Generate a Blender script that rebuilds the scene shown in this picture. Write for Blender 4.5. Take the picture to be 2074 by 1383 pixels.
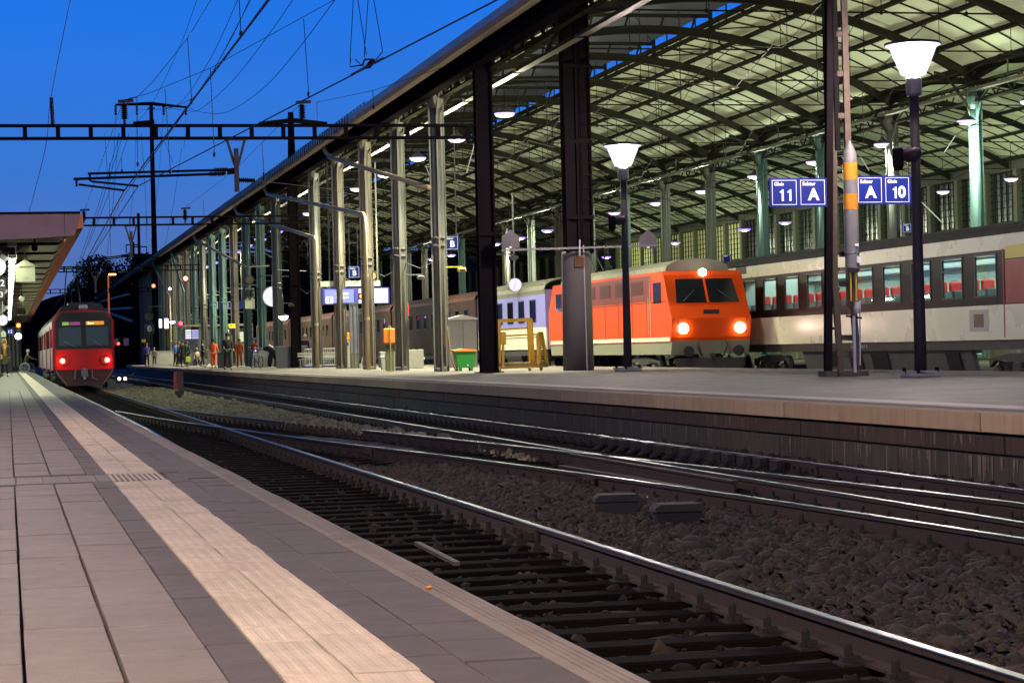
import bpy, math, random
import numpy as np
from mathutils import Vector, Matrix
random.seed(7)
RNG = np.random.default_rng(7)
for o in list(bpy.data.objects): bpy.data.objects.remove(o)
S = bpy.context.scene
COL = S.collection
PI = math.pi

# ---------------------------------------------------------------- camera
F_PX = 4450.0; IW, IH = 2074, 1383
TH = math.atan2(1022, F_PX); PT = 12.5 / F_PX; RO = .024
CP = Vector((0, 0, .84))
FW = Vector((math.sin(TH) * math.cos(PT), math.cos(TH) * math.cos(PT), math.sin(PT)))
R0 = Vector((math.cos(TH), -math.sin(TH), 0)); U0 = R0.cross(FW)
RT = R0 * math.cos(RO) - U0 * math.sin(RO); UP = R0 * math.sin(RO) + U0 * math.cos(RO)
cam = bpy.data.cameras.new('camera'); camo = bpy.data.objects.new('camera', cam); COL.objects.link(camo)
cam.sensor_width = 36; cam.lens = F_PX / IW * 36; cam.clip_start = .1; cam.clip_end = 6000
camo.matrix_world = Matrix(((RT.x, UP.x, -FW.x, CP.x), (RT.y, UP.y, -FW.y, CP.y), (RT.z, UP.z, -FW.z, CP.z), (0, 0, 0, 1)))
S.camera = camo

def at(px, py, X=None, Y=None, Z=None):
    """point of the place seen in the survey picture at (px,py), on the plane X=, Y= or Z= const"""
    d = FW + RT * ((px - IW / 2) / F_PX) - UP * ((py - IH / 2) / F_PX)
    if Z is not None: t = (Z - CP.z) / d.z
    elif X is not None: t = (X - CP.x) / d.x
    else: t = (Y - CP.y) / d.y
    return CP + d * t

# ---------------------------------------------------------------- sky, exposure
W = bpy.data.worlds.new('World'); S.world = W; W.use_nodes = True
wt = W.node_tree; wt.nodes.clear()
wo = wt.nodes.new('ShaderNodeOutputWorld'); bg = wt.nodes.new('ShaderNodeBackground')
sky = wt.nodes.new('ShaderNodeTexSky'); sky.sky_type = 'NISHITA'; sky.sun_disc = False
sky.sun_elevation = math.radians(-1.5); sky.sun_rotation = math.radians(150)
sky.altitude = 300; sky.air_density = 1.0; sky.dust_density = .3; sky.ozone_density = 4
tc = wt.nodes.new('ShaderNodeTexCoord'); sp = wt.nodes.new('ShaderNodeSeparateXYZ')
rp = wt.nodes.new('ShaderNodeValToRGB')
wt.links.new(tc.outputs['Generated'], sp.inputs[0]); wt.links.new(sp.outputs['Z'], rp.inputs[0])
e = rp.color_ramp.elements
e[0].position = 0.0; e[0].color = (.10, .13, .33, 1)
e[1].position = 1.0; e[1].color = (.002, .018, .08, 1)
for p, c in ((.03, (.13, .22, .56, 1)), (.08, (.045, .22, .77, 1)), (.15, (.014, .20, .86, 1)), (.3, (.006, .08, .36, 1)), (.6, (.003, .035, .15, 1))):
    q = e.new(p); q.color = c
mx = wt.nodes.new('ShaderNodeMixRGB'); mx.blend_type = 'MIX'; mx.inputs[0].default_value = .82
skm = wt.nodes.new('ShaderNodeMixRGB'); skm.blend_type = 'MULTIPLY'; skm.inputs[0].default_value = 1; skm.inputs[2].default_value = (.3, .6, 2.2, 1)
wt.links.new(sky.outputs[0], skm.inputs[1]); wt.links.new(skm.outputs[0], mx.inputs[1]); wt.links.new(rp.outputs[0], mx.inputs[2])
cl = wt.nodes.new('ShaderNodeTexNoise'); cl.inputs['Scale'].default_value = 2.2; cl.inputs['Detail'].default_value = 4; cmp = wt.nodes.new('ShaderNodeMapping'); cmp.inputs['Scale'].default_value = (1, 1, 5)
wt.links.new(tc.outputs['Generated'], cmp.inputs[0]); wt.links.new(cmp.outputs[0], cl.inputs[0])
cr = wt.nodes.new('ShaderNodeMapRange'); cr.inputs['From Min'].default_value = .3; cr.inputs['From Max'].default_value = .7; cr.inputs['To Min'].default_value = .90; cr.inputs['To Max'].default_value = 1.10; wt.links.new(cl.outputs[0], cr.inputs[0])
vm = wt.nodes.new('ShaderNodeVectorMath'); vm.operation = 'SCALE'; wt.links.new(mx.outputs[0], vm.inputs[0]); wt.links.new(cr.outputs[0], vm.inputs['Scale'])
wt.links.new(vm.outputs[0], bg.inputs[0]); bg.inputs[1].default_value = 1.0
lp_sky_strength = bg
wt.links.new(bg.outputs[0], wo.inputs[0])
S.view_settings.view_transform = 'Standard'; S.view_settings.look = 'None'
S.view_settings.exposure = 0; S.view_settings.gamma = 1
S.render.engine = 'CYCLES'
S.cycles.use_denoising = True; S.cycles.use_light_tree = True
S.cycles.max_bounces = 5; S.cycles.diffuse_bounces = 3; S.cycles.glossy_bounces = 3; S.cycles.transparent_max_bounces = 8; S.cycles.transmission_bounces = 2
S.cycles.sample_clamp_indirect = 3; S.cycles.sample_clamp_direct = 0; S.cycles.caustics_reflective = False; S.cycles.caustics_refractive = False

# ---------------------------------------------------------------- materials
MATS = {}
def mat(name, col, rough=.6, metal=0, noise=0, nscale=3, col2=None, bump=0, bscale=30, emit=None, estr=0, stretch=None, spec=.5, island=0, stain=0, speck=0, brick=None):
    if name in MATS: return MATS[name]
    m = bpy.data.materials.new(name); m.use_nodes = True
    nt = m.node_tree; b = nt.nodes['Principled BSDF']; N = nt.nodes.new; L = nt.links.new
    b.inputs['Base Color'].default_value = (*col, 1); b.inputs['Roughness'].default_value = rough; b.inputs['Metallic'].default_value = metal
    b.inputs['Specular IOR Level'].default_value = spec
    if emit: b.inputs['Emission Color'].default_value = (*emit, 1); b.inputs['Emission Strength'].default_value = estr
    if noise or bump or island:
        t = N('ShaderNodeNewGeometry'); mp = N('ShaderNodeMapping'); L(t.outputs['Position'], mp.inputs[0])
        if stretch: mp.inputs['Scale'].default_value = stretch
    src = None
    if noise:
        n = N('ShaderNodeTexNoise'); n.inputs['Scale'].default_value = nscale; n.inputs['Detail'].default_value = 7; n.inputs['Roughness'].default_value = .62
        L(mp.outputs[0], n.inputs[0])
        r = N('ShaderNodeValToRGB'); L(n.outputs[0], r.inputs[0])
        c2 = col2 or tuple(c * .45 for c in col)
        r.color_ramp.elements[0].position = .5 - .32 * 1; r.color_ramp.elements[1].position = .62
        r.color_ramp.elements[0].color = (*[c * (1 - noise) + d * noise for c, d in zip(col, c2)], 1)
        r.color_ramp.elements[1].color = (*col, 1)
        src = r.outputs[0]
    if stain and src:
        ns = N('ShaderNodeTexNoise'); ns.inputs['Scale'].default_value = 1.7; ns.inputs['Detail'].default_value = 6; ns.inputs['Roughness'].default_value = .7; L(mp.outputs[0], ns.inputs[0])
        rs = N('ShaderNodeValToRGB'); L(ns.outputs[0], rs.inputs[0]); rs.color_ramp.elements[0].position = .36; rs.color_ramp.elements[1].position = .60
        rs.color_ramp.elements[0].color = (1 - stain,) * 3 + (1,); rs.color_ramp.elements[1].color = (1, 1, 1, 1)
        mu = N('ShaderNodeMixRGB'); mu.blend_type = 'MULTIPLY'; mu.inputs[0].default_value = 1; L(src, mu.inputs[1]); L(rs.outputs[0], mu.inputs[2]); src = mu.outputs[0]
    if speck and src:
        vo = N('ShaderNodeTexVoronoi'); vo.inputs['Scale'].default_value = 5.5; L(mp.outputs[0], vo.inputs[0])
        rs = N('ShaderNodeValToRGB'); L(vo.outputs['Distance'], rs.inputs[0]); rs.color_ramp.elements[0].position = .06; rs.color_ramp.elements[1].position = .11
        rs.color_ramp.elements[0].color = (1 - speck,) * 3 + (1,); rs.color_ramp.elements[1].color = (1, 1, 1, 1)
        mu = N('ShaderNodeMixRGB'); mu.blend_type = 'MULTIPLY'; mu.inputs[0].default_value = 1; L(src, mu.inputs[1]); L(rs.outputs[0], mu.inputs[2]); src = mu.outputs[0]
    if brick and src:
        bk = N('ShaderNodeTexBrick'); bk.inputs['Scale'].default_value = 1; bk.inputs['Brick Width'].default_value = brick[0]; bk.inputs['Row Height'].default_value = brick[1]; bk.inputs['Mortar Size'].default_value = .012
        bk.inputs['Color1'].default_value = (1, 1, 1, 1); bk.inputs['Color2'].default_value = (.80, .80, .80, 1); bk.inputs['Mortar'].default_value = (.4, .4, .4, 1); L(mp.outputs[0], bk.inputs[0])
        mu = N('ShaderNodeMixRGB'); mu.blend_type = 'MULTIPLY'; mu.inputs[0].default_value = 1; L(src, mu.inputs[1]); L(bk.outputs[0], mu.inputs[2]); src = mu.outputs[0]
    if island:
        g = N('ShaderNodeNewGeometry'); oi = N('ShaderNodeObjectInfo'); ad = N('ShaderNodeMath'); ad.operation = 'ADD'
        L(g.outputs['Random Per Island'], ad.inputs[0]); L(oi.outputs['Random'], ad.inputs[1])
        fr = N('ShaderNodeMath'); fr.operation = 'FRACT'; L(ad.outputs[0], fr.inputs[0])
        mr = N('ShaderNodeMapRange'); mr.inputs['To Min'].default_value = 1 - island; mr.inputs['To Max'].default_value = 1 + island; L(fr.outputs[0], mr.inputs[0])
        mm = N('ShaderNodeVectorMath'); mm.operation = 'SCALE'; L(mr.outputs[0], mm.inputs['Scale'])
        if src: L(src, mm.inputs[0])
        else: mm.inputs[0].default_value = col
        src = mm.outputs[0]
    if src: L(src, b.inputs['Base Color'])
    if noise and rough > .2:
        mr2 = N('ShaderNodeMapRange'); L(n.outputs[0], mr2.inputs[0]); mr2.inputs['To Min'].default_value = min(1, rough + .12); mr2.inputs['To Max'].default_value = max(.05, rough - .12); L(mr2.outputs[0], b.inputs['Roughness'])
    if bump:
        n2 = N('ShaderNodeTexNoise'); n2.inputs['Scale'].default_value = bscale; n2.inputs['Detail'].default_value = 5; L(mp.outputs[0], n2.inputs[0])
        bp = N('ShaderNodeBump'); bp.inputs['Strength'].default_value = bump; bp.inputs['Distance'].default_value = .01; L(n2.outputs[0], bp.inputs['Height']); L(bp.outputs[0], b.inputs['Normal'])
    MATS[name] = m; return m
def emis(name, col, s): return mat(name, (0, 0, 0), .5, emit=col, estr=s)
def glassmat(name, tint=(.8, .9, .9), refl=.12, rough=.03):
    m = bpy.data.materials.new(name); m.use_nodes = True; nt = m.node_tree; nt.nodes.clear()
    o = nt.nodes.new('ShaderNodeOutputMaterial'); t = nt.nodes.new('ShaderNodeBsdfTransparent'); g = nt.nodes.new('ShaderNodeBsdfGlossy'); x = nt.nodes.new('ShaderNodeMixShader')
    t.inputs[0].default_value = (*tint, 1); g.inputs['Roughness'].default_value = rough; x.inputs[0].default_value = refl
    nt.links.new(t.outputs[0], x.inputs[1]); nt.links.new(g.outputs[0], x.inputs[2]); nt.links.new(x.outputs[0], o.inputs[0]); MATS[name] = m; return m
M_STEEL = mat('dark steel', (.013, .0105, .012), .9, 0, .5, 4, bump=.15, spec=0)
M_RIB = mat('roof steel', (.035, .034, .026), .9, 0, .5, 3, spec=0)
M_PANEL = mat('roof panel', (.74, .78, .58), .85, 0, .15, .4, (.5, .52, .38), island=.04, spec=.1)
M_CORR = mat('corrugated roof', (.22, .25, .30), .5, .3, .4, 3)
M_COLG = mat('grey riveted paint', (.095, .097, .083), .55, .1, .25, 3, (.12, .11, .09))
M_COLT = mat('tan riveted paint', (.125, .108, .085), .55, .1, .25, 3, (.15, .12, .09))
M_COLB = mat('teal riveted paint', (.06, .115, .11), .55, .1, .25, 3, (.04, .09, .09))
M_RUST = mat('rusty rail web', (.019, .009, .006), .75, .1, .6, 5, (.03, .014, .01), bump=.4)
M_HEAD = mat('polished rail head', (.07, .07, .08), .36, 1, .2, 2, stretch=(6, .4, 1))
M_SLEEP = mat('tarred sleeper', (.006, .004, .0035), .95, 0, .6, 6, (.006, .004, .004), bump=.6, stretch=(1, 8, 4), island=.3, spec=.05)
M_CLIP = mat('rail fastening', (.011, .008, .007), .8, .1, .4, 8)
M_BAL = mat('ballast bed', (.012, .009, .007), .9, 0, .6, 8, (.010, .008, .007), bump=1, bscale=18)
M_STONE = mat('ballast stone', (.026, .018, .013), .9, 0, .7, 9, (.009, .006, .005), bump=.5, bscale=40, island=.6)
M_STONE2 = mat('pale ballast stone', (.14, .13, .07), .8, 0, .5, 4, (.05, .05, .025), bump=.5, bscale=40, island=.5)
M_GRASS = mat('track weeds', (.03, .07, .02), .8, 0, .4, 10, island=.5)
M_SLAB = mat('warm paving slab', (.165, .14, .12), .7, 0, .5, 9, (.118, .096, .08), bump=.25, bscale=120, island=.07, stain=.16, speck=.25)
M_DARKS = mat('dark paving slab', (.066, .054, .052), .75, 0, .5, 9, (.046, .037, .036), bump=.25, bscale=120, island=.10, stain=.2, speck=.25)
M_TACT = mat('tactile paving', (.50, .42, .31), .7, 0, .5, 8, (.38, .31, .235), bump=.3, bscale=90, island=.07, stain=.22, speck=.3)
M_EDGE = mat('platform edge stone', (.165, .138, .112), .75, 0, .5, 7, (.115, .095, .078), bump=.4, bscale=60, island=.06, stain=.3, speck=.2)
M_JOINT = mat('joint mortar', (.035, .028, .028), .9)
M_RPLAT = mat('platform asphalt', (.165, .142, .118), .7, 0, .5, .6, (.10, .088, .08), bump=.3, bscale=30, stain=.3, brick=(1.1, .55))
M_RBAND = mat('pale platform band', (.30, .25, .22), .65, 0, .4, 3)
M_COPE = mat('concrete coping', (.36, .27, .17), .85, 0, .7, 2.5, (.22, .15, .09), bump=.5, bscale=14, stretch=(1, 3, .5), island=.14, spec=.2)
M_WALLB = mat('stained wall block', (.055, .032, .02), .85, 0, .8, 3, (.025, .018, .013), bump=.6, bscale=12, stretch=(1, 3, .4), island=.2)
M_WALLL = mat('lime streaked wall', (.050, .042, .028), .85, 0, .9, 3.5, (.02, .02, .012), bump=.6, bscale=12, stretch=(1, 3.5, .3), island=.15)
M_MOSS = mat('mossy joint', (.012, .014, .007), .95)
M_BLACK = mat('black', (.008, .008, .009), .5)
M_WIRE = mat('wire', (.008, .008, .011), .5, .3)
M_NECK = mat('lamp neck', (.10, .10, .105), .5)
M_LAMPP = mat('lamp post paint', (.030, .022, .028), .6, 0, .3, 3, spec=.2)
M_BLUE = mat('sign blue', (.009, .024, .22), .5, spec=.2, emit=(.012, .03, .30), estr=.05)
M_WHITE = mat('white paint', (.8, .8, .8), .4)
M_SIGNW = mat('sign white', (.8, .8, .82), .4, emit=(.8, .8, .85), estr=.35)
M_CONC = mat('concrete', (.10, .085, .08), .8, 0, .6, 2.5, (.10, .085, .085), bump=.4, bscale=25)
M_CONCL = mat('pale concrete', (.33, .32, .27), .8, 0, .4, 3, bump=.3)
M_YEL = mat('yellow paint', (.62, .38, .02), .4, 0, .4, 5, (.35, .2, .02))
M_GREEN = mat('green plastic', (.012, .17, .02), .35, 0, .3, 4)
M_ORG = mat('orange', (.85, .22, .01), .4)
M_GREYL = mat('light grey metal', (.42, .42, .42), .4, .2, .3, 5)
M_GREY = mat('grey metal', (.16, .16, .165), .5, .2, .3, 5)
M_RED = mat('train red', (.40, .012, .008), .4, 0, .25, 2, spec=.3)
M_LRED = mat('orange red livery', (.60, .060, .003), .45, spec=.25)
M_CREAM = mat('cream livery', (.74, .74, .52), .28, 0, .25, .6, (.56, .55, .38), spec=.6)
M_GREYROOF = mat('train roof', (.028, .030, .030), .7, 0, .4, 2, spec=.12)
M_DKBAND = mat('dark window band', (.014, .009, .0075), .35, 0, .4, 1, spec=.12)
M_UNDER = mat('under frame', (.035, .034, .028), .6, .2, .5, 4)
M_SKIRT = mat('grey green skirt', (.10, .10, .085), .5, 0, .4, 3)
M_SEATR = mat('red headrest', (.7, .03, .03), .7)
M_SEATG = mat('grey seat', (.12, .17, .17), .8)
M_BROWN = mat('brown freight livery', (.036, .015, .008), .7, 0, .5, .4, (.022, .015, .009), spec=.2)
M_VIOLET = mat('violet blue livery', (.22, .21, .52), .4, 0, .3, .8)
M_CINT = mat('coach interior', (.6, .66, .6), .6)
M_GLASS = glassmat('pane glass')
M_DGLASS = mat('dark glass', (.01, .012, .015), .08, spec=.8)
M_STONEX = None
M_SKIN = mat('skin', (.45, .25, .17), .6)

# ---------------------------------------------------------------- mesh builder
class MB:
    def __init__(s): s.v = []; s.f = []; s.st = []
    def quad_add(s, vs, fs):
        n = len(s.v); s.st.append((n, len(s.f))); s.v += [tuple(v) for v in vs]; s.f += [tuple(i + n for i in f) for f in fs]; return s
    def box(s, x0, x1, y0, y1, z0, z1):
        return s.quad_add([(x, y, z) for z in (z0, z1) for y in (y0, y1) for x in (x0, x1)], [(0, 2, 3, 1), (4, 5, 7, 6), (0, 1, 5, 4), (2, 6, 7, 3), (0, 4, 6, 2), (1, 3, 7, 5)])
    def cb(s, c, d, bev=0):
        x, y, z = c; a, b, h = d[0] / 2, d[1] / 2, d[2] / 2
        if not bev: return s.box(x - a, x + a, y - b, y + b, z - h, z + h)
        vs = []; 
        for zz, k in ((z - h, bev), (z - h + bev, 0), (z + h - bev, 0), (z + h, bev)):
            vs += [(x - a + k, y - b + k, zz), (x + a - k, y - b + k, zz), (x + a - k, y + b - k, zz), (x - a + k, y + b - k, zz)]
        fs = [(3, 2, 1, 0), (12, 13, 14, 15)]
        for l in range(3):
            for i in range(4): fs.append((l * 4 + i, l * 4 + (i + 1) % 4, l * 4 + 4 + (i + 1) % 4, l * 4 + 4 + i))
        return s.quad_add(vs, fs)
    def bar(s, p, q, w, h=None, up=(0, 0, 1)):
        h = h or w; p = Vector(p); q = Vector(q); d = (q - p)
        if d.length < 1e-6: return s
        d.normalize(); u = Vector(up)
        if abs(d.dot(u)) > .99: u = Vector((1, 0, 0))
        a = d.cross(u).normalized() * w / 2; b = a.cross(d).normalized() * h / 2
        return s.quad_add([p - a - b, p + a - b, p + a + b, p - a + b, q - a - b, q + a - b, q + a + b, q - a + b], [(0, 1, 2, 3), (7, 6, 5, 4), (0, 4, 5, 1), (1, 5, 6, 2), (2, 6, 7, 3), (3, 7, 4, 0)])
    def tube(s, pts, r, n=6, cap=True):
        s.st.append((len(s.v), len(s.f))); pts = [Vector(p) for p in pts]; m = len(pts); rr = r if isinstance(r, (list, tuple)) else [r] * m; base = len(s.v)
        pa = None
        for i, p in enumerate(pts):
            d = (pts[min(i + 1, m - 1)] - pts[max(i - 1, 0)]).normalized()
            if pa is None:
                u = Vector((0, 0, 1)) if abs(d.z) < .9 else Vector((1, 0, 0)); a = d.cross(u).normalized()
            else: a = (pa - d * pa.dot(d)).normalized()
            pa = a; b = d.cross(a)
            for k in range(n):
                t = 2 * PI * k / n; s.v.append(tuple(p + (a * math.cos(t) + b * math.sin(t)) * rr[i]))
        for i in range(m - 1):
            for k in range(n): s.f.append((base + i * n + k, base + i * n + (k + 1) % n, base + (i + 1) * n + (k + 1) % n, base + (i + 1) * n + k))
        if cap: s.f.append(tuple(base + k for k in range(n))[::-1]); s.f.append(tuple(base + (m - 1) * n + k for k in range(n)))
        return s
    def lathe(s, prof, c=(0, 0, 0), n=16, ax='z'):
        base = len(s.v); s.st.append((base, len(s.f)))
        for r, h in prof:
            for k in range(n):
                t = 2 * PI * k / n; x, y, z = r * math.cos(t), r * math.sin(t), h
                if ax == 'y': x, y, z = x, z, y
                if ax == 'x': x, y, z = z, x, y
                s.v.append((c[0] + x, c[1] + y, c[2] + z))
        for i in range(len(prof) - 1):
            for k in range(n): s.f.append((base + i * n + k, base + i * n + (k + 1) % n, base + (i + 1) * n + (k + 1) % n, base + (i + 1) * n + k))
        s.f.append(tuple(base + k for k in range(n))[::-1]); s.f.append(tuple(base + (len(prof) - 1) * n + k for k in range(n)))
        return s
    def prism(s, poly, a0, a1, ax='y'):
        """poly of 2d points extruded along ax: 'y' poly=(x,z); 'x' poly=(y,z); 'z' poly=(x,y)"""
        def P(p, a): return (p[0], a, p[1]) if ax == 'y' else ((a, p[0], p[1]) if ax == 'x' else (p[0], p[1], a))
        n = len(poly); fs = [tuple(range(n)), tuple(range(n, 2 * n))[::-1]] + [(i, i + n, (i + 1) % n + n, (i + 1) % n) for i in range(n)]
        return s.quad_add([P(p, a0) for p in poly] + [P(p, a1) for p in poly], fs)
    def sweep(s, path, prof, cap=True):
        """profile (x,z offsets) carried along a path of (x,y,z); stays upright"""
        n = len(prof); base = len(s.v); s.st.append((base, len(s.f))); m = len(path); path = [Vector(p) for p in path]
        for i, p in enumerate(path):
            d = path[min(i + 1, m - 1)] - path[max(i - 1, 0)]; d.z = 0; d.normalize(); a = Vector((d.y, -d.x, 0))
            for x, z in prof: s.v.append(tuple(p + a * x + Vector((0, 0, z))))
        for i in range(m - 1):
            for k in range(n): s.f.append((base + i * n + k, base + (i + 1) * n + k, base + (i + 1) * n + (k + 1) % n, base + i * n + (k + 1) % n))
        if cap: s.f.append(tuple(base + k for k in range(n))); s.f.append(tuple(base + (m - 1) * n + k for k in range(n))[::-1])
        return s
    def mesh(s, name, m, off=None, smooth=False):
        me = bpy.data.meshes.new(name)
        vs = s.v if off is None else [(a - off[0], b - off[1], c - off[2]) for a, b, c in s.v]
        me.from_pydata(vs, [], s.f); me.materials.append(m)
        if smooth: me.shade_smooth()
        me.update(); return me
    def build(s, name, m, parent=None, loc=None, kind=None, smooth=False, world=True):
        """world=True: vertices are world coordinates and are made local to the thing"""
        off = None
        if parent is not None and world: off = origin(parent)
        if kind is None and parent is not None and 1 < len(s.st) <= 400:
            cl = s.clusters()
            if 1 < len(cl) <= 110:
                first = None
                for c in cl:
                    o = link(name, c.mesh(name, m, off, smooth), parent, loc, kind); first = first or o
                return first
        me = s.mesh(name, m, off, smooth)
        return link(name, me, parent, loc, kind)
    def clusters(s, g=.012):
        """pieces that stand apart from each other become meshes of their own"""
        V = np.array(s.v); st = s.st + [(len(s.v), len(s.f))]; P = [(st[i], st[i + 1]) for i in range(len(s.st)) if st[i + 1][0] > st[i][0]]
        lo = [V[a[0]:b[0]].min(0) - g for a, b in P]; hi = [V[a[0]:b[0]].max(0) + g for a, b in P]; n = len(P); lab = list(range(n))
        def fd(i):
            while lab[i] != i: lab[i] = lab[lab[i]]; i = lab[i]
            return i
        for i in range(n):
            for j in range(i):
                if (lo[i] <= hi[j]).all() and (lo[j] <= hi[i]).all(): lab[fd(i)] = fd(j)
        out = {}
        for i, (a, b) in enumerate(P):
            q = out.setdefault(fd(i), MB()); d = len(q.v) - a[0]; q.v += s.v[a[0]:b[0]]; q.f += [tuple(k + d for k in f) for f in s.f[a[1]:b[1]]]
        return list(out.values())
def origin(p):
    o = Vector((0, 0, 0))
    while p is not None: o += p.location; p = p.parent
    return o
def link(name, me, parent=None, loc=None, kind=None):
    o = bpy.data.objects.new(name, me); COL.objects.link(o)
    if loc is not None: o.location = loc
    if parent is not None: o.parent = parent
    if kind: o['kind'] = kind
    return o
def tag(o, label=None, cat=None, group=None, kind=None):
    if label: o['label'] = label
    if cat: o['category'] = cat
    if group: o['group'] = group
    if kind: o['kind'] = kind
    return o
def thing(name, loc, label=None, cat=None, group=None, kind=None):
    o = bpy.data.objects.new(name, None); COL.objects.link(o); o.location = loc; o.empty_display_size = .2
    return tag(o, label, cat, group, kind)
def kids(o): return [c for c in bpy.data.objects if c.parent == o]
CH = {}
def copy_tree(o, parent=None):
    ch = kids(o)
    c = o.copy(); COL.objects.link(c)
    if parent is not None: c.parent = parent
    for k in ch: copy_tree(k, c)
    return c
def dup(o, loc, label=None, group=None):
    c = copy_tree(o); c.location = loc
    return tag(c, label, None, group)
def ordn(n):
    return ['first', 'second', 'third', 'fourth', 'fifth', 'sixth', 'seventh', 'eighth', 'ninth', 'tenth', 'eleventh', 'twelfth', 'thirteenth', 'fourteenth', 'fifteenth', 'sixteenth', 'seventeenth', 'eighteenth', 'nineteenth', 'twentieth', 'twenty-first', 'twenty-second', 'twenty-third', 'twenty-fourth', 'twenty-fifth'][n]
def text(s, size, m, loc, parent, name='lettering', face='-y', bold=.012, align='CENTER', ext=.004):
    cu = bpy.data.curves.new(name, 'FONT'); cu.body = s; cu.size = size; cu.align_x = align; cu.align_y = 'CENTER'; cu.extrude = ext; cu.offset = bold * size; cu.resolution_u = 3
    t = bpy.data.objects.new(name, cu); COL.objects.link(t)
    dg = bpy.context.evaluated_depsgraph_get(); me = bpy.data.meshes.new_from_object(t.evaluated_get(dg)); bpy.data.objects.remove(t)
    rot = {'-y': Matrix.Rotation(PI / 2, 4, 'X'), '-x': Matrix.Rotation(-PI / 2, 4, 'Z') @ Matrix.Rotation(PI / 2, 4, 'X')}[face]
    me.transform(rot); off = Vector(loc) - (origin(parent) if parent is not None else Vector()); me.transform(Matrix.Translation(off))
    me.materials.clear(); me.materials.append(m)
    return link(name, me, parent)
def lamp(kind, name, loc, power, col, parent=None, **k):
    l = bpy.data.lights.new(name, kind); l.energy = power; l.color = col
    for a, b in k.items(): setattr(l, a, b)
    o = bpy.data.objects.new(name, l); COL.objects.link(o); o.location = loc
    if parent is not None: o.parent = parent
    return o
def person_geo_eval(o):
    dg = bpy.context.evaluated_depsgraph_get(); return bpy.data.meshes.new_from_object(o.evaluated_get(dg))
# ================================================================ GROUND, TRACKS, PLATFORMS
g = MB(); g.quad_add([(-3000, -300, -.9), (3000, -300, -.9), (3000, 5000, -.9), (-3000, 5000, -.9)], [(0, 1, 2, 3)])
g.build('ground', mat('ground', (.02, .018, .015), .9, 0, .5, .5), kind='structure')
# ballast bed: a gently uneven sheet
nx, ny = 50, 420
xs = np.linspace(1.5, 10.3, nx); ys = np.concatenate([np.linspace(4, 40, 280), np.linspace(40.5, 240, 140)])
vv = []; ff = []
for j, y in enumerate(ys):
    for i, x in enumerate(xs):
        z = -.83 + .015 * math.sin(x * 3.1 + y * .7) + RNG.normal(0, .008)
        if 4.6 < x < 7.4: z += .045 * math.sin((x - 4.6) / 2.8 * PI)
        if y > 66 and 4.7 < x < 7.3: z += .03
        vv.append((x, y, z))
for j in range(len(ys) - 1):
    for i in range(nx - 1): a = j * nx + i; ff.append((a, a + 1, a + nx + 1, a + nx))
b = MB(); b.quad_add(vv, ff); b.build('ballast_bed', M_BAL, kind='structure')

def poly_at(pl, y):
    ps = sorted(pl, key=lambda p: p[1])
    if y <= ps[0][1]: return ps[0][0] + (ps[1][0] - ps[0][0]) / (ps[1][1] - ps[0][1]) * (y - ps[0][1])
    for a, c in zip(ps, ps[1:]):
        if a[1] <= y <= c[1]: return a[0] + (c[0] - a[0]) * (y - a[1]) / (c[1] - a[1])
    return ps[-1][0]
def smoothpl(pl, y0, y1, st):
    ys = np.arange(y0, y1 + .01, st); xs = np.array([poly_at(pl, y) for y in ys])
    k = np.ones(5) / 5; p = np.pad(xs, 2, mode='reflect', reflect_type='odd'); xs = np.convolve(p, k, 'valid')
    return [(x, y, -.6) for x, y in zip(xs, ys)]
R_M = [(4.15, 2), (4.15, 60), (4.10, 104), (4.1, 230)]
R_L = [(2.58, 2), (2.58, 34), (2.70, 44), (2.70, 60), (2.66, 104), (2.66, 230)]
R_C = [(7.62, 2), (7.62, 230)]
R_A = [(9.24, 2), (9.24, 230)]
R_D = [(7.35, 6), (7.03, 14.4), (6.72, 19.7), (6.33, 24.2), (5.78, 29.5), (5.14, 34.2), (4.11, 44.2), (3.57, 49.6), (2.78, 60.5)]
R_B = [(8.95, 6), (8.75, 11), (8.5, 17.5), (8.04, 23.6), (7.34, 30.6), (6.97, 34.3), (6.2, 41.3), (5.57, 47.3), (4.35, 59.6), (4.16, 65.8)]
RAILWEB = [(-.07, -.17), (.07, -.17), (.07, -.155), (.012, -.135), (.012, -.045), (.034, -.035), (.034, -.012), (-.034, -.012), (-.034, -.035), (-.012, -.045), (-.012, -.135), (-.07, -.155)]
RAILHEAD = [(-.0345, -.0115), (.0345, -.0115), (.0345, -.006), (.027, 0), (-.027, 0), (-.0345, -.006)]
tr1 = thing('railway_track', (3.42, 5, -.83), 'near track beside the left platform edge leading to the red train', None, None, 'structure')
tr2 = thing('railway_track', (8.43, 5, -.83), 'far track running along the foot of the right platform wall', None, None, 'structure')
trx = thing('railway_crossover', (6.0, 40, -.83), 'diagonal turnout rails crossing between the two tracks', None, None, 'structure')
def rail(pl, y0, y1, par, gap=None):
    pts = smoothpl(pl, y0, y1, 1.0)
    w = MB().sweep(pts, RAILWEB).build('rail', M_RUST, par)
    MB().sweep(pts, RAILHEAD).build('rail_head', M_HEAD, w)
rail(R_M, 4, 230, tr1); rail(R_L, 4, 230, tr1); rail(R_C, 7, 230, tr2); rail(R_A, 7, 230, tr2)
rail(R_D, 7, 60, trx); rail(R_B, 7, 40.5, trx); rail(R_B, 46.5, 65, trx)
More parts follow.
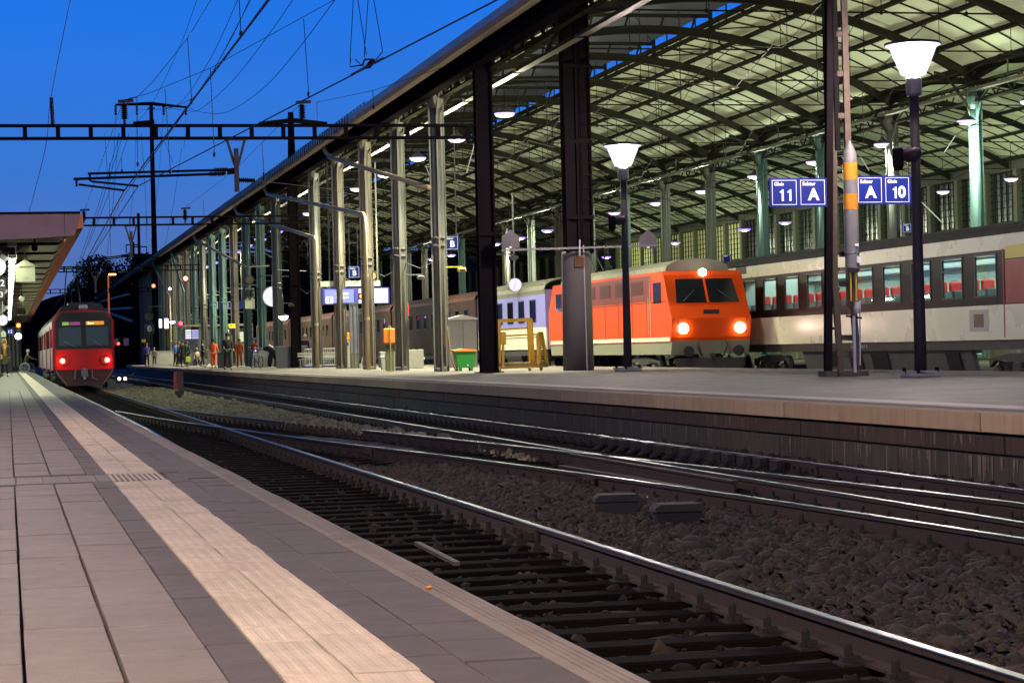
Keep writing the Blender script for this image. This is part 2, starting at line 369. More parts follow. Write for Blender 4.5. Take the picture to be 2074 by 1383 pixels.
# fishplates and guard rails of the crossing
gm = MB()
for pl, y in ((R_M, 17.6), (R_D, 33), (R_A, 24.7), (R_M, 44), (R_D, 24)):
    x = poly_at(pl, y)
    for s in (-1, 1): gm.cb((x + s * .03, y, -.68), (.03, .8, .1))
    for k in range(4):
        for s in (-1, 1): gm.cb((x + s * .06, y - .3 + k * .2, -.68), (.04, .045, .045))
gm.build('fishplate', M_RUST, trx)
gr = MB().sweep([(7.42, y, -.6) for y in np.arange(22, 30, 1.)], RAILWEB); gr.sweep([(6.65 + (27 - y) * .03, y, -.62) for y in np.arange(21.5, 27.5, 1.)], RAILWEB)
gr.build('guard_rail', M_RUST, trx)
# sleepers
rng = random.Random(3)
sleep_far = MB(); clips = MB(); plates = MB(); ns = [0, 0]; smesh = {}
def sleeper(x0, x1, y, par, idx):
    L = round(x1 - x0, 1)
    if ns[idx] < 298:
        if L not in smesh: smesh[L] = MB().cb((0, 0, 0), (L, .25, .13), .012).mesh('sleeper', M_SLEEP)
        o = link('sleeper', smesh[L], par); o.location = Vector(((x0 + x1) / 2, y, -.84)) - par.location; o.rotation_euler.z = rng.gauss(0, .006); ns[idx] += 1
    else: sleep_far.cb(((x0 + x1) / 2, y, -.84), (L, .25, .13), .012)
y = 4.3
while y < 150:
    D = poly_at(R_D, y); B = poly_at(R_B, y)
    iv1 = [2.1, 4.75]; iv2 = [7.0, 9.85]
    if y < 66:
        ix = [D - .45, B + .45]
        if ix[0] < iv1[1] + .1: iv1[1] = max(iv1[1], ix[1]); ix = None
        elif ix[1] > iv2[0] - .1: iv2[0] = min(iv2[0], ix[0]); iv2[1] = max(iv2[1], ix[1]); ix = None
        if ix: sleeper(ix[0], ix[1], y, trx, 1)
    if iv1[1] > iv2[0] - .1: sleeper(iv1[0], iv2[1], y, tr1, 0)
    else: sleeper(*iv1, y, tr1, 0); sleeper(*iv2, y, tr2, 1)
    for pl, a, c in ((R_M, 0, 120), (R_L, 20, 120), (R_C, 7, 120), (R_A, 7, 120), (R_D, 7, 60), (R_B, 7, 65)):
        if not a < y < c: continue
        x = poly_at(pl, y)
        plates.box(x - .16, x + .16, y - .08, y + .08, -.776, -.762)
        for s in (-1, 1):
            clips.cb((x + s * .085, y, -.742), (.05, .1, .035)); clips.lathe([(.022, 0), (.022, .055), (.012, .07)], (x + s * .105, y, -.735), 6)
            clips.cb((x + s * .13, y, -.75), (.03, .06, .03))
    y += .6
sleep_far.build('sleeper_row', M_SLEEP, tr1, kind='stuff')
clips.build('rail_fastening', M_CLIP, tr1, kind='stuff'); plates.build('base_plate', M_CLIP, tr1, kind='stuff')
# open gap in rail B where the teeth of the support chairs show
tm = MB()
for k in range(11):
    yy = 41 + k * .5; xx = poly_at(R_B, yy)
    tm.quad_add([(xx - .1, yy, -.77), (xx + .1, yy, -.77), (xx + .03, yy, -.62), (xx - .03, yy, -.62), (xx - .1, yy + .1, -.77), (xx + .1, yy + .1, -.77), (xx + .03, yy + .1, -.62), (xx - .03, yy + .1, -.62)], [(0, 1, 2, 3), (7, 6, 5, 4), (0, 4, 5, 1), (1, 5, 6, 2), (2, 6, 7, 3), (3, 7, 4, 0)])
tm.build('rail_chair', M_RUST, trx)
tm = MB()
for k in range(14):
    yy = 25.4 + k * .62; xx = 9.24
    tm.cb((xx - .13, yy, -.66), (.1, .28, .11)); tm.bar((xx - .14, yy - .1, -.7), (xx - .3, yy - .1, -.79), .05)
tm.build('rail_brace', M_CLIP, tr2)

# ---- ballast stones (nobody could count them)
def stones(name, n, fx, size, m, seed):
    r = np.random.default_rng(seed)
    base = np.array([(-1, -1, -.6), (1, -1, -.6), (1, 1, -.6), (-1, 1, -.6), (-1.1, -.2, .1), (0, -1.2, .2), (1.15, .1, 0), (.1, 1.1, .15), (-.45, -.4, .8), (.5, -.35, .7), (.35, .5, .85), (-.5, .4, .65)])
    fc = np.array([(0, 1, 5), (1, 2, 6), (2, 3, 7), (3, 0, 4), (0, 5, 4), (1, 6, 5), (2, 7, 6), (3, 4, 7), (4, 5, 8), (5, 9, 8), (5, 6, 9), (6, 10, 9), (6, 7, 10), (7, 11, 10), (7, 4, 11), (4, 8, 11), (8, 9, 10), (8, 10, 11)])
    P = fx(r, n); n = len(P)
    B = base[None] * (1 + r.normal(0, .30, (n, 12, 3))) + r.normal(0, .10, (n, 12, 3))
    sc = (size * np.exp(r.normal(0, .42, n)))[:, None, None] * np.stack([np.ones(n), r.uniform(.55, 1, n), r.uniform(.45, .85, n)], 1)[:, None, :]
    B = B * sc
    a = r.uniform(0, 2 * PI, n); c = np.cos(a)[:, None]; s = np.sin(a)[:, None]
    x = B[..., 0] * c - B[..., 1] * s; yy = B[..., 0] * s + B[..., 1] * c; z = B[..., 2]
    t = r.normal(0, .5, n); c = np.cos(t)[:, None]; s = np.sin(t)[:, None]
    x, z = x * c - z * s, x * s + z * c
    V = np.stack([x, yy, z], 2) + P[:, None, :]
    me = bpy.data.meshes.new(name); me.vertices.add(n * 12); me.vertices.foreach_set('co', V.reshape(-1))
    F = (fc[None] + (np.arange(n) * 12)[:, None, None]).reshape(-1)
    me.loops.add(len(F)); me.loops.foreach_set('vertex_index', F.astype(np.int32))
    me.polygons.add(n * 18); me.polygons.foreach_set('loop_start', np.arange(0, len(F), 3, dtype=np.int32)); me.polygons.foreach_set('loop_total', np.full(n * 18, 3, dtype=np.int32))
    me.update(); me.validate(); me.materials.append(m)
    return me
def mound(x, y):
    return -.80 + np.where((x > 4.6) & (x < 7.4), .05 * np.sin(np.clip((x - 4.6) / 2.8, 0, 1) * PI), 0)
def f_near(r, n):
    y = r.uniform(6, 30, n); x = r.uniform(4.3, 7.0, n); lim = np.array([poly_at(R_D, t) for t in y]) - .12; k = x < lim
    x = x[k]; y = y[k]; return np.stack([x, y, mound(x, y) + r.uniform(-.015, .03, len(x))], 1)
st = link('ballast_stones', stones('ballast_stones', 21000, f_near, .026, M_STONE, 1)); tag(st, 'brown angular ballast stones heaped between the near rail and the crossover', 'ballast', kind='stuff')
def f_bed(r, n):
    y = 4.5 + 60 * r.uniform(0, 1, n) ** 1.3; x = r.uniform(1.7, 10.2, n)
    # keep mostly the bays between sleepers
    ph = ((y - 4.3 + .3) % .6) - .3; k = (np.abs(ph) > .13) | (r.uniform(0, 1, n) < .10); x = x[k]; y = y[k]
    k = (y < 26) | (x < 4.6) | (x > 7.6) | (r.uniform(0, 1, len(x)) < .6); x = x[k]; y = y[k]
    return np.stack([x, y, np.full(len(x), -.815) + r.uniform(-.02, .025, len(x))], 1)
st = link('ballast_stones', stones('ballast_stones', 30000, f_bed, .022, mat('sooty ballast stone', (.019, .013, .010), .9, 0, .5, 4, bump=.4, island=.7, spec=.2), 2)); tag(st, 'dark sooty ballast filling the bays between the sleepers', 'ballast', kind='stuff')
def f_wall(r, n):
    y = r.uniform(12, 70, n); x = r.uniform(9.55, 10.2, n); return np.stack([x, y, -.80 + (x - 9.55) * .1 + r.uniform(-.02, .03, n)], 1)
st = link('ballast_stones', stones('ballast_stones', 8000, f_wall, .026, M_STONE, 5)); tag(st, 'line of loose ballast along the foot of the stained platform wall', 'ballast', kind='stuff')
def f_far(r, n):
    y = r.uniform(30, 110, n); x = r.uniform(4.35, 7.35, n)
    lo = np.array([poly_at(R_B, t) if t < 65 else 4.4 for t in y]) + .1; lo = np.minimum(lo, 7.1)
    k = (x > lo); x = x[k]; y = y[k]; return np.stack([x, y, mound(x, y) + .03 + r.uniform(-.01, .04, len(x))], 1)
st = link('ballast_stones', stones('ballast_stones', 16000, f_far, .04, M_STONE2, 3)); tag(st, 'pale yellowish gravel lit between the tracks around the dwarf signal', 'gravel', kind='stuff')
# weeds
gr = MB(); r = random.Random(5)
for i in range(5200):
    if i < 3900: y = r.uniform(72, 112); x = r.uniform(4.6, 7.0)
    elif i < 4500: y = r.uniform(45, 75); x = r.uniform(5.8, 7.2)
    else: y = r.uniform(30, 90); x = r.uniform(9.9, 10.3)
    h = r.uniform(.03, .11); a = r.uniform(0, PI); w = r.uniform(.02, .05); z = -.80
    dx, dy = math.cos(a) * w, math.sin(a) * w; lx, ly = r.gauss(0, .04), r.gauss(0, .04)
    gr.quad_add([(x - dx, y - dy, z), (x + dx, y + dy, z), (x + lx + dx * .3, y + ly + dy * .3, z + h), (x + lx - dx * .3, y + ly - dy * .3, z + h)], [(0, 1, 2, 3)])
tag(gr.build('weeds', M_GRASS), 'low green weeds growing between the tracks near the red train', 'weeds', kind='stuff')

# ---- left platform
pl = thing('platform', (0, 5, 0), 'low paved platform with a pale tactile strip in the left foreground', None, None, 'structure')
MB().box(-9, 1.535, -6, 240, -.9, -.045).build('platform_base', M_JOINT, pl)
b = MB(); b.box(-9, -.765, -6, 240, -.044, 0); b.box(-.765, 1.535, 60, 240, -.044, -.006); b.build('platform_surface', M_SLAB, pl)
cols = [(-.765, -.505, 'w'), (-.5, -.24, 'w'), (-.235, .02, 'w'), (.03, .276, 'w'), (.288, .535, 'w'), (.54, .672, 'd'), (.678, .855, 't'), (.862, 1.04, 't'), (1.046, 1.178, 'd'), (1.184, 1.40, 'd')]
rr = random.Random(2); cnt = {'w': 0, 'd': 0, 't': 0}; stuff = {k: MB() for k in 'wdt'}; mm = {'w': M_SLAB, 'd': M_DARKS, 't': M_TACT}; nm = {'w': 'paving_slab', 'd': 'dark_paving_slab', 't': 'tactile_slab'}
def tact_mesh(w, L):
    m = MB().cb((0, 0, -.02), (w, L, .04), .002)
    n = 4
    for i in range(n):
        x = -w / 2 + w * (i + .5) / n; m.quad_add([(x - .014, -L / 2 + .012, 0), (x + .014, -L / 2 + .012, 0), (x + .014, L / 2 - .012, 0), (x - .014, L / 2 - .012, 0), (x - .008, -L / 2 + .016, .0018), (x + .008, -L / 2 + .016, .0018), (x + .008, L / 2 - .016, .0018), (x - .008, L / 2 - .016, .0018)], [(4, 5, 6, 7), (0, 1, 5, 4), (1, 2, 6, 5), (2, 3, 7, 6), (3, 0, 4, 7)])
    return m
cache = {}
for ci, (x0, x1, k) in enumerate(cols):
    L = {'w': .62, 'd': .42, 't': .36}[k]; y = 4.0 - rr.uniform(0, .3)
    if k == 't': y = 3.9
    while y < 60:
        y2 = y + L
        if not (15.15 < y + L / 2 < 16.05):
            w = round(x1 - x0, 3); lim = {'w': 40, 'd': 34, 't': 30}[k]
            key = (k, w)
            if cnt[k] < 298 and y < lim:
                if key not in cache: cache[key] = (tact_mesh(w, L - .006) if k == 't' else MB().cb((0, 0, -.02), (w, L - .007, .04), .0025)).mesh(nm[k], mm[k])
                o = link(nm[k], cache[key], pl); o.location = Vector(((x0 + x1) / 2 + rr.gauss(0, .0009), (y + y2) / 2 + rr.gauss(0, .002), rr.gauss(0, .0014))) - pl.location; o.rotation_euler = (rr.gauss(0, .002), rr.gauss(0, .003), rr.gauss(0, .0012)); cnt[k] += 1
            else:
                stuff[k].cb(((x0 + x1) / 2, (y + y2) / 2, -.02), (w, L - .006, .04))
        y = y2
for k in 'wdt': stuff[k].build(nm[k] + '_row', mm[k], pl, kind='stuff')
# far tactile strip and dark rows drawn as sheets past the pieces
b = MB(); b.box(.678, 1.04, 60, 230, -.003, .0015); b.build('tactile_strip', M_TACT, pl)
b = MB(); b.box(1.046, 1.40, 60, 230, -.003, .0005); b.box(.54, .672, 60, 230, -.003, .0005); b.build('dark_strip', M_DARKS, pl)
# cross band with stripe marks
b = MB()
for i in range(7): b.cb((-.6 + i * .17 * 1.07, 15.6, -.02), (.176, .84, .04), .002)
b.box(.583, .672, 15.18, 16.02, -.04, 0)
b.build('cross_band_slab', mat('cross band', (.12, .098, .08), .6, 0, .4, 8, island=.05), pl)
b = MB()
for i in range(10): b.cb((.69 + i * .037, 15.6, -.02), (.018, .84, .04))
b.build('stripe_slab', M_TACT, pl)
b = MB()
for i in range(10): b.cb((.71 + i * .037, 15.6, -.0215), (.018, .84, .04))
b.box(1.07, 1.4, 15.18, 16.02, -.04, -.001); b.build('dark_stripe', M_DARKS, pl)
em = {}
y = 3.4; n = 0
while y < 150:
    L = 1.6; bumpx = [0, .004, -.003, .006][n % 4]
    if n < 90:
        key = n % 4
        if key not in em:
            m = MB(); m.prism([(1.405, -.19), (1.405, -.003), (1.425, .001), (1.53 + bumpx, .001), (1.55 + bumpx, -.008), (1.55 + bumpx, -.19)], -L / 2 + .003, L / 2 - .003)
            for q in range(4): m.box(1.44 + q * .022, 1.448 + q * .022, -L / 2 + .01, L / 2 - .01, .001, .003)
            em[key] = m.mesh('edge_stone', M_EDGE)
        o = link('edge_stone', em[key], pl); o.location = Vector((0, y + L / 2, rr.gauss(0, .0012))) - pl.location
    y += L; n += 1
# small rubbish: orange spot on edge
tag(MB().lathe([(.008, 0), (.012, .006), (.004, .011)], tuple(at(869, 1192, Z=.002)), 8).build('orange_sweet', M_ORG), 'tiny orange sweet lying on the near platform edge stone', 'litter')

# ---- right platform
rp_ = thing('platform', (16, 5, 0), 'wide island platform under the hall with a stone faced edge wall', None, None, 'structure')
def xe(y): return 10.45 if y < 100 else 10.45 + (y - 100) ** 1.5 * .0009
ys = list(np.arange(6, 100, 4.)) + list(np.arange(100, 231, 5.))
def strip(name, f0, f1, z, m, th=.004):
    q = MB(); vs = []; fs = []
    for y in ys: vs += [(f0(y), y, z), (f1(y), y, z)]
    for i in range(len(ys) - 1): fs.append((2 * i, 2 * i + 1, 2 * i + 3, 2 * i + 2))
    q.quad_add(vs, fs); return q.build(name, m, rp_)
strip('platform_surface', lambda y: xe(y) + .3, lambda y: 23.2, 0, M_RPLAT)
strip('dark_edge_band', lambda y: xe(y) + .3, lambda y: xe(y) + .62, .004, M_DARKS)
strip('pale_band', lambda y: xe(y) + .75, lambda y: xe(y) + 1.25, .004, M_RBAND)
MB().box(22.9, 23.2, 6, 230, -.9, -.004).build('rear_wall', M_CONC, rp_)
ce = {}
y = 12.0; n = 0
while y < 228:
    L = 2.1; o = None
    jig = [0, .004, -.004][n % 3]
    def blk(nm_, x0, x1, z0, z1, m, L2, yy):
        key = (nm_, L2, jig)
        if key not in ce: ce[key] = MB().cb(((x0 + x1) / 2 + jig, 0, (z0 + z1) / 2), (x1 - x0, L2 - .026, z1 - z0), .006).mesh(nm_, m)
        o = link(nm_, ce[key], rp_); o.location = Vector((xe(yy) - 10.45, yy, 0)) - Vector((16, 5, 0)); o.rotation_euler.z = 0
        if yy > 100: o.rotation_euler.z = -math.atan(1.5 * (yy - 100) ** .5 * .0009)
        return o
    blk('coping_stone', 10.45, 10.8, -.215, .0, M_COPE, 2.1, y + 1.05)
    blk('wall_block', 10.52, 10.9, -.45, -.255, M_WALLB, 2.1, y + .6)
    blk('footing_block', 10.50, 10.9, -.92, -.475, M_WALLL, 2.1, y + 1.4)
    y += L; n += 1
strip('mossy_joint', lambda y: xe(y) + .09, lambda y: xe(y) + .6, -.235, M_MOSS)
q = MB()
for i in range(len(ys) - 1):
    q.quad_add([(xe(ys[i]) + .12, ys[i], -.9), (xe(ys[i + 1]) + .12, ys[i + 1], -.9), (xe(ys[i + 1]) + .12, ys[i + 1], -.01), (xe(ys[i]) + .12, ys[i], -.01)], [(0, 1, 2, 3)])
q.build('wall_core', M_MOSS, rp_)
# streaks: lime runs on the wall as thin crusts
q = MB(); r = random.Random(9)
for i in range(190):
    y = r.choice([r.uniform(18, 60), r.gauss(36, 4), r.gauss(24, 2)]); w = r.uniform(.01, .06)
    z1, z0 = (-.262, -.262 - r.uniform(.08, .18)) if r.random() < .4 else (-.48, -.48 - r.uniform(.1, .32)); X_ = 10.513 if z1 > -.3 else 10.494
    q.quad_add([(X_, y, z1), (X_, y + w, z1), (X_ - .001, y + w * .8, z0), (X_ - .001, y + w * .3, z0)], [(0, 1, 2, 3)])
q.build('lime_streak', mat('lime crust', (.16, .12, .09), .9, 0, .6, 20, (.06, .05, .04)), rp_, kind='stuff')
# far floor of the hall beyond the trains
tag(MB().box(23.2, 60.4, 6, 420, -.9, -.62).build('hall_track_bed', M_BAL), kind='structure')

# ---- small track-side things
def cable_box(c, rz, label):
    t = thing('cable_box', c, label, 'cable box', 'cable boxes in the ballast')
    m = MB(); m.prism([(-.17, 0), (.17, 0), (.2, .15), (-.2, .15)], -.11, .11); m.build('housing', mat('box steel', (.006, .0055, .005), .5, .3, .4, 6), t, world=False)
    m = MB(); m.prism([(-.225, .15), (.225, .15), (.215, .185), (.17, .215), (-.17, .215), (-.215, .185)], -.14, .14); m.build('lid', mat('box lid', (.012, .0115, .010), .8, 0, .5, 6), t, world=False)
    m = MB(); m.cb((-.19, -.05, .06), (.05, .08, .12)); m.tube([(.1, -.12, .03), (.16, -.3, -.02), (.3, -.4, .0)], .012); m.build('cable_gland', M_RUST, t, world=False)
    m = MB()
    for sx in (-.12, .12): m.cb((sx, 0, -.04), (.04, .2, .08))
    m.build('foot', M_BLACK, t, world=False)
    t.rotation_euler.z = rz; return t
cable_box(at(1250, 1046, Z=-.77), -.15, 'dark steel cable box with rounded lid left of its twin beside the crossover rail')
cable_box(at(1372, 1068, Z=-.77), -.1, 'dark steel cable box with rounded lid on the ballast right of its twin')
p, q = at(845, 1100, Z=-.765), at(925, 1141, Z=-.765)
tag(MB().bar(p, q, .05, .03).build('loose_rail_offcut', mat('worn bar', (.10, .075, .06), .6, .3, .5, 9)), 'short worn steel bar lying across the sleepers by the platform edge', 'steel bar')
# switch lamp by the wall
c = at(838, 830, Z=-.78)
t = thing('point_indicator', c, 'small black wedge shaped point indicator at the foot of the platform wall', 'point indicator')
MB().prism([(-.28, .05), (.2, .05), (.2, .36), (.02, .40)], -.1, .1).build('housing', M_BLACK, t, world=False)
MB().cb((.1, 0, .02), (.3, .3, .06)).build('base', M_RUST, t, world=False)
# dwarf signal post with red face
c = at(362, 812, Z=-.76)
t = thing('buffer_lantern', c, 'square dark track lantern post with a red striped face between the tracks', 'track signal')
s = 1.0
m = MB(); m.box(-.02, .17, -.1, .12, .36, 1.02); m.build('housing', mat('brown housing', (.04, .028, .02), .5, .1, .4, 6), t, world=False)
m = MB(); m.box(-.15, -.022, -.06, .08, .42, 1.03); m.build('red_panel', mat('red panel', (.42, .02, .015), .5, 0, .3, 8), t, world=False)
m = MB()
for k in range(4): m.box(-.10, -.03, -.066, -.061, .5 + k * .13, .56 + k * .13)
m.build('panel_mark', mat('faded mark', (.2, .03, .02), .6), t, world=False)
m = MB(); m.prism([(-.1, .2), (.16, .2), (.2, .36), (-.14, .36)], -.1, .12); m.build('lamp_base', M_BLACK, t, world=False)
m = MB(); m.lathe([(.07, 0), (.07, .2)], (.03, 0, 0), 8); m.box(-.2, .3, -.12, .12, -.03, .03); m.build('stand', M_RUST, t, world=False)
a, b2 = at(362, 822, Z=-.74), at(408, 815, Z=-.74)
tag(MB().bar(a, b2, .35, .13).build('timber_plank', mat('old timber', (.075, .055, .035), .8, 0, .5, 8, bump=.5)), 'weathered timber plank lying on gravel at the foot of the lantern post', 'plank')
# twin white dwarf signal by the red train
c = at(248, 790, Z=-.78)
t = thing('dwarf_signal', c, 'low shunting signal showing two small white lights right of the red train', 'signal')
MB().box(-.3, .3, .0, .15, .35, .75).build('housing', M_BLACK, t, world=False)
for sx in (-.14, .14): MB().lathe([(.075, -.03), (.075, 0)], (sx, 0, .56), 12, 'y').build('light', emis('pink white signal', (1, .72, .85), 9), t, world=False)
m = MB()
for sx in (-.12, .12): m.box(sx - .03, sx + .03, .03, .1, 0, .36)
m.tube([(.3, .05, .7), (.5, .05, .72), (.58, .05, .85)], .025); m.build('stand', M_GREY, t, world=False)
c = at(335, 748, Z=0.0)
# ================================================================ STATION HALL
XF, XB, XW = 16.1, 38.3, 60.5; Y0, DY = 82.3, 8.6
NR = range(-3, 24)
def zb(x):
    u = (x - 27.2) / 11.1 if x <= XB else (x - 49.4) / 11.1
    return 11.05 + 3.1 * (1 - u * u)
roof = thing('hall_roof', (27.2, Y0, 11), 'long arched station hall roof of steel ribs and pale panels over the platforms', 'roof')
RO_ = roof.location
def ribmesh(x0, x1):
    m = MB(); n = 18
    def sec(dz0, dz1, w):
        vs = []; fs = []
        for i in range(n + 1):
            x = x0 + (x1 - x0) * i / n; z = zb(min(max(x, x0 + 1e-4), x1 - 1e-4))
            vs += [(x, -w, z + dz0), (x, w, z + dz0), (x, w, z + dz1), (x, -w, z + dz1)]
        for i in range(n):
            for k in range(4): fs.append((i * 4 + k, i * 4 + (k + 1) % 4, i * 4 + 4 + (k + 1) % 4, i * 4 + 4 + k))
        m.quad_add(vs, fs)
    sec(.08, .12, .12); sec(.12, .38, .03); sec(.38, .42, .12)
    return m
r1 = ribmesh(XF, XB).mesh('rib', M_RIB, RO_ - Vector((0, Y0, 0))); r2 = ribmesh(XB, XW).mesh('rib', M_RIB, RO_ - Vector((0, Y0, 0)))
tie = MB().tube([(XF, 0, 11.15), (XB, 0, 11.15)], .03, 5).mesh('tie_rod', M_RIB, RO_ - Vector((0, Y0, 0)))
tie2 = MB().tube([(XB, 0, 11.15), (XW, 0, 11.15)], .03, 5).mesh('tie_rod', M_RIB, RO_ - Vector((0, Y0, 0)))
hm = MB()
for x in (18.6, 21.4, 24.3, 27.2, 30.1, 33, 35.8): hm.tube([(x, 0, 11.15), (x, 0, zb(x))], .014, 4); hm.lathe([(.05, 0), (.07, .06), (.05, .12)], (x, 0, 11.09), 6)
hang = hm.mesh('tie_hanger', M_RIB, RO_ - Vector((0, Y0, 0)))
# knee web in the spandrel at the springing
km = MB()
for xa, sg in ((XF, 1), (XB, -1)):
    pts = [(xa + sg * t, 0, 9.6 + 1.9 * math.sin(t / 1.7 * PI / 2)) for t in np.linspace(0.15, 1.7, 7)]
    km.tube(pts, .06, 5)
knee = km.mesh('knee_brace', M_RIB, RO_ - Vector((0, Y0, 0)))
def put(name, me, y): o = link(name, me, roof); o.location = (0, y - Y0, 0); return o
for n in NR:
    y = Y0 + DY * n
    put('rib', r1, y); put('rib', r2, y); put('tie_rod', tie, y); put('tie_rod', tie2, y); put('tie_hanger', hang, y); put('knee_brace', knee, y)
YA, YB = Y0 + DY * -3, Y0 + DY * 23
PUR1 = [16.3, 18.1, 19.9, 21.7, 23.6]; PUR2 = [30.1, 31.75, 33.4, 35.05, 36.7, 38.1]; PUR3 = [38.5, 40.7, 42.9, 45.1, 47.3, 51.5, 53.7, 55.9, 58.1, 60.3]
for x in PUR1 + PUR2 + PUR3:
    z = zb(x) + .42; m = MB(); m.box(x - .07, x + .07, YA, YB, z, z + .025); m.box(x - .015, x + .015, YA, YB, z + .025, z + .15); m.box(x - .07, x + .07, YA, YB, z + .15, z + .175); m.build('purlin', M_RIB, roof)
# panels and rafters
def panel(xa, xb):
    m = MB(); n = 4; vs = []; fs = []
    for i in range(n + 1):
        x = xa + (xb - xa) * i / n; z = zb(x) + .66
        vs += [(x, -DY / 2 + .03, z), (x, DY / 2 - .03, z), (x, -DY / 2 + .03, z + .06), (x, DY / 2 - .03, z + .06)]
    for i in range(n):
        a = 4 * i; fs += [(a, a + 1, a + 5, a + 4), (a + 2, a + 6, a + 7, a + 3)]
    fs += [(0, 2, 3, 1), (4 * n, 4 * n + 1, 4 * n + 3, 4 * n + 2)]
    for i in range(n): a = 4 * i; fs += [(a, a + 4, a + 6, a + 2), (a + 1, a + 3, a + 7, a + 5)]
    return m.quad_add(vs, fs)
far = MB()
strips = list(zip(PUR1, PUR1[1:])) + list(zip(PUR2, PUR2[1:]))
for a, b in strips:
    me = panel(a + .02, b - .02).mesh('roof_panel', M_PANEL, RO_ - Vector((0, Y0, 0)))
    for n in range(-3, 23): put('roof_panel', me, Y0 + DY * (n + .5))
for a, b in [(15.3, 16.26)]:
    panel(a, b)
xs3 = PUR3
for a, b in zip(xs3, xs3[1:]):
    if a == 47.3: continue
    for n in range(-3, 23):
        q = panel(a + .02, b - .02); far.quad_add([(x, yy + Y0 + DY * (n + .5), z) for x, yy, z in q.v], q.f)
for n in range(-3, 23):
    q = panel(47.3, 51.5); far.quad_add([(x, yy + Y0 + DY * (n + .5), z + .03) for x, yy, z in q.v], q.f)
far.build('rear_roof_panel', M_PANEL, roof, kind='stuff')
def rafter(xa, xb, w=.028, n=7):
    m = MB(); vs = []; fs = []
    for i in range(n + 1):
        x = xa + (xb - xa) * i / n; z = zb(x) + .60
        vs += [(x, -w, z), (x, w, z), (x, w, z + .06), (x, -w, z + .06)]
    for i in range(n):
        for k in range(4): fs.append((i * 4 + k, i * 4 + (k + 1) % 4, i * 4 + 4 + (k + 1) % 4, i * 4 + 4 + k))
    return m.quad_add(vs, fs)
ra = rafter(30.1, 38.1).mesh('rafter', M_RIB, RO_ - Vector((0, Y0, 0))); rb = rafter(16.3, 23.6).mesh('rafter', M_RIB, RO_ - Vector((0, Y0, 0)))
rc_ = MB()
for n in range(-3, 23):
    for k in range(1, 5):
        y = Y0 + DY * (n + k / 5)
        put('rafter', ra, y); put('rafter', rb, y)
        for a, b in ((38.5, 47.3), (51.5, 60.3)):
            q = rafter(a, b, n=4); rc_.quad_add([(x, yy + y, z) for x, yy, z in q.v], q.f)
rc_.build('rear_rafter', M_RIB, roof, kind='stuff')
# diagonal bracing in the bay beside the lantern
db = MB()
for n in range(-3, 23):
    y = Y0 + DY * n
    db.bar((30.3, y + .2, zb(30.3) + .5), (31.7, y + DY * .4, zb(31.7) + .45), .06, .06); db.bar((30.3, y + DY - .2, zb(30.3) + .5), (31.7, y + DY * .6, zb(31.7) + .45), .06, .06)
db.build('wind_brace', M_RIB, roof)
# lantern
ln = MB(); yy = np.arange(YA, YB, .15); XL = np.linspace(23.0, 30.25, 6); vs = []; fs = []
for j, y in enumerate(yy):
    for x in XL: vs.append((x, y, 15.12 + .55 * (1 - ((x - 26.7) / 4) ** 2) + (.05 if j % 2 else -.0)))
for j in range(len(yy) - 1):
    for i in range(5): a = j * 6 + i; fs.append((a, a + 1, a + 7, a + 6))
ln.quad_add(vs, fs); lo = ln.build('lantern_roof', M_CORR, roof)
lm = MB(); lm2 = MB()
for n in range(-3, 23):
    for k in range(4):
        y = Y0 + DY * (n + k / 4); big = k == 0
        for x in (23.6, 30.05): lm.cb((x, y, 14.75), (.1 if big else .05, .28 if big else .07, .85))
        if k in (0, 2): lm2.bar((23.6, y, 15.0), (30.05, y, 15.0), .08, .16)
    for x in (24.6, 26.2, 27.8, 29.2):
        lm2.bar((x, Y0 + DY * n, zb(x) + .4), (x + .15, Y0 + DY * n, 15.0), .08, .08)
lm.build('lantern_post', M_RIB, roof); lm2.build('lantern_frame', M_RIB, roof)
m = MB(); m.box(29.95, 30.15, YA, YB, zb(30) + .66, zb(30) + .86); m.box(23.5, 23.7, YA, YB, zb(23.6) + .66, zb(23.6) + .86); m.build('lantern_kerb', M_RIB, roof)
# longitudinal lattice girders on the column rows
def girder(x, y0, y1, z0, z1, step=.72):
    m = MB(); m.box(x - .12, x + .12, y0, y1, z0 - .06, z0); m.box(x - .12, x + .12, y0, y1, z1, z1 + .06)
    y = y0; k = 0
    while y < y1 - step: m.bar((x, y, z0 if k % 2 else z1), (x, y + step, z1 if k % 2 else z0), .06, .05, up=(1, 0, 0)); y += step; k += 1
    return m
MB().box(XB - .22, XB + .22, YA, YB, 11.62, 11.9).build('valley_gutter', M_RIB, roof)
girder(XB, YA, YB, 10.35, 11.05).build('lattice_girder', M_RIB, roof)
girder(16.35, YA, YB, 10.45, 11.1).build('lattice_girder', M_RIB, roof)
# eave beam, fascia, gutter
YE = 392
m = MB(); m.box(15.55, 15.75, YA - 10, YE, 10.45, 11.3); m.box(15.45, 15.85, YA - 10, YE, 10.38, 10.45); m.box(15.85, 16.28, YA - 10, 285, 11.15, 11.25); m.build('eave_beam', M_STEEL, roof)
m = MB(); m.box(15.1, 15.55, YA - 10, YE, 11.28, 11.36); y = 80
m.build('eave_sheet', mat('eave sheet', (.12, .07, .065), .7, .1, .4, 2), roof)
MB().sweep([(15.12, YA - 10 + i * 8, 11.02) for i in range(43)], [(-.27, .2), (-.27, -.05), (-.18, -.2), (.05, -.24), (.26, -.1), (.26, .2), (.22, .2), (.22, -.07), (.05, -.19), (-.16, -.16), (-.23, -.03), (-.23, .2)]).build('gutter', mat('gutter zinc', (.48, .38, .27), .42, .2, .3, 4), roof)
m = MB(); y = 96.
while y < 380: m.box(14.83, 15.38, y, y + .06, 11.22, 11.26); m.box(14.825, 14.85, y, y + .06, 10.85, 11.24); y += .8
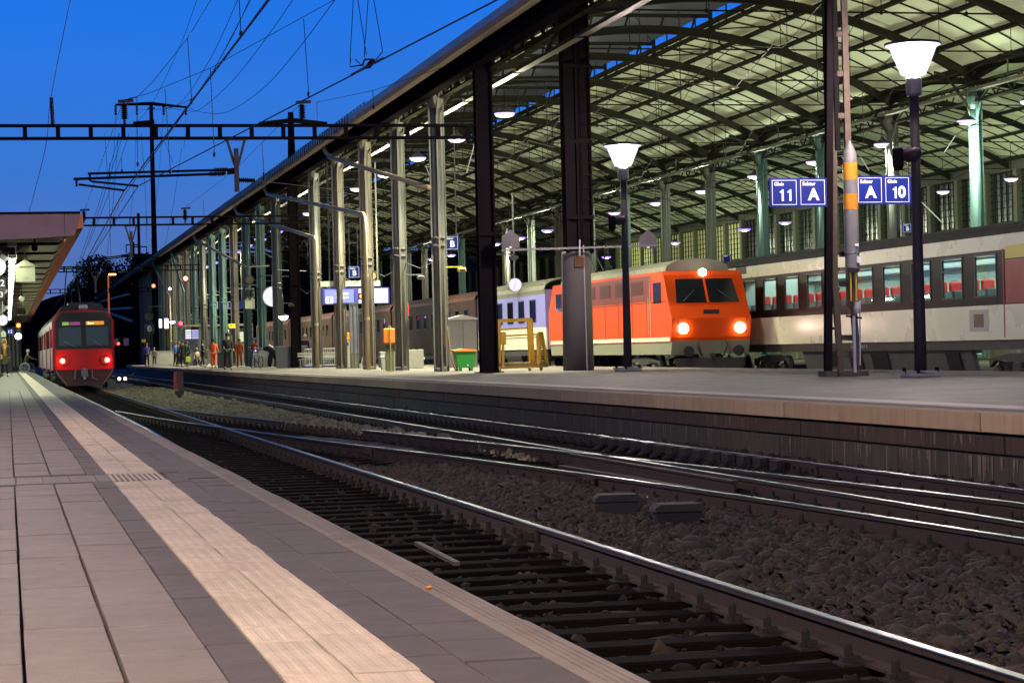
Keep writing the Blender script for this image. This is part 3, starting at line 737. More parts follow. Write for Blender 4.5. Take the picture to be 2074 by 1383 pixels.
m.build('gutter_bracket', M_STEEL, roof, kind='stuff')
m = MB()
y = 93.
while y < 380: m.cb((15.1, y, 11.41), (.05, .08, .09)); y += .9
m.build('snow_guard_stud', M_BLACK, roof, kind='stuff')
m = MB(); m.tube([(15.1, 92.5, 11.47), (15.1, 380, 11.47)], .015, 4); m.build('snow_guard_rail', M_BLACK, roof)
# struts carrying the far end of the eave
m = MB()
for z in (8.5, 6.8): m.bar((15.65, 285, z - 1.4), (15.65, 385, z + 2.3 - (z - 6.8)), .3, .3)
m.bar((15.65, 290, 9), (15.65, 388, 10.5), .25, .25); m.build('end_strut', M_COLG, roof)
# cable trays
for x, z in ((17.35, 10.35), (37.7, 10.65)):
    q = MB(); y = YA
    while y < YB: q.cb((x, y + 4.25, z), (.28, 8.2, .12)); q.bar((x, y + 4.25, z), (x, y + 4.25, zb(x) + .1), .04); y += DY
    q.build('cable_tray', mat('pale tray', (.07, .065, .045), .6, 0, .3, 2), roof)
# wires strung inside
m = MB()
for x, z in ((20.5, 8.6), (22, 9.8), (25, 9.2), (31, 9.6), (33.5, 8.4), (36.3, 8.9), (43, 9.2), (47, 8.8)):
    pts = []
    for i in range(0, 50): y = YA + (YB - YA) * i / 49; pts.append((x + .5 * math.sin(i * .9), y, z + .35 * math.cos(i * PI)))
    m.tube(pts, .018, 4)
for n in range(-2, 22, 2):
    y = Y0 + DY * n
    for x in (20.5, 25, 33.5): m.tube([(x, y, 11.15), (x, y, 8.3)], .015, 4); m.tube([(x - 1.5, y, 11.1), (x, y, 8.8), (x + 1.5, y, 11.1)], .012, 4)
tag(m.build('overhead_wires', M_WIRE), 'overhead wires strung under the station hall roof', 'wires')

# ---------------------------------------------------------------- columns
def column_parts(matc, h=10.9):
    t = thing('hall_column', (0, 0, 0)); m = MB()
    m.lathe([(.20, 0), (.20, h)], (0, 0, 0), 20); m.build('shaft', matc, t, world=False, smooth=True)
    m = MB(); m.box(.19, .32, -.03, .03, 0, h); m.box(-.27, -.19, -.03, .03, 0, h); m.box(-.03, .03, -.30, -.19, 0, h); m.box(-.03, .03, .19, .3, 0, h); m.box(.29, .32, -.06, .06, 0, h); m.build('flange', matc, t, world=False)
    m = MB()
    for z in (4.75, 5.05): m.lathe([(.25, 0), (.29, .02), (.29, .07), (.25, .09)], (0, 0, z), 14)
    m.lathe([(.27, 0), (.27, .12), (.21, .16)], (0, 0, 0), 14); m.box(-.05, .05, -.42, -.3, 0, .28); m.build('collar', matc, t, world=False)
    m = MB(); z = .2
    while z < h: 
        for x, y in ((.34, -.05), (.25, -.035), (-.26, -.035)): m.quad_add([(x - .014, y - .0, z - .014), (x + .014, y, z - .014), (x + .014, y, z + .014), (x - .014, y, z + .014), (x, y - .016, z)], [(0, 1, 4), (1, 2, 4), (2, 3, 4), (3, 0, 4)])
        z += .24
    for z in (4.4, 4.55, 5.4, 5.55, 5.7): m.lathe([(.02, -.23), (.02, -.2)], (-.03, 0, z), 6, 'y'); m.lathe([(.02, -.23), (.02, -.2)], (.05, 0, z + .05), 6, 'y')
    m.build('rivet', matc, t, kind='stuff', world=False)
    m = MB()
    for s in (-1, 1): m.tube([(0, s * .15, 8.9), (0, s * .25, 9.7), (0, s * .7, 10.4), (0, s * 1.7, 10.85)], .05, 5)
    m.lathe([(.2, 0), (.3, .2), (.32, .5), (.24, .6)], (0, 0, 10.0), 10); m.build('bracket', matc, t, world=False)
    return t
protos = {'g': column_parts(M_COLG), 't': column_parts(M_COLT), 'b': column_parts(M_COLB)}
used = set()
cm = {0: 'g', 1: 'g', 2: 't', 3: 't', 4: 'g', 6: 'g', 7: 'b', 8: 'b', 9: 't', 10: 'b', 11: 'b', 12: 'g', 13: 'b', 14: 't', 15: 'g', 16: 'g', 17: 't', 18: 'b', 20: 'b', 21: 'g', 22: 'g'}
cw = {'g': 'grey', 't': 'tan grey', 'b': 'teal green'}
def placecol(k, loc, label, grp):
    if k in used: c = copy_tree(protos[k])
    else: c = protos[k]; used.add(k)
    c.location = loc; tag(c, label, 'column', grp); return c
for n, k in cm.items():
    placecol(k, (XF, Y0 + DY * n, 0), '%s riveted front row column, %s leftwards from the dark mast by the yellow frame' % (cw[k], ordn(n)), 'front row of hall columns')
bk = 'bgbbggbgtgtgbgtgtgb'
for n in range(0, 19):
    k = bk[n]; placecol(k, (XB, Y0 + DY * n, 0), '%s column behind the trains, %s of the rear row counted from the right' % (cw[k], ordn(n)), 'rear row of hall columns')
# dark masts in the front row
def dark_mast(x, y, h, w, label):
    t = thing('steel_mast', (x, y, 0), label, 'mast', 'dark catenary masts in the front row')
    m = MB(); hh = min(h, 11.2); m.box(-w, w, -.05, .05, 0, hh); m.box(-w, -w + .06, -.2, .2, 0, hh); m.box(w - .06, w, -.2, .2, 0, hh)
    if h > hh: m.quad_add([(sx * w * .8 if z < h else sx * w * .5, sy * .15, z) for z in (hh - .01, h) for sx, sy in ((-1, -1), (1, -1), (1, 1), (-1, 1))], [(3, 2, 1, 0), (4, 5, 6, 7), (0, 1, 5, 4), (1, 2, 6, 5), (2, 3, 7, 6), (3, 0, 4, 7)])
    m.build('shaft', M_STEEL, t, world=False)
    m = MB(); m.cb((0, 0, .01), (w * 2 + .3, .7, .05)); m.build('base_plate', M_STEEL, t, world=False)
    m = MB(); m.box(-w - .02, w + .02, -.23, .23, 4.7, 4.8); m.box(-w - .02, w + .02, -.23, .23, h - .6, h - .5); m.build('strap', M_STEEL, t, world=False); return t
dark_mast(XF, Y0 - DY, 11.2, .30, 'dark purple steel mast at the end of the big gantry next to the yellow frame')
dark_mast(XF, Y0 + DY * 5, 14.6, .28, 'tall dark mast whose tip rises above the roof edge left of the departure display')
dark_mast(XF, Y0 + DY * 19, 28.8, .38, 'very tall dark catenary mast with crossarm rising over the roof at the left')
# concrete pillar with steel mast
t = thing('pillar_mast', (19.24, 73.5, 0), 'massive round concrete pillar carrying a dark riveted mast up into the roof', 'pillar')
MB().lathe([(.535, 0), (.52, 2), (.50, 4.0), (.47, 4.1)], (19.22, 73.5, 0), 32).build('concrete_base', M_CONC, t, smooth=True)
m = MB()
m.box(18.82, 19.30, 73.3, 73.36, 4.05, 16); m.box(18.82, 18.90, 73.1, 73.7, 4.05, 16); m.box(19.22, 19.30, 73.1, 73.7, 4.05, 16)
m.box(19.42, 19.78, 73.36, 73.42, 4.05, 16); m.box(19.70, 19.78, 73.15, 73.7, 4.05, 16); m.box(19.40, 19.46, 73.15, 73.7, 4.05, 16); m.build('steel_channel', M_STEEL, t)
m = MB()
for i in range(26): z = 4.6 + i * .42; m.tube([(19.32, 73.02, z), (19.72, 73.02, z)], .018, 5)
m.box(19.30, 19.33, 73.0, 73.04, 4.05, 16); m.box(19.70, 19.73, 73.0, 73.04, 4.05, 16); m.build('ladder', M_STEEL, t)
m = MB()
for z in (5.2, 7.8, 10.4, 13): m.box(18.8, 19.8, 73.06, 73.12, z, z + .14)
m.build('batten_plate', M_STEEL, t)
MB().tube([(19.38, 72.95, 0), (19.36, 72.98, 4.3)], .02, 6).build('conduit', M_GREYL, t)
c = at(1175, 530, Y=72.85); m = MB(); m.cb((c.x, 72.95, c.z), (.34, .06, .34)); pq = m.build('plaque', mat('rust plaque', (.16, .06, .03), .7, .2, .5, 20), t)
m = MB()
for k in range(4): m.box(c.x - .12, c.x + .12, 72.912, 72.919, c.z - .11 + k * .065, c.z - .09 + k * .065)
m.build('embossed_line', mat('plaque line', (.05, .02, .01), .7), pq)
# cross bar with two pentagon boards
t = thing('signal_crossbar', (19.3, 72.6, 4.3), 'thin grey crossbar on the concrete pillar carrying two blank grey boards', 'crossbar')
a, b = at(1016, 507, Y=72.6), at(1331, 497, Y=72.6)
MB().bar(a, b, .05, .07).build('bar', M_GREY, t)
MB().bar(at(1174, 486, Y=72.6), at(1174, 518, Y=72.6), .06, .05).build('bracket', M_GREYL, t)
m = MB()
for sx in (1034, 1313):
    p = at(sx, 487, Y=72.65); w = .31 if sx < 1100 else .3
    MB().prism([(p.x - w, p.z - .27), (p.x + w, p.z - .27), (p.x + w, p.z + .12), (p.x, p.z + .37), (p.x - w, p.z + .12)], 72.62, 72.66).build('board', mat('board back', (.085, .075, .08), .5, 0, .3, 3), t)
m = MB()
for sx in (1034, 1313): p = at(sx, 501, Y=72.6); m.cb((p.x, 72.6, p.z), (.09, .03, .06))
m.build('board_label', M_WHITE, t)

# ---------------------------------------------------------------- pendant lamps of the hall
def pendant(stem, vio=False):
    t = thing('pendant_lamp', (0, 0, 0))
    MB().lathe([(.06, .34), (.09, .25), (.12, .2), (.28, .10), (.385, .015), (.385, .004), (.24, .04), (.1, .15)], (0, 0, 0), 18).build('shade', mat('lamp shade', (.06, .055, .06), .5, .2), t, world=False)
    q = 1.25 if vio else 1; MB().lathe([(.38 * q, .0), (.36 * q, -.06), (.28 * q, -.12 * q), (.14, -.15 * q), (.03, -.155 * q)], (0, 0, 0), 18).build('diffuser', emis('violet halo lamp', (.34, .20, 1), 1.9) if vio else emis('violet white halo lamp', (.70, .52, 1), 1.8), t, world=False)  # violet halo put into diffuser colour; far ones widened for their glare
    MB().tube([(0, 0, .34), (0, 0, .34 + stem)], .018, 5).build('stem', M_RIB, t, world=False); return t
plampz = 9.45
pr = {}
def placelamp(x, y, stem, label, grp, power, col, up=.42):
    vio = y > 150; kk = (round(stem, 2), vio)
    if kk not in pr: pr[kk] = pendant(stem, vio); c = pr[kk]
    else: c = copy_tree(pr[kk])
    c.location = (x, y, plampz); tag(c, label, 'lamp', grp)
    if power:
        lamp('SPOT', 'lamp_light', (x, y, plampz - .3), power * 4.8, col, shadow_soft_size=.22, spot_size=2.1, spot_blend=1)
        lamp('POINT', 'lamp_light', (x, y, plampz - .42), power * up, col, shadow_soft_size=.22)
    return c
GW = (1, .97, .68)
def xof(px, k): return (plampz - .84) / k
fr = [(1022, 230), (925, 281), (846, 320), (780, 354), (723, 382), (625, 432), (560, 468), (527, 484), (500, 496), (475, 509), (452, 521), (432, 531), (414, 539)]
for i, (px, py) in enumerate(fr):
    p = at(px, py, Z=plampz)
    placelamp(p.x, p.y, zb(p.x) - plampz - .34, 'violet white pendant lamp of the front row, %s from the right' % ordn(i), 'front row of pendant lamps', 2600 if i < 6 else 3000, GW)
rr_ = [(1958, 245), (1787, 292), (1648, 328), (1528, 357), (1422, 387), (1328, 411), (1244, 431), (1109, 466), (1053, 481), (1004, 493), (913, 516), (875, 524)]
for i, (px, py) in enumerate(rr_):
    p = at(px, py, Z=plampz)
    placelamp(p.x, p.y, 1.4, 'pendant lamp of the middle row over the trains, %s from the right' % ordn(i), 'middle row of pendant lamps', 1250, (.88, 1, .72), up=1.0)
for i, (px, py) in enumerate([(2048, 362), (1910, 388), (1590, 450), (1508, 464), (1367, 491), (1228, 520)]):
    p = at(px, py, Z=plampz)
    placelamp(p.x, p.y, 1.6, 'small distant pendant lamp of the rear row, %s from the right' % ordn(i), 'rear row of pendant lamps', 1500, (.92, 1, .64), up=.42)
# nearer pendants of the same rows outside the picture on the right
for i in range(4):
    placelamp(36.9, 74.5 - i * 8.6, 1.4, 'pendant lamp of the middle row over the trains, %s beyond the right picture edge' % ordn(i), 'middle row of pendant lamps', 1900, (.9, 1, .68), up=.42) if i < 2 else None

# ---------------------------------------------------------------- far hall wall
wl = thing('hall_rear_wall', (XW, 180, 0), 'rear wall of the station hall with tall dark windows and pale pilasters', 'wall')
MB().box(XW, XW + .4, 50, 400, -.6, 7.9).build('wall', mat('rear wall stone', (.09, .09, .07), .85, 0, .5, .8), wl)
MB().box(XW, XW + .4, 50, 400, 11.0, 15).build('wall_head', mat('rear wall stone'  , (.2, .2, .2)), wl)
wf = MB(); y = 96.; pm = mat('pilaster paint', (.12, .125, .09), .7, 0, .3, 1); pmesh = None
wm = {}; nwin = 0
while y < 330:
    lit = 176 < y < 214
    kk = 'lit' if lit else 'dark'
    if kk not in wm:
        f = MB(); 
        for j in range(6): f.box(-.02, .06, -2 + j * .8 - .03, -2 + j * .8 + .03, 7.9, 10.9)
        for j in range(8): f.box(-.02, .06, -2, 2, 7.9 + j * .43 - .02, 7.9 + j * .43 + .02)
        g_ = MB(); g_.box(.08, .1, -2, 2, 7.9, 10.95)
        wm[kk] = (f.mesh('window', M_RIB), g_.mesh('pane', mat('lit blind', (.42, .42, .22), .8, emit=(.3, .32, .1), estr=.5) if lit else mat('dim hall glass', (.025, .04, .045), .3, 0, .7, 2)))
    o = link('window', wm[kk][0], wl); o.location = (0, y - 180, 0); p_ = link('pane', wm[kk][1], o)
    if pmesh is None: pmesh = MB().cb((-.1, 0, 5.2), (.35, .5, 11.6), .03).mesh('pilaster', pm)
    q = link('pilaster', pmesh, wl); q.location = (0, y + 2.15 - 180, 0)
    y += 4.3
# added dark sheet hides the sky beyond the far end of the hall
tag(MB().box(16.5, 61, 290, 291, -.6, 14.2).build('added_end_sheet', mat('added dark sheet', (.012, .010, .014), 1, spec=0)), 'dark sheet added to close off the sky at the far hall end', 'wall')
# ================================================================ STREET LAMPS, SIGN MAST
def bowlmat():
    if 'bowl glass' in MATS: return MATS['bowl glass']
    m = bpy.data.materials.new('bowl glass'); m.use_nodes = True; nt = m.node_tree; nt.nodes.clear(); o = nt.nodes.new('ShaderNodeOutputMaterial'); a = nt.nodes.new('ShaderNodeBsdfTransparent'); e_ = nt.nodes.new('ShaderNodeEmission'); x = nt.nodes.new('ShaderNodeMixShader')
    e_.inputs[0].default_value = (1, .82, 1, 1); e_.inputs[1].default_value = 3.4; x.inputs[0].default_value = .22; nt.links.new(a.outputs[0], x.inputs[1]); nt.links.new(e_.outputs[0], x.inputs[2]); nt.links.new(x.outputs[0], o.inputs[0]); MATS['bowl glass'] = m; return m
def street_lamp(x, y, label, power, speaker=True, grp='cone lamps on the island platform', col=(1, .80, .74)):
    t = thing('street_lamp', (x, y, 0), label, 'street lamp', grp)
    MB().lathe([(.135, .08), (.13, 1.2), (.105, 3.5), (.10, 6.1)], (0, 0, 0), 16).build('pole', M_LAMPP, t, world=False, smooth=True)
    m = MB(); m.cb((0, 0, .04), (.75, .5, .07), .01); m.cb((0, 0, .105), (.95, .12, .05)); m.cb((0, 0, .115), (.12, .7, .05)); m.build('base_plate', M_CONCL if power else M_CONCL, t, world=False)
    m = MB()
    for sx in (-.38, .38):
        for sy in (-.05, .05): m.lathe([(.025, .1), (.025, .2)], (sx, sy, 0), 6)
    m.build('bolt', M_STEEL, t, world=False)
    MB().lathe([(.12, 6.05), (.17, 6.1), (.17, 6.42), (.15, 6.48)], (0, 0, 0), 16).build('neck', M_NECK, t, world=False)
    cup = MB().lathe([(.24, 6.5), (.27, 6.52), (.45, 6.95), (.52, 7.14), (.50, 7.14), (.43, 6.95), (.25, 6.55)], (0, 0, 0), 24).build('lamp_bowl', bowlmat(), t, world=False, smooth=True)
    MB().lathe([(.05, 6.52), (.13, 6.58), (.20, 6.75), (.20, 6.98), (.08, 7.1)], (0, 0, 0), 16).build('bulb', emis('bulb %.0f' % power, col, power * 6), t, world=False, smooth=True)
    MB().lathe([(.60, 7.15), (.62, 7.17), (.6, 7.2), (.2, 7.27), (.05, 7.28)], (0, 0, 0), 24).build('canopy_disc', M_LAMPP, t, world=False)
    MB().lathe([(.52, 7.12), (.595, 7.145), (.595, 7.15), (.5, 7.15)], (0, 0, 0), 24).build('glass_rim', emis('rim glow', (.9, .8, 1), 1.2), t, world=False)
    if speaker:
        sp_ = MB()
        sp_.lathe([(.09, -.45), (.13, -.4), (.13, -.08), (.16, 0), (.16, .02)][::1], (-.2, -.1, 4.78 if speaker == 1 else 4.9), 14, 'y'); s_ = sp_.build('loudspeaker', M_LAMPP, t, world=False, smooth=True)
        MB().lathe([(.08, 0), (.12, .1), (.12, .45), (.09, .48)], (-.42, -.05, 4.45 if speaker == 1 else 4.55), 12).build('floodlight', M_STEEL, t, world=False)
        MB().bar((-.45, 0, 4.95), (.14, 0, 4.95), .04).build('bracket', M_GREYL, t, world=False)
    # light leaves the open sides of the bowl
    return t
p1 = at(1272, 752, Z=0); p2 = at(1865, 763, Z=0)
SLP = 235
street_lamp(p1.x, p1.y, 'cone shaped street lamp with loudspeaker right of the concrete pillar', SLP)
street_lamp(p2.x, p2.y, 'larger looking cone shaped street lamp standing in front of the white coach at the right', SLP)
street_lamp(p2.x, p2.y - 23, 'added cone lamp out of view on the right that brightens the standing coach', SLP)  # added lamp out of view, there to brighten the standing coach
street_lamp(-2.6, 1.5, 'cone lamp on the near platform behind the camera', 1080, False, 'cone lamps on the near platform', (1, .76, .62))
street_lamp(-3.0, 26, 'cone lamp on the near platform left of the picture', 520, False, 'cone lamps on the near platform', (1, .76, .62))

# right lattice mast with weight tube and signs
ym = 47.5
t = thing('lattice_mast', (18.75, ym, 0), 'rusty lattice catenary mast with a grey and orange striped weight tube', 'mast')
def P(px, py, y=ym): return at(px, py, Y=y)
A, B = P(1677, 757), P(1680, 0); MB().bar(A, B, .15, .16).build('dark_leg', M_STEEL, t)
m = MB()
for (a, b) in (((1703, 757), (1690, 560)), ((1690, 560), (1686, 0)), ((1738, 757), (1724, 560)), ((1724, 560), (1709, 0))):
    A, B = P(*a), P(*b); m.bar(A, B, .09, .14)
B2 = m
m.build('leg', mat('rusty mast steel', (.085, .062, .048), .75, .1, .6, 6, (.035, .025, .02)), t)
m = MB()
for py in (755, 718, 684, 632, 575, 515): 
    A, B = P(1700, py), P(1733 - (755 - py) * .055, py); m.bar(A + Vector((0, -.02, 0)), B + Vector((0, -.02, 0)), .06, .13)
for py in (745, 705, 665, 625, 585, 545, 505, 465, 430, 395): A, B = P(1675, py), P(1700, py); m.bar(A, B, .05, .07)
for py in (330, 235, 150, 70): A, B = P(1678, py), P(1715, py); m.bar(A, B, .05, .12)
m.build('batten', mat('rusty mast steel', (1, 1, 1)), t)
A = P(1689, 200); m = MB(); m.box(A.x - .19, A.x + .17, ym + .08, ym + .14, 5.2, 9.6); m.box(A.x - .02, A.x + .06, ym - .1, ym + .08, 5.2, 9.6); m.build('web_plate', M_STEEL, t)
m = MB(); A = P(1677, 762); m.cb((A.x, ym, .06), (.28, .5, .14)); A = P(1722, 762); m.cb((A.x, ym, .06), (.72, .5, .14), .02); m.build('foot', mat('rusty mast steel', (1, 1, 1)), t)
wx = P(1712, 400).x + .02; yw = ym - .28
zt = lambda py: P(1712, py, yw).z
m = MB(); m.lathe([(.165, zt(543)), (.165, zt(325)), (.15, zt(310)), (.05, zt(289)), (.02, zt(286))], (wx, yw, 0), 20); m.build('weight_tube', mat('weight tube grey', (.19, .19, .195), .6, .05, .3, 9, (.14, .14, .14)), t, smooth=False)
for a, b in ((365, 330), (425, 393)): MB().lathe([(.169, zt(a)), (.169, zt(b))], (wx, yw, 0), 20).build('orange_band', mat('orange band', (.62, .24, .01), .5, 0, .3, 9), t)
m = MB(); m.lathe([(.17, zt(515)), (.178, zt(513)), (.17, zt(511))], (wx, yw, 0), 16); m.lathe([(.12, zt(552)), (.17, zt(545))], (wx, yw, 0), 16); m.build('tube_clamp', M_GREY, t)
m = MB(); m.box(wx - .0, wx + .09, yw - .19, yw - .17, zt(500), zt(494)); m.box(wx + .04, wx + .15, yw - .2, yw - .17, zt(533), zt(520)); m.build('tag', M_WHITE, t)
m = MB()
for dx in (-.05, .08): m.bar((wx + dx, yw, zt(550)), (wx + dx, yw, zt(610)), .035)
m.build('insulator_bar', M_YEL, t)
m = MB(); m.lathe([(.06, zt(635)), (.09, zt(625)), (.06, zt(612))], (wx + .1, yw, 0), 8); m.bar((wx, yw, zt(640)), (wx, yw, zt(755)), .06); m.bar((wx + .16, yw, zt(610)), (wx + .13, yw, zt(740)), .03); m.build('counterweight_rod', M_GREYL, t)
m = MB(); m.bar((wx - .18, yw, zt(640)), (wx + .2, yw, zt(645)), .04); m.bar((wx - .2, ym, zt(513)), (wx, yw, zt(513)), .04); m.bar((wx - .2, ym, zt(312)), (wx, yw, zt(312)), .04); m.build('clamp_arm', M_STEEL, t)

def numtext(s, size, m_, loc, par):
    if '1' not in s: return text(s, size, m_, loc, par, bold=.035)
    adv = size * .50; x = -adv * (len(s) - 1) / 2; h = size * .72; first = None
    for c in s:
        if c == '1':
            b = MB(); g = [(.02, -.5), (.20, -.5), (.20, .5), (.07, .5), (.03, .40), (-.14, .34), (-.14, .20), (.02, .22)]
            b.prism([(loc[0] + x + u * size * .72, loc[2] + v * h) for u, v in g], loc[1] - .004, loc[1] + .004); b.build('digit', m_, par)
        else: text(c, size, m_, (loc[0] + x, loc[1], loc[2]), par, name='digit', bold=.035)
        x += adv
def sign_panel(name, cx, cz, y, w, h, cells, label, par=None, cell_w=.56, txt=(.11, .40), grp=None, glow=True):
    """blue board; cells = [(x offset, small text, big text)] each in a white outlined square"""
    t = thing(name, (cx, y, cz), label, 'sign', grp)
    MB().box(-w / 2, w / 2, 0, .08, -h / 2, h / 2).build('board', M_BLUE, t, world=False)
    for ox, s1, s2 in cells:
        hw = cell_w / 2; hh = h / 2 - .045 * h / .65; q = .012 * h / .65
        m = MB()
        for a in ((-hw, hw, hh - q, hh), (-hw, hw, -hh, -hh + q), (-hw, -hw + q, -hh, hh), (hw - q, hw, -hh, hh)): m.box(ox + a[0], ox + a[1], -.006, -.002, a[2], a[3])
        m.build('cell_frame', M_SIGNW, t, world=False)
        o = Vector((cx, y, cz))
        if s1: text(s1, txt[0] * 1.15, M_SIGNW, o + Vector((ox - hw + .05, -.006, hh * .68)), t, align='LEFT', bold=.03)
        if s2: numtext(s2, txt[1], M_SIGNW, o + Vector((ox + .02, -.006, -hh * .22)), t)
    return t
A, B = at(1556, 362, Y=ym), at(1672, 419, Y=ym)
cx, cz, w, h = (A.x + B.x) / 2, (A.z + B.z) / 2, B.x - A.x, A.z - B.z
sign_panel('platform_sign', cx, cz, ym - .1, w, h, [(-w * .25, 'Gleis', '11'), (w * .25, 'Sektor', 'A')], 'blue board reading Gleis 11 Sektor A on the left of the lattice mast', cell_w=w * .43, grp=None, txt=(.10, .37))
A, B = at(1730, 357, Y=ym), at(1842, 414, Y=ym); cx, cz, w, h = (A.x + B.x) / 2, (A.z + B.z) / 2, B.x - A.x, A.z - B.z
sign_panel('platform_sign', cx, cz, ym - .1, w, h, [(-w * .25, 'Sektor', 'A'), (w * .25, 'Gleis', '10')], 'blue board reading Sektor A Gleis 10 between the lattice mast and the street lamp', cell_w=w * .43, txt=(.10, .37))
m = MB(); 
for py in (366, 410): m.bar(at(1668, py, Y=ym), at(1735, py, Y=ym), .04)
t2 = m.build('sign_bracket', M_GREYL, t)
# hanging sector B signs
def bsign(px, py, y, wpx, label, hanger=None, big='B', small='Sektor'):
    c = at(px, py, Y=y); s = wpx * y / F_PX / .975 * .975
    h = s * 1.05
    t = sign_panel('sector_sign', c.x, c.z, y, s, h, [(0, small, big)], label, cell_w=s * .86, txt=(s * .15, s * .62))
    if hanger:
        m = MB()
        for sx in (-s * .36, s * .36): m.tube([(sx, .04, h / 2), (sx, .04, hanger)], .025, 6)
        m.bar((-s * .36, .04, hanger * .6), (s * .36, .04, hanger * .6), .03); m.build('hanger_rod', M_COLG, t, world=False)
    return t
bsign(915, 492, 84.5, 29, 'blue sector B sign hanging on two rods beside the first grey column', 4.6)
bsign(717, 551, 112, 24, 'smaller blue sector B sign above the departure display', 2.5)
bsign(1837, 462, 90, 20, 'partly hidden blue sector B sign above the white coach roof behind the street lamp', 3)
bsign(1472, 524, 150, 18, 'tiny blue sign just above the dark coach roof in the background', 3, big='', small='Sektor')
# ================================================================ GANTRIES AND WIRES
def insulator(m, p, q, r=.085, n=9):
    """ribbed insulator between two points"""
    p = Vector(p); q = Vector(q); L = (q - p).length; k = 2 * n; pts = []; rs = []
    for i in range(k + 1):
        pts.append(p.lerp(q, .04 + .92 * i / k)); rs.append(r if i % 2 else r * .42)
    m.tube(pts, rs, 8); m.tube([p, q], r * .3, 5); return m
def gantry(y, x0, x1, zlo, zhi, label, step=1.06, tilt=0, post=True):
    t = thing('gantry', (x0 + 8, y, zlo), label, 'gantry', 'gantries across the tracks')
    m = MB(); m.box(x0, x1, y - .12, y + .12, zhi - .09, zhi); m.box(x0, x1, y - .12, y + .12, zlo, zlo + .09); m.build('chord', M_STEEL, t)
    m = MB(); x = x0 + .3
    while x < x1: m.box(x - .07, x + .07, y - .1, y - .02, zlo + .088, zhi - .088); x += step
    m.build('upright', M_STEEL, t)
    return t
Y1 = Y0 - DY; Y2 = Y0 + DY * 5 - 4.3; Y3 = Y0 + DY * 12; Y4 = Y0 + DY * 19
g1 = gantry(Y1, -7, XF - .3, 8.02, 8.53, 'big dark steel gantry beam crossing the sky in front of the roof edge')
g2 = gantry(Y2, -3, XF, 7.95, 8.45, 'second gantry beam behind the near canopy corner')
g3 = gantry(Y3, -3, XF, 7.95, 8.45, 'third gantry beam low over the red train')
g4 = gantry(Y4, -3, XF, 7.95, 8.45, 'fourth and farthest gantry beam behind the pantograph')
# drop post with V bracket and two registration arms
def drop(g, y, xc, ztop, label=None, near=True):
    m = MB(); m.bar((xc - .30, y, ztop), (xc - .06, y, ztop - .85), .08); m.bar((xc + .30, y, ztop), (xc + .06, y, ztop - .85), .08); m.bar((xc - .38, y, ztop + .02), (xc + .38, y, ztop + .02), .12, .1)
    m.box(xc - .075, xc + .075, y - .08, y + .08, ztop - 1.75, ztop - .3); m.build('drop_post', mat('worn brown steel', (.07, .05, .045), .6, .1, .5, 6), g)
drop(g1, Y1, at(478, 300, Y=Y1).x, 8.02)
drop(g2, Y2, at(266, 500, Y=Y2).x, 7.95)
drop(g3, Y3, at(193, 560, Y=Y3).x, 7.95)
def G(px, py, y=Y1): return at(px, py, Y=y)
t = thing('registration_arm', G(478, 350), 'pair of long horizontal registration arms with ribbed insulators hanging from the big gantry', 'catenary arm')
m = MB(); m.tube([G(178, 352), G(435, 345)], .045, 6); m.tube([G(149, 363), G(425, 353)], .05, 6); m.tube([G(182, 350), G(182, 366), G(187, 368), G(280, 377)], .04, 6); m.tube([G(155, 363), G(155, 378), G(160, 374), G(252, 386)], .04, 6)
m.tube([G(246, 352), G(247, 344)], .03, 5); m.tube([G(222, 360), G(222, 352)], .03, 5); m.build('arm_tube', M_STEEL, t)
m = MB(); insulator(m, G(433, 345), G(463, 344), .1, 8); insulator(m, G(422, 353), G(458, 352), .1, 9); m.build('insulator', M_BLACK, t)
MB().bar(G(460, 348), G(480, 346), .12, .2).build('clamp', M_STEEL, t)
t = thing('registration_arm', G(266, 500, Y2), 'small registration arm below the second gantry beam', 'catenary arm')
m = MB(); m.tube([G(175, 527, Y2), G(245, 518, Y2)], .04, 6); m.tube([G(180, 530, Y2), G(262, 519, Y2), G(325, 522, Y2)], .035, 6); m.build('arm_tube', M_STEEL, t)
m = MB(); insulator(m, G(245, 518, Y2), G(262, 517, Y2), .1, 6); m.build('insulator', M_BLACK, t)
t = thing('guy_insulator', G(500, 365), 'ribbed insulator pointing right from the drop post towards the roof', 'insulator')
m = MB(); insulator(m, G(482, 365), G(520, 366), .1, 9); m.build('ribbed_body', M_BLACK, t)
# upright insulators on the gantries
def upins(px, py0, py1, y, label, r=.14):
    t = thing('upright_insulator', at(px, py1, Y=y), label, 'insulator'); m = MB()
    a, b = at(px, py1, Y=y), at(px, py0 + (py1 - py0) * .14, Y=y); a.x = b.x = (a.x + b.x) / 2
    insulator(m, a.lerp(b, .2), b, r, 8); m.tube([a, a.lerp(b, .2)], .05, 6); m.build('ribbed_body', M_BLACK, t)
    m = MB(); m.bar(b + Vector((-.2, 0, .05)), b + Vector((.3, 0, .08)), .14, .1); m.build('wire_clamp', M_BLACK, t); return t
upins(252, 202, 252, Y1, 'large upright ribbed insulator standing on the big gantry at the left')
upins(612, 205, 250, Y1, 'upright ribbed insulator on the big gantry near the roof edge')
upins(170, 424, 452, Y2, 'small upright insulator on the second gantry beside the canopy corner')
upins(375, 420, 452, Y2, 'small upright insulator on the second gantry near the roof')
t = thing('gantry_spike', G(106, 252), 'thin post on the big gantry holding a slack cable at the far left', 'cable post')
MB().tube([G(107, 252), G(104, 198)], .07, 6).build('post', M_BLACK, t)
m = MB(); m.quad_add([], []); 
A, B, C_ = G(525, 252), G(592, 244), G(662, 252)
for a, b in ((A, B), (B, C_)): m.bar(a, b, .2, .14)
m.bar(G(270, 251), G(312, 247), .2, .12); m.build('top_bracket', M_STEEL, g1)
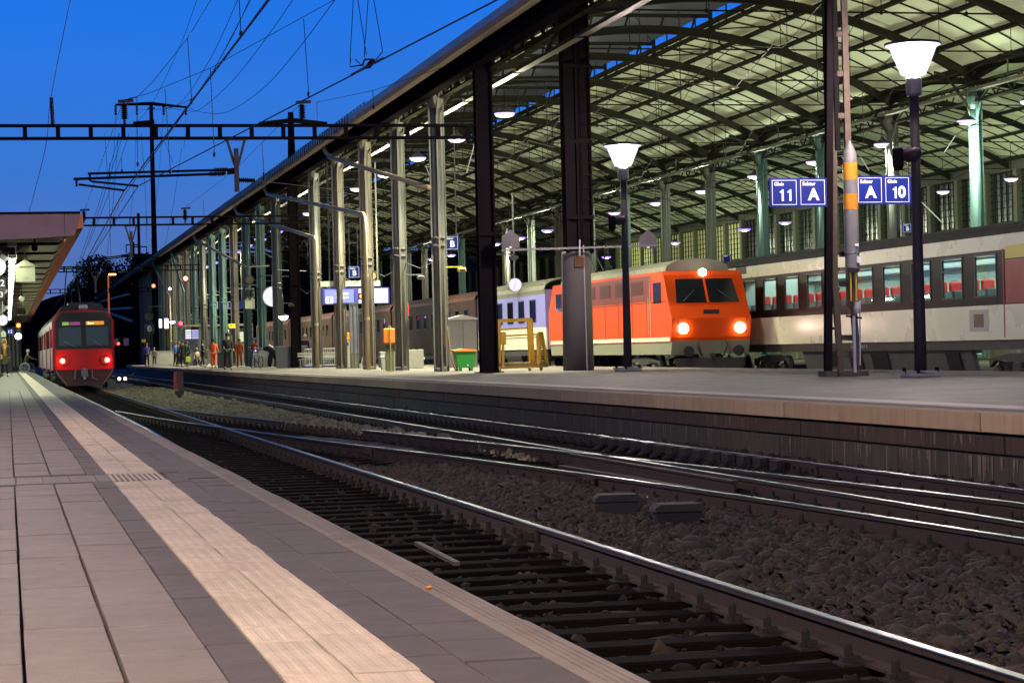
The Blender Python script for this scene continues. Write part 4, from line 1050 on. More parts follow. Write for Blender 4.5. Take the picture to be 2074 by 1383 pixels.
# crossarms on the tallest mast
YM = Y0 + DY * 19
t = thing('mast_crossarm', at(306, 215, Y=YM), 'crossarm with hanging insulators near the tip of the very tall mast', 'crossarm')
m = MB(); z = at(306, 210, Y=YM).z
m.prism([(at(233, 213, Y=YM).x, z - .3), (XF, z - .25), (at(377, 213, Y=YM).x, z - .55), (at(377, 213, Y=YM).x, z - .35), (XF, z + .15), (at(233, 213, Y=YM).x, z - .08)], YM - .35, YM - .25); m.build('arm', M_STEEL, t)
m = MB()
for px in (234, 277, 331, 376): p = at(px, 214, Y=YM - .3); insulator(m, p, p + Vector((0, 0, -1.1)), .16, 4)
m.build('insulator', M_BLACK, t)
# distant lattice masts with crossarms
def farmast(px, ptop, pbase, arms, label):
    y = 420; b = at(px, pbase, Y=y); tp = at(px, ptop, Y=y)
    t = thing('distant_mast', (b.x, y, b.z), label, 'mast', 'distant masts behind the hall roof')
    MB().bar((b.x, y, -.6), (b.x, y, tp.z), .5, .5, up=(0, 1, 0)).build('shaft', M_STEEL, t)
    m = MB(); 
    for py, w in arms: z = at(px, py, Y=y).z; m.bar((b.x - w, y, z), (b.x + w, y, z), .22, .22); m.tube([(b.x - w, y, z), (b.x - w, y, z - 1.6)], .1, 5); m.tube([(b.x + w, y, z), (b.x + w, y, z - 1.6)], .1, 5)
    m.build('arm', M_STEEL, t)
farmast(283, 432, 560, ((440, 1.6), (500, 1.4), (515, 1.3)), 'distant dark mast with three crossarms left of the tallest mast')
farmast(272, 490, 600, ((496, 1.3), (518, 1.2)), 'shorter distant mast just left of the three armed one')
# --- wires
def wire(name, pts, r, label, sag=0, cat='wire', par=None, m=None):
    """pts are world points; straight runs with an optional sag between them"""
    own = m is None; m = m or MB(); full = []; n = len(pts) - 1
    for j, (a, b) in enumerate(zip(pts, pts[1:])):
        k = 12 if sag else 1; a0 = pts[max(j - 1, 0)]; b1 = pts[min(j + 2, n)]
        for i in range(k):
            t = i / k
            if sag: full.append(.5 * ((2 * a) + (b - a0) * t + (2 * a0 - 5 * a + 4 * b - b1) * t * t + (3 * a - a0 - 3 * b + b1) * t ** 3))
            else: full.append(a.lerp(b, t))
    full.append(pts[-1]); m.tube(full, r, 5)
    if own: return tag(m.build(name, M_WIRE), label, cat)
zc = G(280, 377).z; zc2 = G(252, 386).z
cA = [at(1040, -17, Z=zc + .1), G(280, 377), at(186, 520, Y=Y2), at(120, 610, Y=Y3)]
cB = [at(560, -20, Z=zc2 + .1), G(252, 386), at(174, 528, Y=Y2), at(110, 622, Y=Y3)]
wire('contact_wire', cA, .017, 'long contact wire rising to the right over the roof edge through the section insulator')
wire('contact_wire', cB, .022, 'contact wire rising steeply from the left registration arm to the top of the picture')
wire('contact_wire', [at(556, -20, Z=zc2 + .25), G(256, 389), at(179, 531, Y=Y2)], 0.009, 'twin contact wire running just right of the steep contact wire')
zm = G(252, 203).z
wire('messenger_wire', [at(692, -8, Z=zm + 1.6), at(425, 139, Z=zm + .35), at(300, 190, Z=zm + .05), G(250, 203), at(172, 424, Y=Y2)], 0.010, 'carrier wire with droppers climbing gently to the right from the big insulator')
wire('messenger_wire', [at(435, -12, Z=zm + 1.2), at(380, 78, Z=zm + .9), at(309, 167, Z=zm + .25), at(277, 198, Z=zm), G(250, 203)], 0.010, 'steeper carrier wire leaving the big insulator towards the top of the picture')
wire('messenger_wire', [at(900, 136, Z=9.0), at(755, 184, Z=8.75), at(640, 208, Y=Y1 + 4), G(614, 206), at(470, 350, Y=100), G(375, 420, Y2)], 0.009, 'carrier wire passing the right insulator and dipping behind the roof edge')
def P40(px, py, y): return at(px, py, Y=y)
wire('feeder_cable', [P40(404, -15, 150), P40(366, 90, 175), P40(310, 207, 200), P40(275, 250, 235)], 0.019, 'thin feeder cable hanging steeply left of the tallest mast', sag=.2)
wire('feeder_cable', [P40(488, -15, 130), P40(420, 130, 165), P40(355, 215, 215), P40(277, 222, YM)], 0.022, 'feeder cable sagging to the left inner end of the mast crossarm', sag=.9)
wire('feeder_cable', [P40(512, -15, 120), P40(462, 90, 140), P40(395, 195, 180), P40(331, 222, YM)], 0.022, 'feeder cable sagging to the right inner end of the mast crossarm', sag=1.6)
wire('feeder_cable', [P40(606, -20, 110), P40(545, 70, 130), P40(470, 165, 160), P40(405, 222, 190), P40(376, 224, 200), P40(331, 218, YM)], 0.022, 'long sagging feeder cable reaching the mast from the top middle of the sky', sag=.5)
wire('feeder_cable', [P40(686, -10, 105), P40(600, 105, 120), P40(530, 182, 145), P40(460, 227, 175), P40(410, 228, 200), P40(376, 217, YM)], 0.022, 'lowest sagging feeder cable ending at the right tip of the mast crossarm', sag=.4)
wire('feeder_cable', [P40(516, -15, 95), P40(440, 130, 110), P40(362, 245, 140), P40(300, 330, 200)], 0.015, 'cable running close beside the steep contact wire')
wire('slack_cable', [P40(145, -12, 60), P40(103, 200, Y1), P40(92, 300, 80), P40(60, 425, 92), P40(56, 436, 95)], 0.012, 'slack cable falling from the top left past the thin gantry post to the canopy', sag=.12)
wire('guy_wire', [G(520, 366), P40(660, 382, 90), P40(740, 400, 100)], 0.010, 'guy wire from the ribbed insulator into the hall')
# fans of fine wires left of the tallest mast and over the canopy
m = MB()
for (a, b, c, d, y) in ((234, 235, 222, 380, 190), (277, 235, 262, 470, 210), (331, 235, 305, 500, 220), (376, 232, 372, 300, 210), (368, 300, 330, 520, 190), (310, 240, 350, 330, 170), (212, 270, 225, 540, 160), (250, 270, 140, 600, 150), (243, 270, 150, 560, 150), (262, 270, 178, 500, 150), (286, 270, 298, 520, 180), (240, 270, 212, 560, 150)):
    m.tube([P40(a, b, y), P40((a + c) / 2 + 3, (b + d) / 2, y), P40(c, d, y)], .014, 4)
m.build('wire', M_WIRE, thing('fine_wires', (4, 150, 8), 'bundle of fine wires fanning down left of the tallest mast', 'wires'))
# droppers
m = MB()
def dropw(a, b, y, r=.011): p = at(*a, Y=y); q = at(*b, Y=y); m.tube([p, q], r, 4); m.lathe([(.03, -.12), (.045, -.05), (.03, .02)], tuple(q), 6)
dropw((615, 38), (625, 188), 62); dropw((484, -5), (488, 65), 50); dropw((380, 78), (388, 203), 64); dropw((426, 139), (434, 310), 68); dropw((334, 180), (345, 345), 72); dropw((755, 184), (757, 214), 66)
dropw((642, 208), (643, 250), 78); dropw((277, 197), (279, 330), 75); dropw((222, 330), (222, 358), 90); dropw((246, 320), (247, 345), 90); dropw((533, 318), (535, 360), 96); dropw((412, 405), (414, 450), 110); dropw((531, 290), (534, 350), 90)
m.build('dropper', M_WIRE, thing('dropper_wires', (5, 70, 8), 'thin vertical dropper wires with small clamps between carrier and contact wires', 'wires'))
# section insulator
yi = 57.
t = thing('section_insulator', at(742, 133, Y=yi), 'section insulator assembly hanging on the contact wire against the sky', 'insulator')
Q = lambda px, py: at(px, py, Y=yi)
m = MB(); m.bar(Q(711, 153), Q(738, 138), .06, .07); m.bar(Q(738, 137), Q(777, 118), .05, .06); m.tube([Q(710, 119), Q(709, 136), Q(737, 132)], .02, 5); m.tube([Q(719, 120), Q(734, 135)], .012, 4); m.tube([Q(738, 105), Q(739, 120), Q(762, 121), Q(775, 105)], .016, 5); m.build('runner', M_BLACK, t)
m = MB(); m.tube([Q(735, 131), Q(738, 122), Q(748, 120), Q(753, 127), Q(748, 137), Q(738, 139)], .025, 5); m.bar(Q(746, 135), Q(756, 122), .14, .14); m.build('clamp', M_STEEL, t)
m = MB()
for a, b in (((716, -5), (709, 119)), ((724, -5), (742, 112)), ((746, -5), (738, 105)), ((756, -5), (775, 104))): m.tube([Q(*a), Q(*b)], .011, 4)
m.build('hanger', M_WIRE, t)
# downpipes running back from the gutter to the columns
def pipe(pts, label, r=.10, mm=mat('cream pipe', (.42, .34, .20), .5, 0, .3, 3)):
    t = thing('downpipe', pts[-1], label, 'pipe', 'downpipes from the gutter'); m = MB(); m.tube(pts, r, 10); m.build('pipe_run', mm, t, smooth=True)
    m = MB()
    for p, q in zip(pts, pts[1:]):
        if (q - p).length > 2:
            for k in (.3, .62): c = p.lerp(q, k); d = (q - p).normalized() * .07; m.tube([c - d, c + d], r * 1.22, 10)
    m.build('sleeve', mm, t); return t
XG = 15.15; XP = 15.62
def dp(g0, g1_, col, label, mm=mat('cream pipe', (1, 1, 1)), down=True):
    a = at(*g0, X=XG); b = at(*g1_, X=XP)
    pts = [Vector((XG, a.y + .2, 10.95)), Vector((XG + .05, a.y, 10.6)), Vector((XG + .1, a.y - .6, 10.3)), b + Vector((0, .35, .05))]
    if down: pts += [b + Vector((0, 0, -.15)), Vector((XP, b.y, 6.0)), Vector((XP, b.y, .02))]
    return pipe(pts, label, mm=mm)
p = at(655, 300, X=XG); q = at(868, 380, X=15.75)
pipe([Vector((XG, p.y + .3, 10.95)), Vector((XG + .1, p.y, 10.55)), Vector((XG + .2, p.y - .8, 10.2)), q], 'thick cream downpipe slanting from the gutter to the first grey column')
dp((535, 372), (738, 435), 0, 'cream downpipe bending down beside the tan columns in the middle')
dp((475, 425), (637, 482), 0, 'cream downpipe bending down left of the tall dark mast')
dp((392, 490), (505, 545), 0, 'downpipe slanting from the gutter to the teal columns', down=False)
dp((345, 535), (372, 590), 0, 'short teal downpipe near the far end of the hall', M_COLB)
dp((310, 560), (344, 602), 0, 'farthest downpipe near the end of the hall')
# hill, trees and far structures
hl = MB(); pts = [(-60, 0), (-30, 20), (40, 26), (70, 34), (105, 30), (140, 16), (200, 4), (320, 0)]; vs = []
hx0 = 0
for x, z in pts: vs.append((x, z))
m = MB(); rr = random.Random(4)
nxh, nyh = 60, 12; vs = []; fs = []
for j in range(nyh):
    for i in range(nxh):
        x = -140 + i * 9; y = 820 + j * 60; u = (x - 55) / 75
        z = -1 + (22 + 14 * math.sin(min(j / 6, 1) * PI / 2)) * math.exp(-u * u) + rr.uniform(0, 1.5) + 5 * j / nyh
        vs.append((x, y, z if j else -1))
for j in range(nyh - 1):
    for i in range(nxh - 1): a = j * nxh + i; fs.append((a, a + 1, a + nxh + 1, a + nxh))
m.quad_add(vs, fs).build('hill', mat('dark hill', (.008, .007, .007), 1, 0, .4, .05, spec=0), kind='structure')
def tree(x, y, z, h, seed, label):
    r = random.Random(seed); t = thing('tree', (x, y, z), label, 'tree', 'dark trees on the hill')
    m = MB(); m.tube([(0, 0, -1), (.2, 0, h * .4), (0, .2, h * .8)], [h * .04, h * .03, h * .01], 6)
    for k in range(7): a = r.uniform(0, 2 * PI); b = h * r.uniform(.25, .5); m.tube([(0, 0, h * r.uniform(.25, .6)), (math.cos(a) * b * .5, math.sin(a) * b * .5, h * .7), (math.cos(a) * b, math.sin(a) * b, h * r.uniform(.75, .95))], [h * .018, h * .012, h * .003], 4)
    m.build('trunk', mat('bark', (.02, .016, .013), .9), t, world=False)
    m = MB()
    for k in range(800):
        a = r.uniform(0, 2 * PI); ph = r.uniform(-1, 1); q = r.uniform(.4, 1) ** .5; rad = h * .42 * q * math.sqrt(1 - ph * ph) * (1 + .25 * math.sin(3 * a + seed)); c = Vector((math.cos(a) * rad, math.sin(a) * rad, h * .66 + ph * h * .36 * q)); s_ = h * .028
        u = Vector((r.gauss(0, 1), r.gauss(0, 1), r.gauss(0, 1))).normalized(); v = u.orthogonal().normalized()
        m.quad_add([c - u * s_, c + v * s_, c + u * s_, c - v * s_], [(0, 1, 2, 3)])
    m.build('crown', mat('dark foliage', (.006, .006, .005), 1, island=.3, spec=0), t, world=False); return t
def hz(x, y):
    u = (x - 55) / 75; j = (y - 820) / 60; return -1 + (22 + 14 * math.sin(min(j / 6, 1) * PI / 2)) * math.exp(-u * u)
for i, (px, hh) in enumerate([(196, 20), (212, 17), (230, 13), (255, 12), (275, 14), (292, 20), (308, 17), (175, 14), (160, 12)]):
    p = at(px, 600, Y=900); tree(p.x, 900 + i * 3, hz(p.x, 900) - 2, hh, i, 'dark leafless looking tree on the hill skyline, %s of its row' % ['left domed', 'second domed', 'low middle', 'low', 'rising', 'tall right', 'right edge', 'left low', 'leftmost small'][i])
# far street of roofs and a footbridge behind the train
fb = thing('station_building', (30, 520, 0), 'long low dark station building far behind the red train', 'building')
a, b = at(60, 612, Y=520), at(330, 612, Y=520)
MB().box(a.x, b.x, 520, 532, -.9, at(200, 642, Y=520).z).build('wall', mat('night wall', (.012, .008, .010), 1, spec=0), fb)
MB().box(a.x - 3, b.x + 3, 516, 534, at(200, 642, Y=520).z, at(200, 624, Y=520).z).build('roof', mat('night roof', (.014, .011, .012), 1, spec=0), fb)
m = MB()
for i in range(14): x = a.x + 2 + i * 2.4; m.box(x, x + 1.2, 519.9, 520, 3.5, 5.2)
m.build('window', mat('dim window', (.05, .04, .05), .3, emit=(.12, .06, .1), estr=.4), fb, kind='stuff')
dw = thing('retaining_wall', (30, 330, 0), 'dark low wall with a red signal light right of the red train', 'wall')
a, b = at(228, 705, Y=330), at(300, 705, Y=330)
MB().box(a.x, b.x + 9, 330, 331, -.9, at(240, 700, Y=330).z).build('wall', mat('dark red wall', (.018, .006, .006), 1, spec=0), dw)
p = at(240, 696, Y=329)
t = thing('far_red_signal', (p.x, 329, -.6), 'tiny distant red signal light just right of the red train', 'signal')
MB().tube([(p.x, 329, -.6), (p.x, 329, p.z)], .08, 6).build('post', M_BLACK, t); MB().lathe([(.16, -.05), (.2, 0)], (p.x, 328.9, p.z), 10, 'y').build('lens', emis('red lens', (1, .04, .01), 12), t)
p = at(219, 556, Y=300); 
t = thing('sodium_street_lamp', (p.x, 300, -.6), 'distant orange street lamp on a lit pole above the red train', 'street lamp')
m = MB(); m.tube([(p.x, 300, -.6), (p.x, 300, p.z - .2), (p.x + .2, 300, p.z)], .12, 6); m.build('pole', mat('orange lit pole', (.5, .2, .06), .6, emit=(1, .22, .03), estr=.35), t)
MB().cb((p.x + .55, 300, p.z), (1.0, .5, .22), .05).build('lamp_head', emis('sodium lamp', (1, .35, .08), 6), t)
for i, (px, py, c, s_) in enumerate([(311, 579, 'red', .18), (378, 564, 'red', .25), (344, 585, 'violet', .18), (358, 568, 'violet', .2)]):
    pass
# ================================================================ TRAINS
ZR = -.6
def roofprof(x0, x1, zs, zt, n=9, inset=.0):
    pts = []; w = (x1 - x0) / 2; c = (x0 + x1) / 2
    for i in range(n + 1):
        a = PI - PI * i / n; pts.append((c + math.cos(a) * w, zs + (zt - zs) * math.sin(a) ** .7))
    return pts
def bogie(t, x0, x1, yc, zr=ZR, s=1.0):
    m = MB()
    for dy in (-1.25 * s, 1.25 * s):
        for x in (x0 + .35, x1 - .35): m.lathe([(.46 * s, -.06), (.46 * s, .04), (.40 * s, .06), (.1, .08)], (x, yc + dy, zr + .46 * s), 20, 'x')
        m.tube([(x0 + .3, yc + dy, zr + .46 * s), (x1 - .3, yc + dy, zr + .46 * s)], .09, 8)
    m.build('wheel', mat('wheel steel', (.05, .04, .035), .5, .4, .4, 6), t)
    m = MB(); X_ = x0 + .12
    m.prism([(yc - 1.9 * s, zr + .55), (yc - 1.5 * s, zr + .75), (yc - .6 * s, zr + .7), (yc, zr + .42), (yc + .6 * s, zr + .7), (yc + 1.5 * s, zr + .75), (yc + 1.9 * s, zr + .55), (yc + 1.9 * s, zr + .8), (yc + .5 * s, zr + .95), (yc - .5 * s, zr + .95), (yc - 1.9 * s, zr + .8)], X_, X_ + .14, 'x')
    m.cb((X_ + .02, yc, zr + .55), (.2, .5, .25)); m.tube([(X_ - .02, yc - .9, zr + .4), (X_ - .02, yc + .9, zr + .75)], .04, 6)
    for dy in (-1.25 * s, 1.25 * s): m.lathe([(.14, -.08), (.17, 0), (.14, .1)], (X_ - .02, yc + dy, zr + .46 * s), 10, 'x')
    m.build('frame', M_UNDER, t)
    m = MB()
    for dy in (-.45, .45):
        for k in range(5): m.lathe([(.11, 0), (.13, .03), (.11, .05)], (X_ - .04, yc + dy * s, zr + .38 + k * .07), 10)
    m.build('spring', M_UNDER, t)

def coach(label, x0, w, ya, yb, zs, zc, zt, wins, winz, wh, m_low, m_band, m_roof, cat='train coach', grp=None, bandz=None, cream_top=True, inner=True, doors=(), far_yellow=None, skirtm=None, opening=(), headrest=True):
    """coach body: left side at x0, from ya (near) to yb (far); wins = window centres, each really open with a pane and seats behind"""
    t = thing('train_coach', (x0 + w / 2, (ya + yb) / 2, ZR), label, cat, grp); x1 = x0 + w
    b0, b1 = bandz
    m = MB(); m.box(x0, x0 + .06, ya, yb, zs, b0); m.build('lower_side_panel', m_low, t)
    m = MB(); m.box(x0, x0 + .06, ya, yb, b1, zc); m.build('upper_side_panel', m_low if cream_top else m_roof, t)
    hw = wh / 2; z0, z1 = winz; m = MB()
    m.box(x0 + .002, x0 + .06, ya, yb, b0, z0); m.box(x0 + .002, x0 + .06, ya, yb, z1, b1)
    ws = sorted(wins); e = [ya] + [v for y in ws for v in (y - hw, y + hw)] + [yb]
    for i in range(0, len(e), 2): m.box(x0 + .002, x0 + .06, e[i], e[i + 1], z0, z1)
    m.build('window_band', m_band, t)
    m = MB(); m.box(x1 - .06, x1, ya, yb, zs, zc); m.box(x0 + .06, x1 - .06, ya, ya + .06, zs, zc); m.box(x0 + .06, x1 - .06, yb - .06, yb, zs, zc); m.build('end_wall', M_CINT if inner else m_band, t)
    MB().box(x0 + .06, x1 - .06, ya, yb, zs + .25, zs + .3).build('floor', M_SEATG, t)
    pr = roofprof(x0 - .01, x1 + .01, zc, zt); pr = pr + [(x, z - .05) for x, z in pr[::-1]]
    rf = MB().prism(pr, ya + .15, yb - .15).build('roof', m_roof, t)
    rib = MB()
    for k in (.1, .2, .3, .42):
        a = PI * (1 - k); c = (x0 + x1) / 2; px_, pz = c + math.cos(a) * w / 2, zc + (zt - zc) * math.sin(a) ** .7; rib.box(px_ - .02, px_ + .02, ya + .6, yb - .9, pz - .01, pz + .035)
    rib.build('roof_rib', m_roof, rf)
    m = MB(); m.box(x0 + .05, x0 + .1, ya, yb, zs - .28, zs); m.build('sole_bar', M_UNDER, t)
    m = MB(); yy = sorted([ya + (yb - ya) * .17, ya + (yb - ya) * .83])
    m.prism([(x0 + .15, zs - .28), (x0 + .35, zs - 1.05), (x0 + .5, zs - 1.05), (x0 + .3, zs - .28)], yy[0] + 3.2, yy[1] - 3.2); m.build('skirt', skirtm or M_SKIRT, t)
    m = MB(); rr = random.Random(int(ya)); y = yy[0] + 4
    while y < yy[1] - 4: 
        if rr.random() < .55: m.prism([(x0 + .12, zs - .35), (x0 + .27, zs - .95), (x0 + .29, zs - .95), (x0 + .14, zs - .35)], y, y + rr.uniform(.5, 1.4))
        y += rr.uniform(1.2, 2.6)
    m.build('equipment_hatch', M_BLACK, t)
    for y in yy: bogie(t, x0, x1, y, ZR, 1.0)
    # windows
    fm = MB(); q = .05
    for a, b_, c, d in ((-hw, hw, z1 - q, z1), (-hw, hw, z0, z0 + q), (-hw, -hw + q, z0 + q, z1 - q), (hw - q, hw, z0 + q, z1 - q)): fm.box(-.012, .05, a, b_, c, d)
    fmesh = fm.mesh('window', M_BLACK); pm_ = MB().box(.02, .026, -hw + q, hw - q, z0 + q, z1 - q).mesh('pane', M_GLASS)
    tm_ = MB().box(-.014, .045, -hw, hw, z1 - .42, z1 - .37).mesh('window_bar', M_BLACK)
    sb = MB(); sb.cb((.75, -.25, z0 - .2), (.95, .14, .95), .03); sb.cb((.75, .55, z0 - .2), (.95, .14, .95), .03); sb.cb((1.0, .05, z0 - .5), (1.1, .7, .15), .03)
    hb = MB(); hb.cb((.52, -.25, z0 + .40), (.40, .17, .36), .05); hb.cb((1.02, -.25, z0 + .40), (.36, .17, .36), .05)
    smesh_ = sb.mesh('seat', M_SEATG); hmesh = hb.mesh('headrest', M_SEATR)
    for i, y in enumerate(ws):
        o = link('window', fmesh, t); o.location = (x0 - origin(t).x, y - origin(t).y, -origin(t).z)
        link('pane', pm_, o)
        if i in opening: link('window_bar', tm_, o)
        if inner:
            s_ = link('seat', smesh_, t); s_.location = o.location; 
            if headrest: link('headrest', hmesh, s_)
    if inner:
        m = MB(); m.box(x0 + 1.0, x0 + 1.25, ya + .8, yb - .8, zc - .06, zc - .03); m.box(x0 + w - 1.2, x0 + w - .95, ya + .8, yb - .8, zc - .06, zc - .03); m.build('ceiling_light', emis('coach strip light', (.85, 1, .92), 16), t)
        MB().box(x0 + .08, x1 - .08, ya + .1, yb - .1, zc, zc + .03).build('ceiling', M_CINT, t)
        m = MB(); m.box(x0 + .1, x0 + .5, ya + .8, yb - .8, z1 - .1, z1 - .06); m.box(x1 - .5, x1 - .1, ya + .8, yb - .8, z1 - .1, z1 - .06)
        for y in ws: m.bar((x0 + .25, y + 1.1, z1 - .06), (x0 + .25, y + 1.1, z1 + .1), .05)
        m.build('luggage_rack', M_GREYL, t)
        m = MB()
        for y in (ya + 3, yb - 2.6): m.box(x0 + .1, x1 - .1, y, y + .05, zs + .3, zc)
        m.build('partition', M_CINT, t)
    return t
XS = 27.3
wy = [78.7 - 2.278 * i for i in range(10)]
c1 = coach('cream and dark brown passenger coach with lit windows and red headrests behind the lattice mast', XS, 3.0, 51.2, 82.0, .73, 3.74, 4.08, wy, (1.95, 3.18), 1.45, M_CREAM, M_DKBAND, M_GREYROOF, bandz=(1.72, 3.26), opening=(1, 4, 6), grp='coaches of the standing train')
m = MB(); m.box(XS - .004, XS + .05, 79.9, 81.7, 2.93, 3.33); m.box(XS - .004, XS + .05, 51.3, 56.9, 3.0, 3.36); m.build('yellow_stripe', mat('yellow stripe', (.55, .45, .02), .4), c1)
m = MB(); m.box(XS - .01, XS + .05, 54.7, 56.9, 1.75, 2.97); m.box(XS - .01, XS + .05, 57.0, 57.05, .8, 3.3); d_ = m.build('entrance_door', mat('dark red door', (.30, .02, .015), .35, 0, .4, 3), c1)
m = MB(); m.box(XS - .015, XS - .01, 81.0, 81.15, 1.6, 2.9); m.box(XS - .012, XS + .02, 80.9, 81.3, 1.3, 2.95); m.build('door_window', mat('door pane', (.25, .27, .27), .2), c1)
p0 = at(1975, 652, X=XS)
m = MB(); m.box(XS - .012, XS + .01, p0.y - .9, p0.y + .35, p0.z - .28, p0.z + .35); m.build('service_hatch', mat('hatch frame', (.4, .4, .33), .4), c1)
MB().box(XS - .018, XS - .01, p0.y - .6, p0.y + .05, p0.z - .16, p0.z + .22).build('hatch_grille', mat('hatch rust', (.16, .08, .05), .6), c1)
m = MB(); m.box(XS - .01, XS + .05, 79.0, 80.2, 3.42, 3.73)
m.build('roof_vent', M_BLACK, c1)
text('51 85 20-94 508-0  B', .16, mat('small print', (.3, .28, .2), .6), (XS + .045, 68, .59), c1, face='-x', name='coach_number', align='CENTER')
c2 = coach('first class coach with yellow stripe mostly hidden behind the red locomotive', XS, 3.0, 82.6, 113, .73, 3.74, 4.08, [85 + i * 2.5 for i in range(11)], (1.95, 3.18), 1.45, M_CREAM, M_DKBAND, M_GREYROOF, bandz=(1.72, 3.26), grp='coaches of the standing train')
m = MB(); m.box(XS - .004, XS + .05, 83, 112.8, 3.0, 3.33); m.build('yellow_stripe', mat('yellow stripe', (1, 1, 1)), c2)
MB().box(XS + .4, XS + 2.6, 81.9, 82.7, .9, 3.4).build('gangway', M_BLACK, c2)

# ---- red locomotive
XL_ = 23.4; wl_ = 3.0; ya = 76.0; yb = ya + 18.5; x1 = XL_ + wl_; cx = XL_ + wl_ / 2
loco = thing('locomotive', (cx, (ya + yb) / 2, ZR), 'orange red electric locomotive with three bright headlights behind the pillar and lamp post', 'locomotive')
m = MB(); m.prism([(ya + .15, 1.05), (ya, 1.75), (ya + .35, 2.25), (ya + .95, 3.35), (ya + 1.2, 3.5), (yb - .9, 3.5), (yb, 2.3), (yb, .9), (ya + .25, .9)], XL_, x1, 'x'); m.build('body', M_LRED, loco)
m = MB(); m.prism([(ya + .3, .45), (ya + .12, .93), (yb - .1, .93), (yb - .3, .45)], XL_ + .02, x1 - .02, 'x'); m.build('skirt', mat('loco skirt', (.20, .20, .13), .5), loco)
m = MB(); m.box(XL_ - .012, XL_, ya + .3, yb - .3, .93, 1.08); m.build('cream_stripe', M_CREAM, loco)
pr = roofprof(XL_ + .25, x1 - .25, 3.45, 3.98); m = MB(); m.prism(pr, ya + 1.6, yb - 1.2); m.build('roof', mat('loco roof', (.17, .18, .13), .6, 0, .4, 2), loco)
m = MB(); m.prism([(XL_ + .3, 2.32), (x1 - .3, 2.32), (x1 - .42, 3.2), (XL_ + .42, 3.2)], -.02, .02)
k = .55; m.v = [(x, ya + .38 + (z - 2.25) * k + y - .03, z) for x, y, z in m.v]; m.build('windscreen', M_DGLASS, loco)
m = MB(); m.bar((cx, ya + .40, 2.30), (cx, ya + .90, 3.22), .09); m.build('windscreen_pillar', M_LRED, loco)
MB().box(XL_ - .008, XL_, ya + 2.6, ya + 15.6, 2.45, 3.4).build('upper_side_band', mat('dark maroon band', (.16, .025, .015), .4), loco)
m = MB(); m.box(XL_ - .012, XL_, ya + 1.3, ya + 2.3, 2.35, 3.1); m.box(XL_ - .012, XL_, yb - 2.4, yb - 1.4, 2.35, 3.1); m.build('cab_side_window', M_DGLASS, loco)
m = MB()
for i in range(5): m.box(XL_ - .012, XL_ + .0, ya + 3.6 + i * 2.3, ya + 5.2 + i * 2.3, 2.7, 3.25)
m.build('ventilation_grille', mat('loco grille', (.10, .025, .02), .5), loco)
m = MB(); m.box(XL_ - .014, XL_, ya + 2.7, ya + 2.74, 1.0, 3.3); m.box(XL_ - .03, XL_ - .01, ya + 2.9, ya + 2.93, 1.2, 2.6); m.build('handrail', M_GREYL, loco)
for sx, z in ((XL_ + .42, 1.38), (x1 - .42, 1.38)):
    MB().lathe([(.15, -.04), (.19, 0), (.19, .06)], (sx, ya - .02, z), 16, 'y').build('headlight', emis('headlight', (1, .78, .62), 30), loco)
MB().lathe([(.11, -.03), (.15, 0), (.15, .06)], (cx, ya + .93, 3.42), 14, 'y').build('headlight', emis('headlight', (1, 1, 1), 1), loco)
m = MB()
for sx in (XL_ + .55, x1 - .55): m.lathe([(.2, -.4), (.2, -.36), (.09, -.34), (.09, 0)], (sx, ya + .2, .55), 12, 'y')
m.build('buffer', M_BLACK, loco)
m = MB(); m.bar((cx, ya + .2, .45), (cx, ya - .1, .3), .1); m.prism([(XL_ + .3, -.35), (x1 - .3, -.35), (x1 - .15, .3), (XL_ + .15, .3)], ya + .25, ya + .35); m.build('snow_plough', M_UNDER, loco)
m = MB()
for sg in (-1, 1):
    m.bar((cx + sg * .95, ya + .36, 2.36), (cx + sg * .45, ya + .60, 2.78), .03)
m.build('wiper', M_BLACK, loco)
m = MB()
for sg in (-1, 1): m.tube([(cx + sg * 1.3, ya - .04, 1.75), (cx + sg * 1.3, ya - .10, 1.7), (cx + sg * 1.3, ya - .02, 1.15)], .018, 5); m.tube([(cx + sg * .55, ya + .0, .95), (cx + sg * .55, ya - .06, .7), (cx + sg * .4, ya + .0, .35)], .03, 6)
m.build('brake_hose', M_BLACK, loco)
m = MB()
for i in range(7): m.box(XL_ - .010, XL_ - .001, ya + 3.2 + i * 1.95, ya + 3.215 + i * 1.95, 1.1, 3.35)
m.box(XL_ - .010, XL_ - .001, ya + .6, yb - .3, 2.38, 2.40); m.build('panel_seam', mat('seam', (.10, .02, .01), .7), loco)
m = MB()
for i in range(5):
    for k in range(7): m.box(XL_ - .03, XL_ - .012, ya + 3.65 + i * 2.3, ya + 5.15 + i * 2.3, 2.74 + k * .07, 2.765 + k * .07)
m.build('grille_slat', mat('loco grille', (1, 1, 1)), loco, kind='stuff')
m = MB()
for k in range(3): m.box(XL_ - .08, XL_ + .05, ya + 2.75, ya + 3.15, .15 - k * .28, .18 - k * .28)
m.build('step', M_BLACK, loco)
MB().box(cx - .3, cx + .3, ya + .0, ya + .02, 1.9, 2.05).build('front_grab_rail', M_BLACK, loco)
for y in (ya + 4.2, yb - 4.2): bogie(loco, XL_, x1, y, ZR, 1.15)
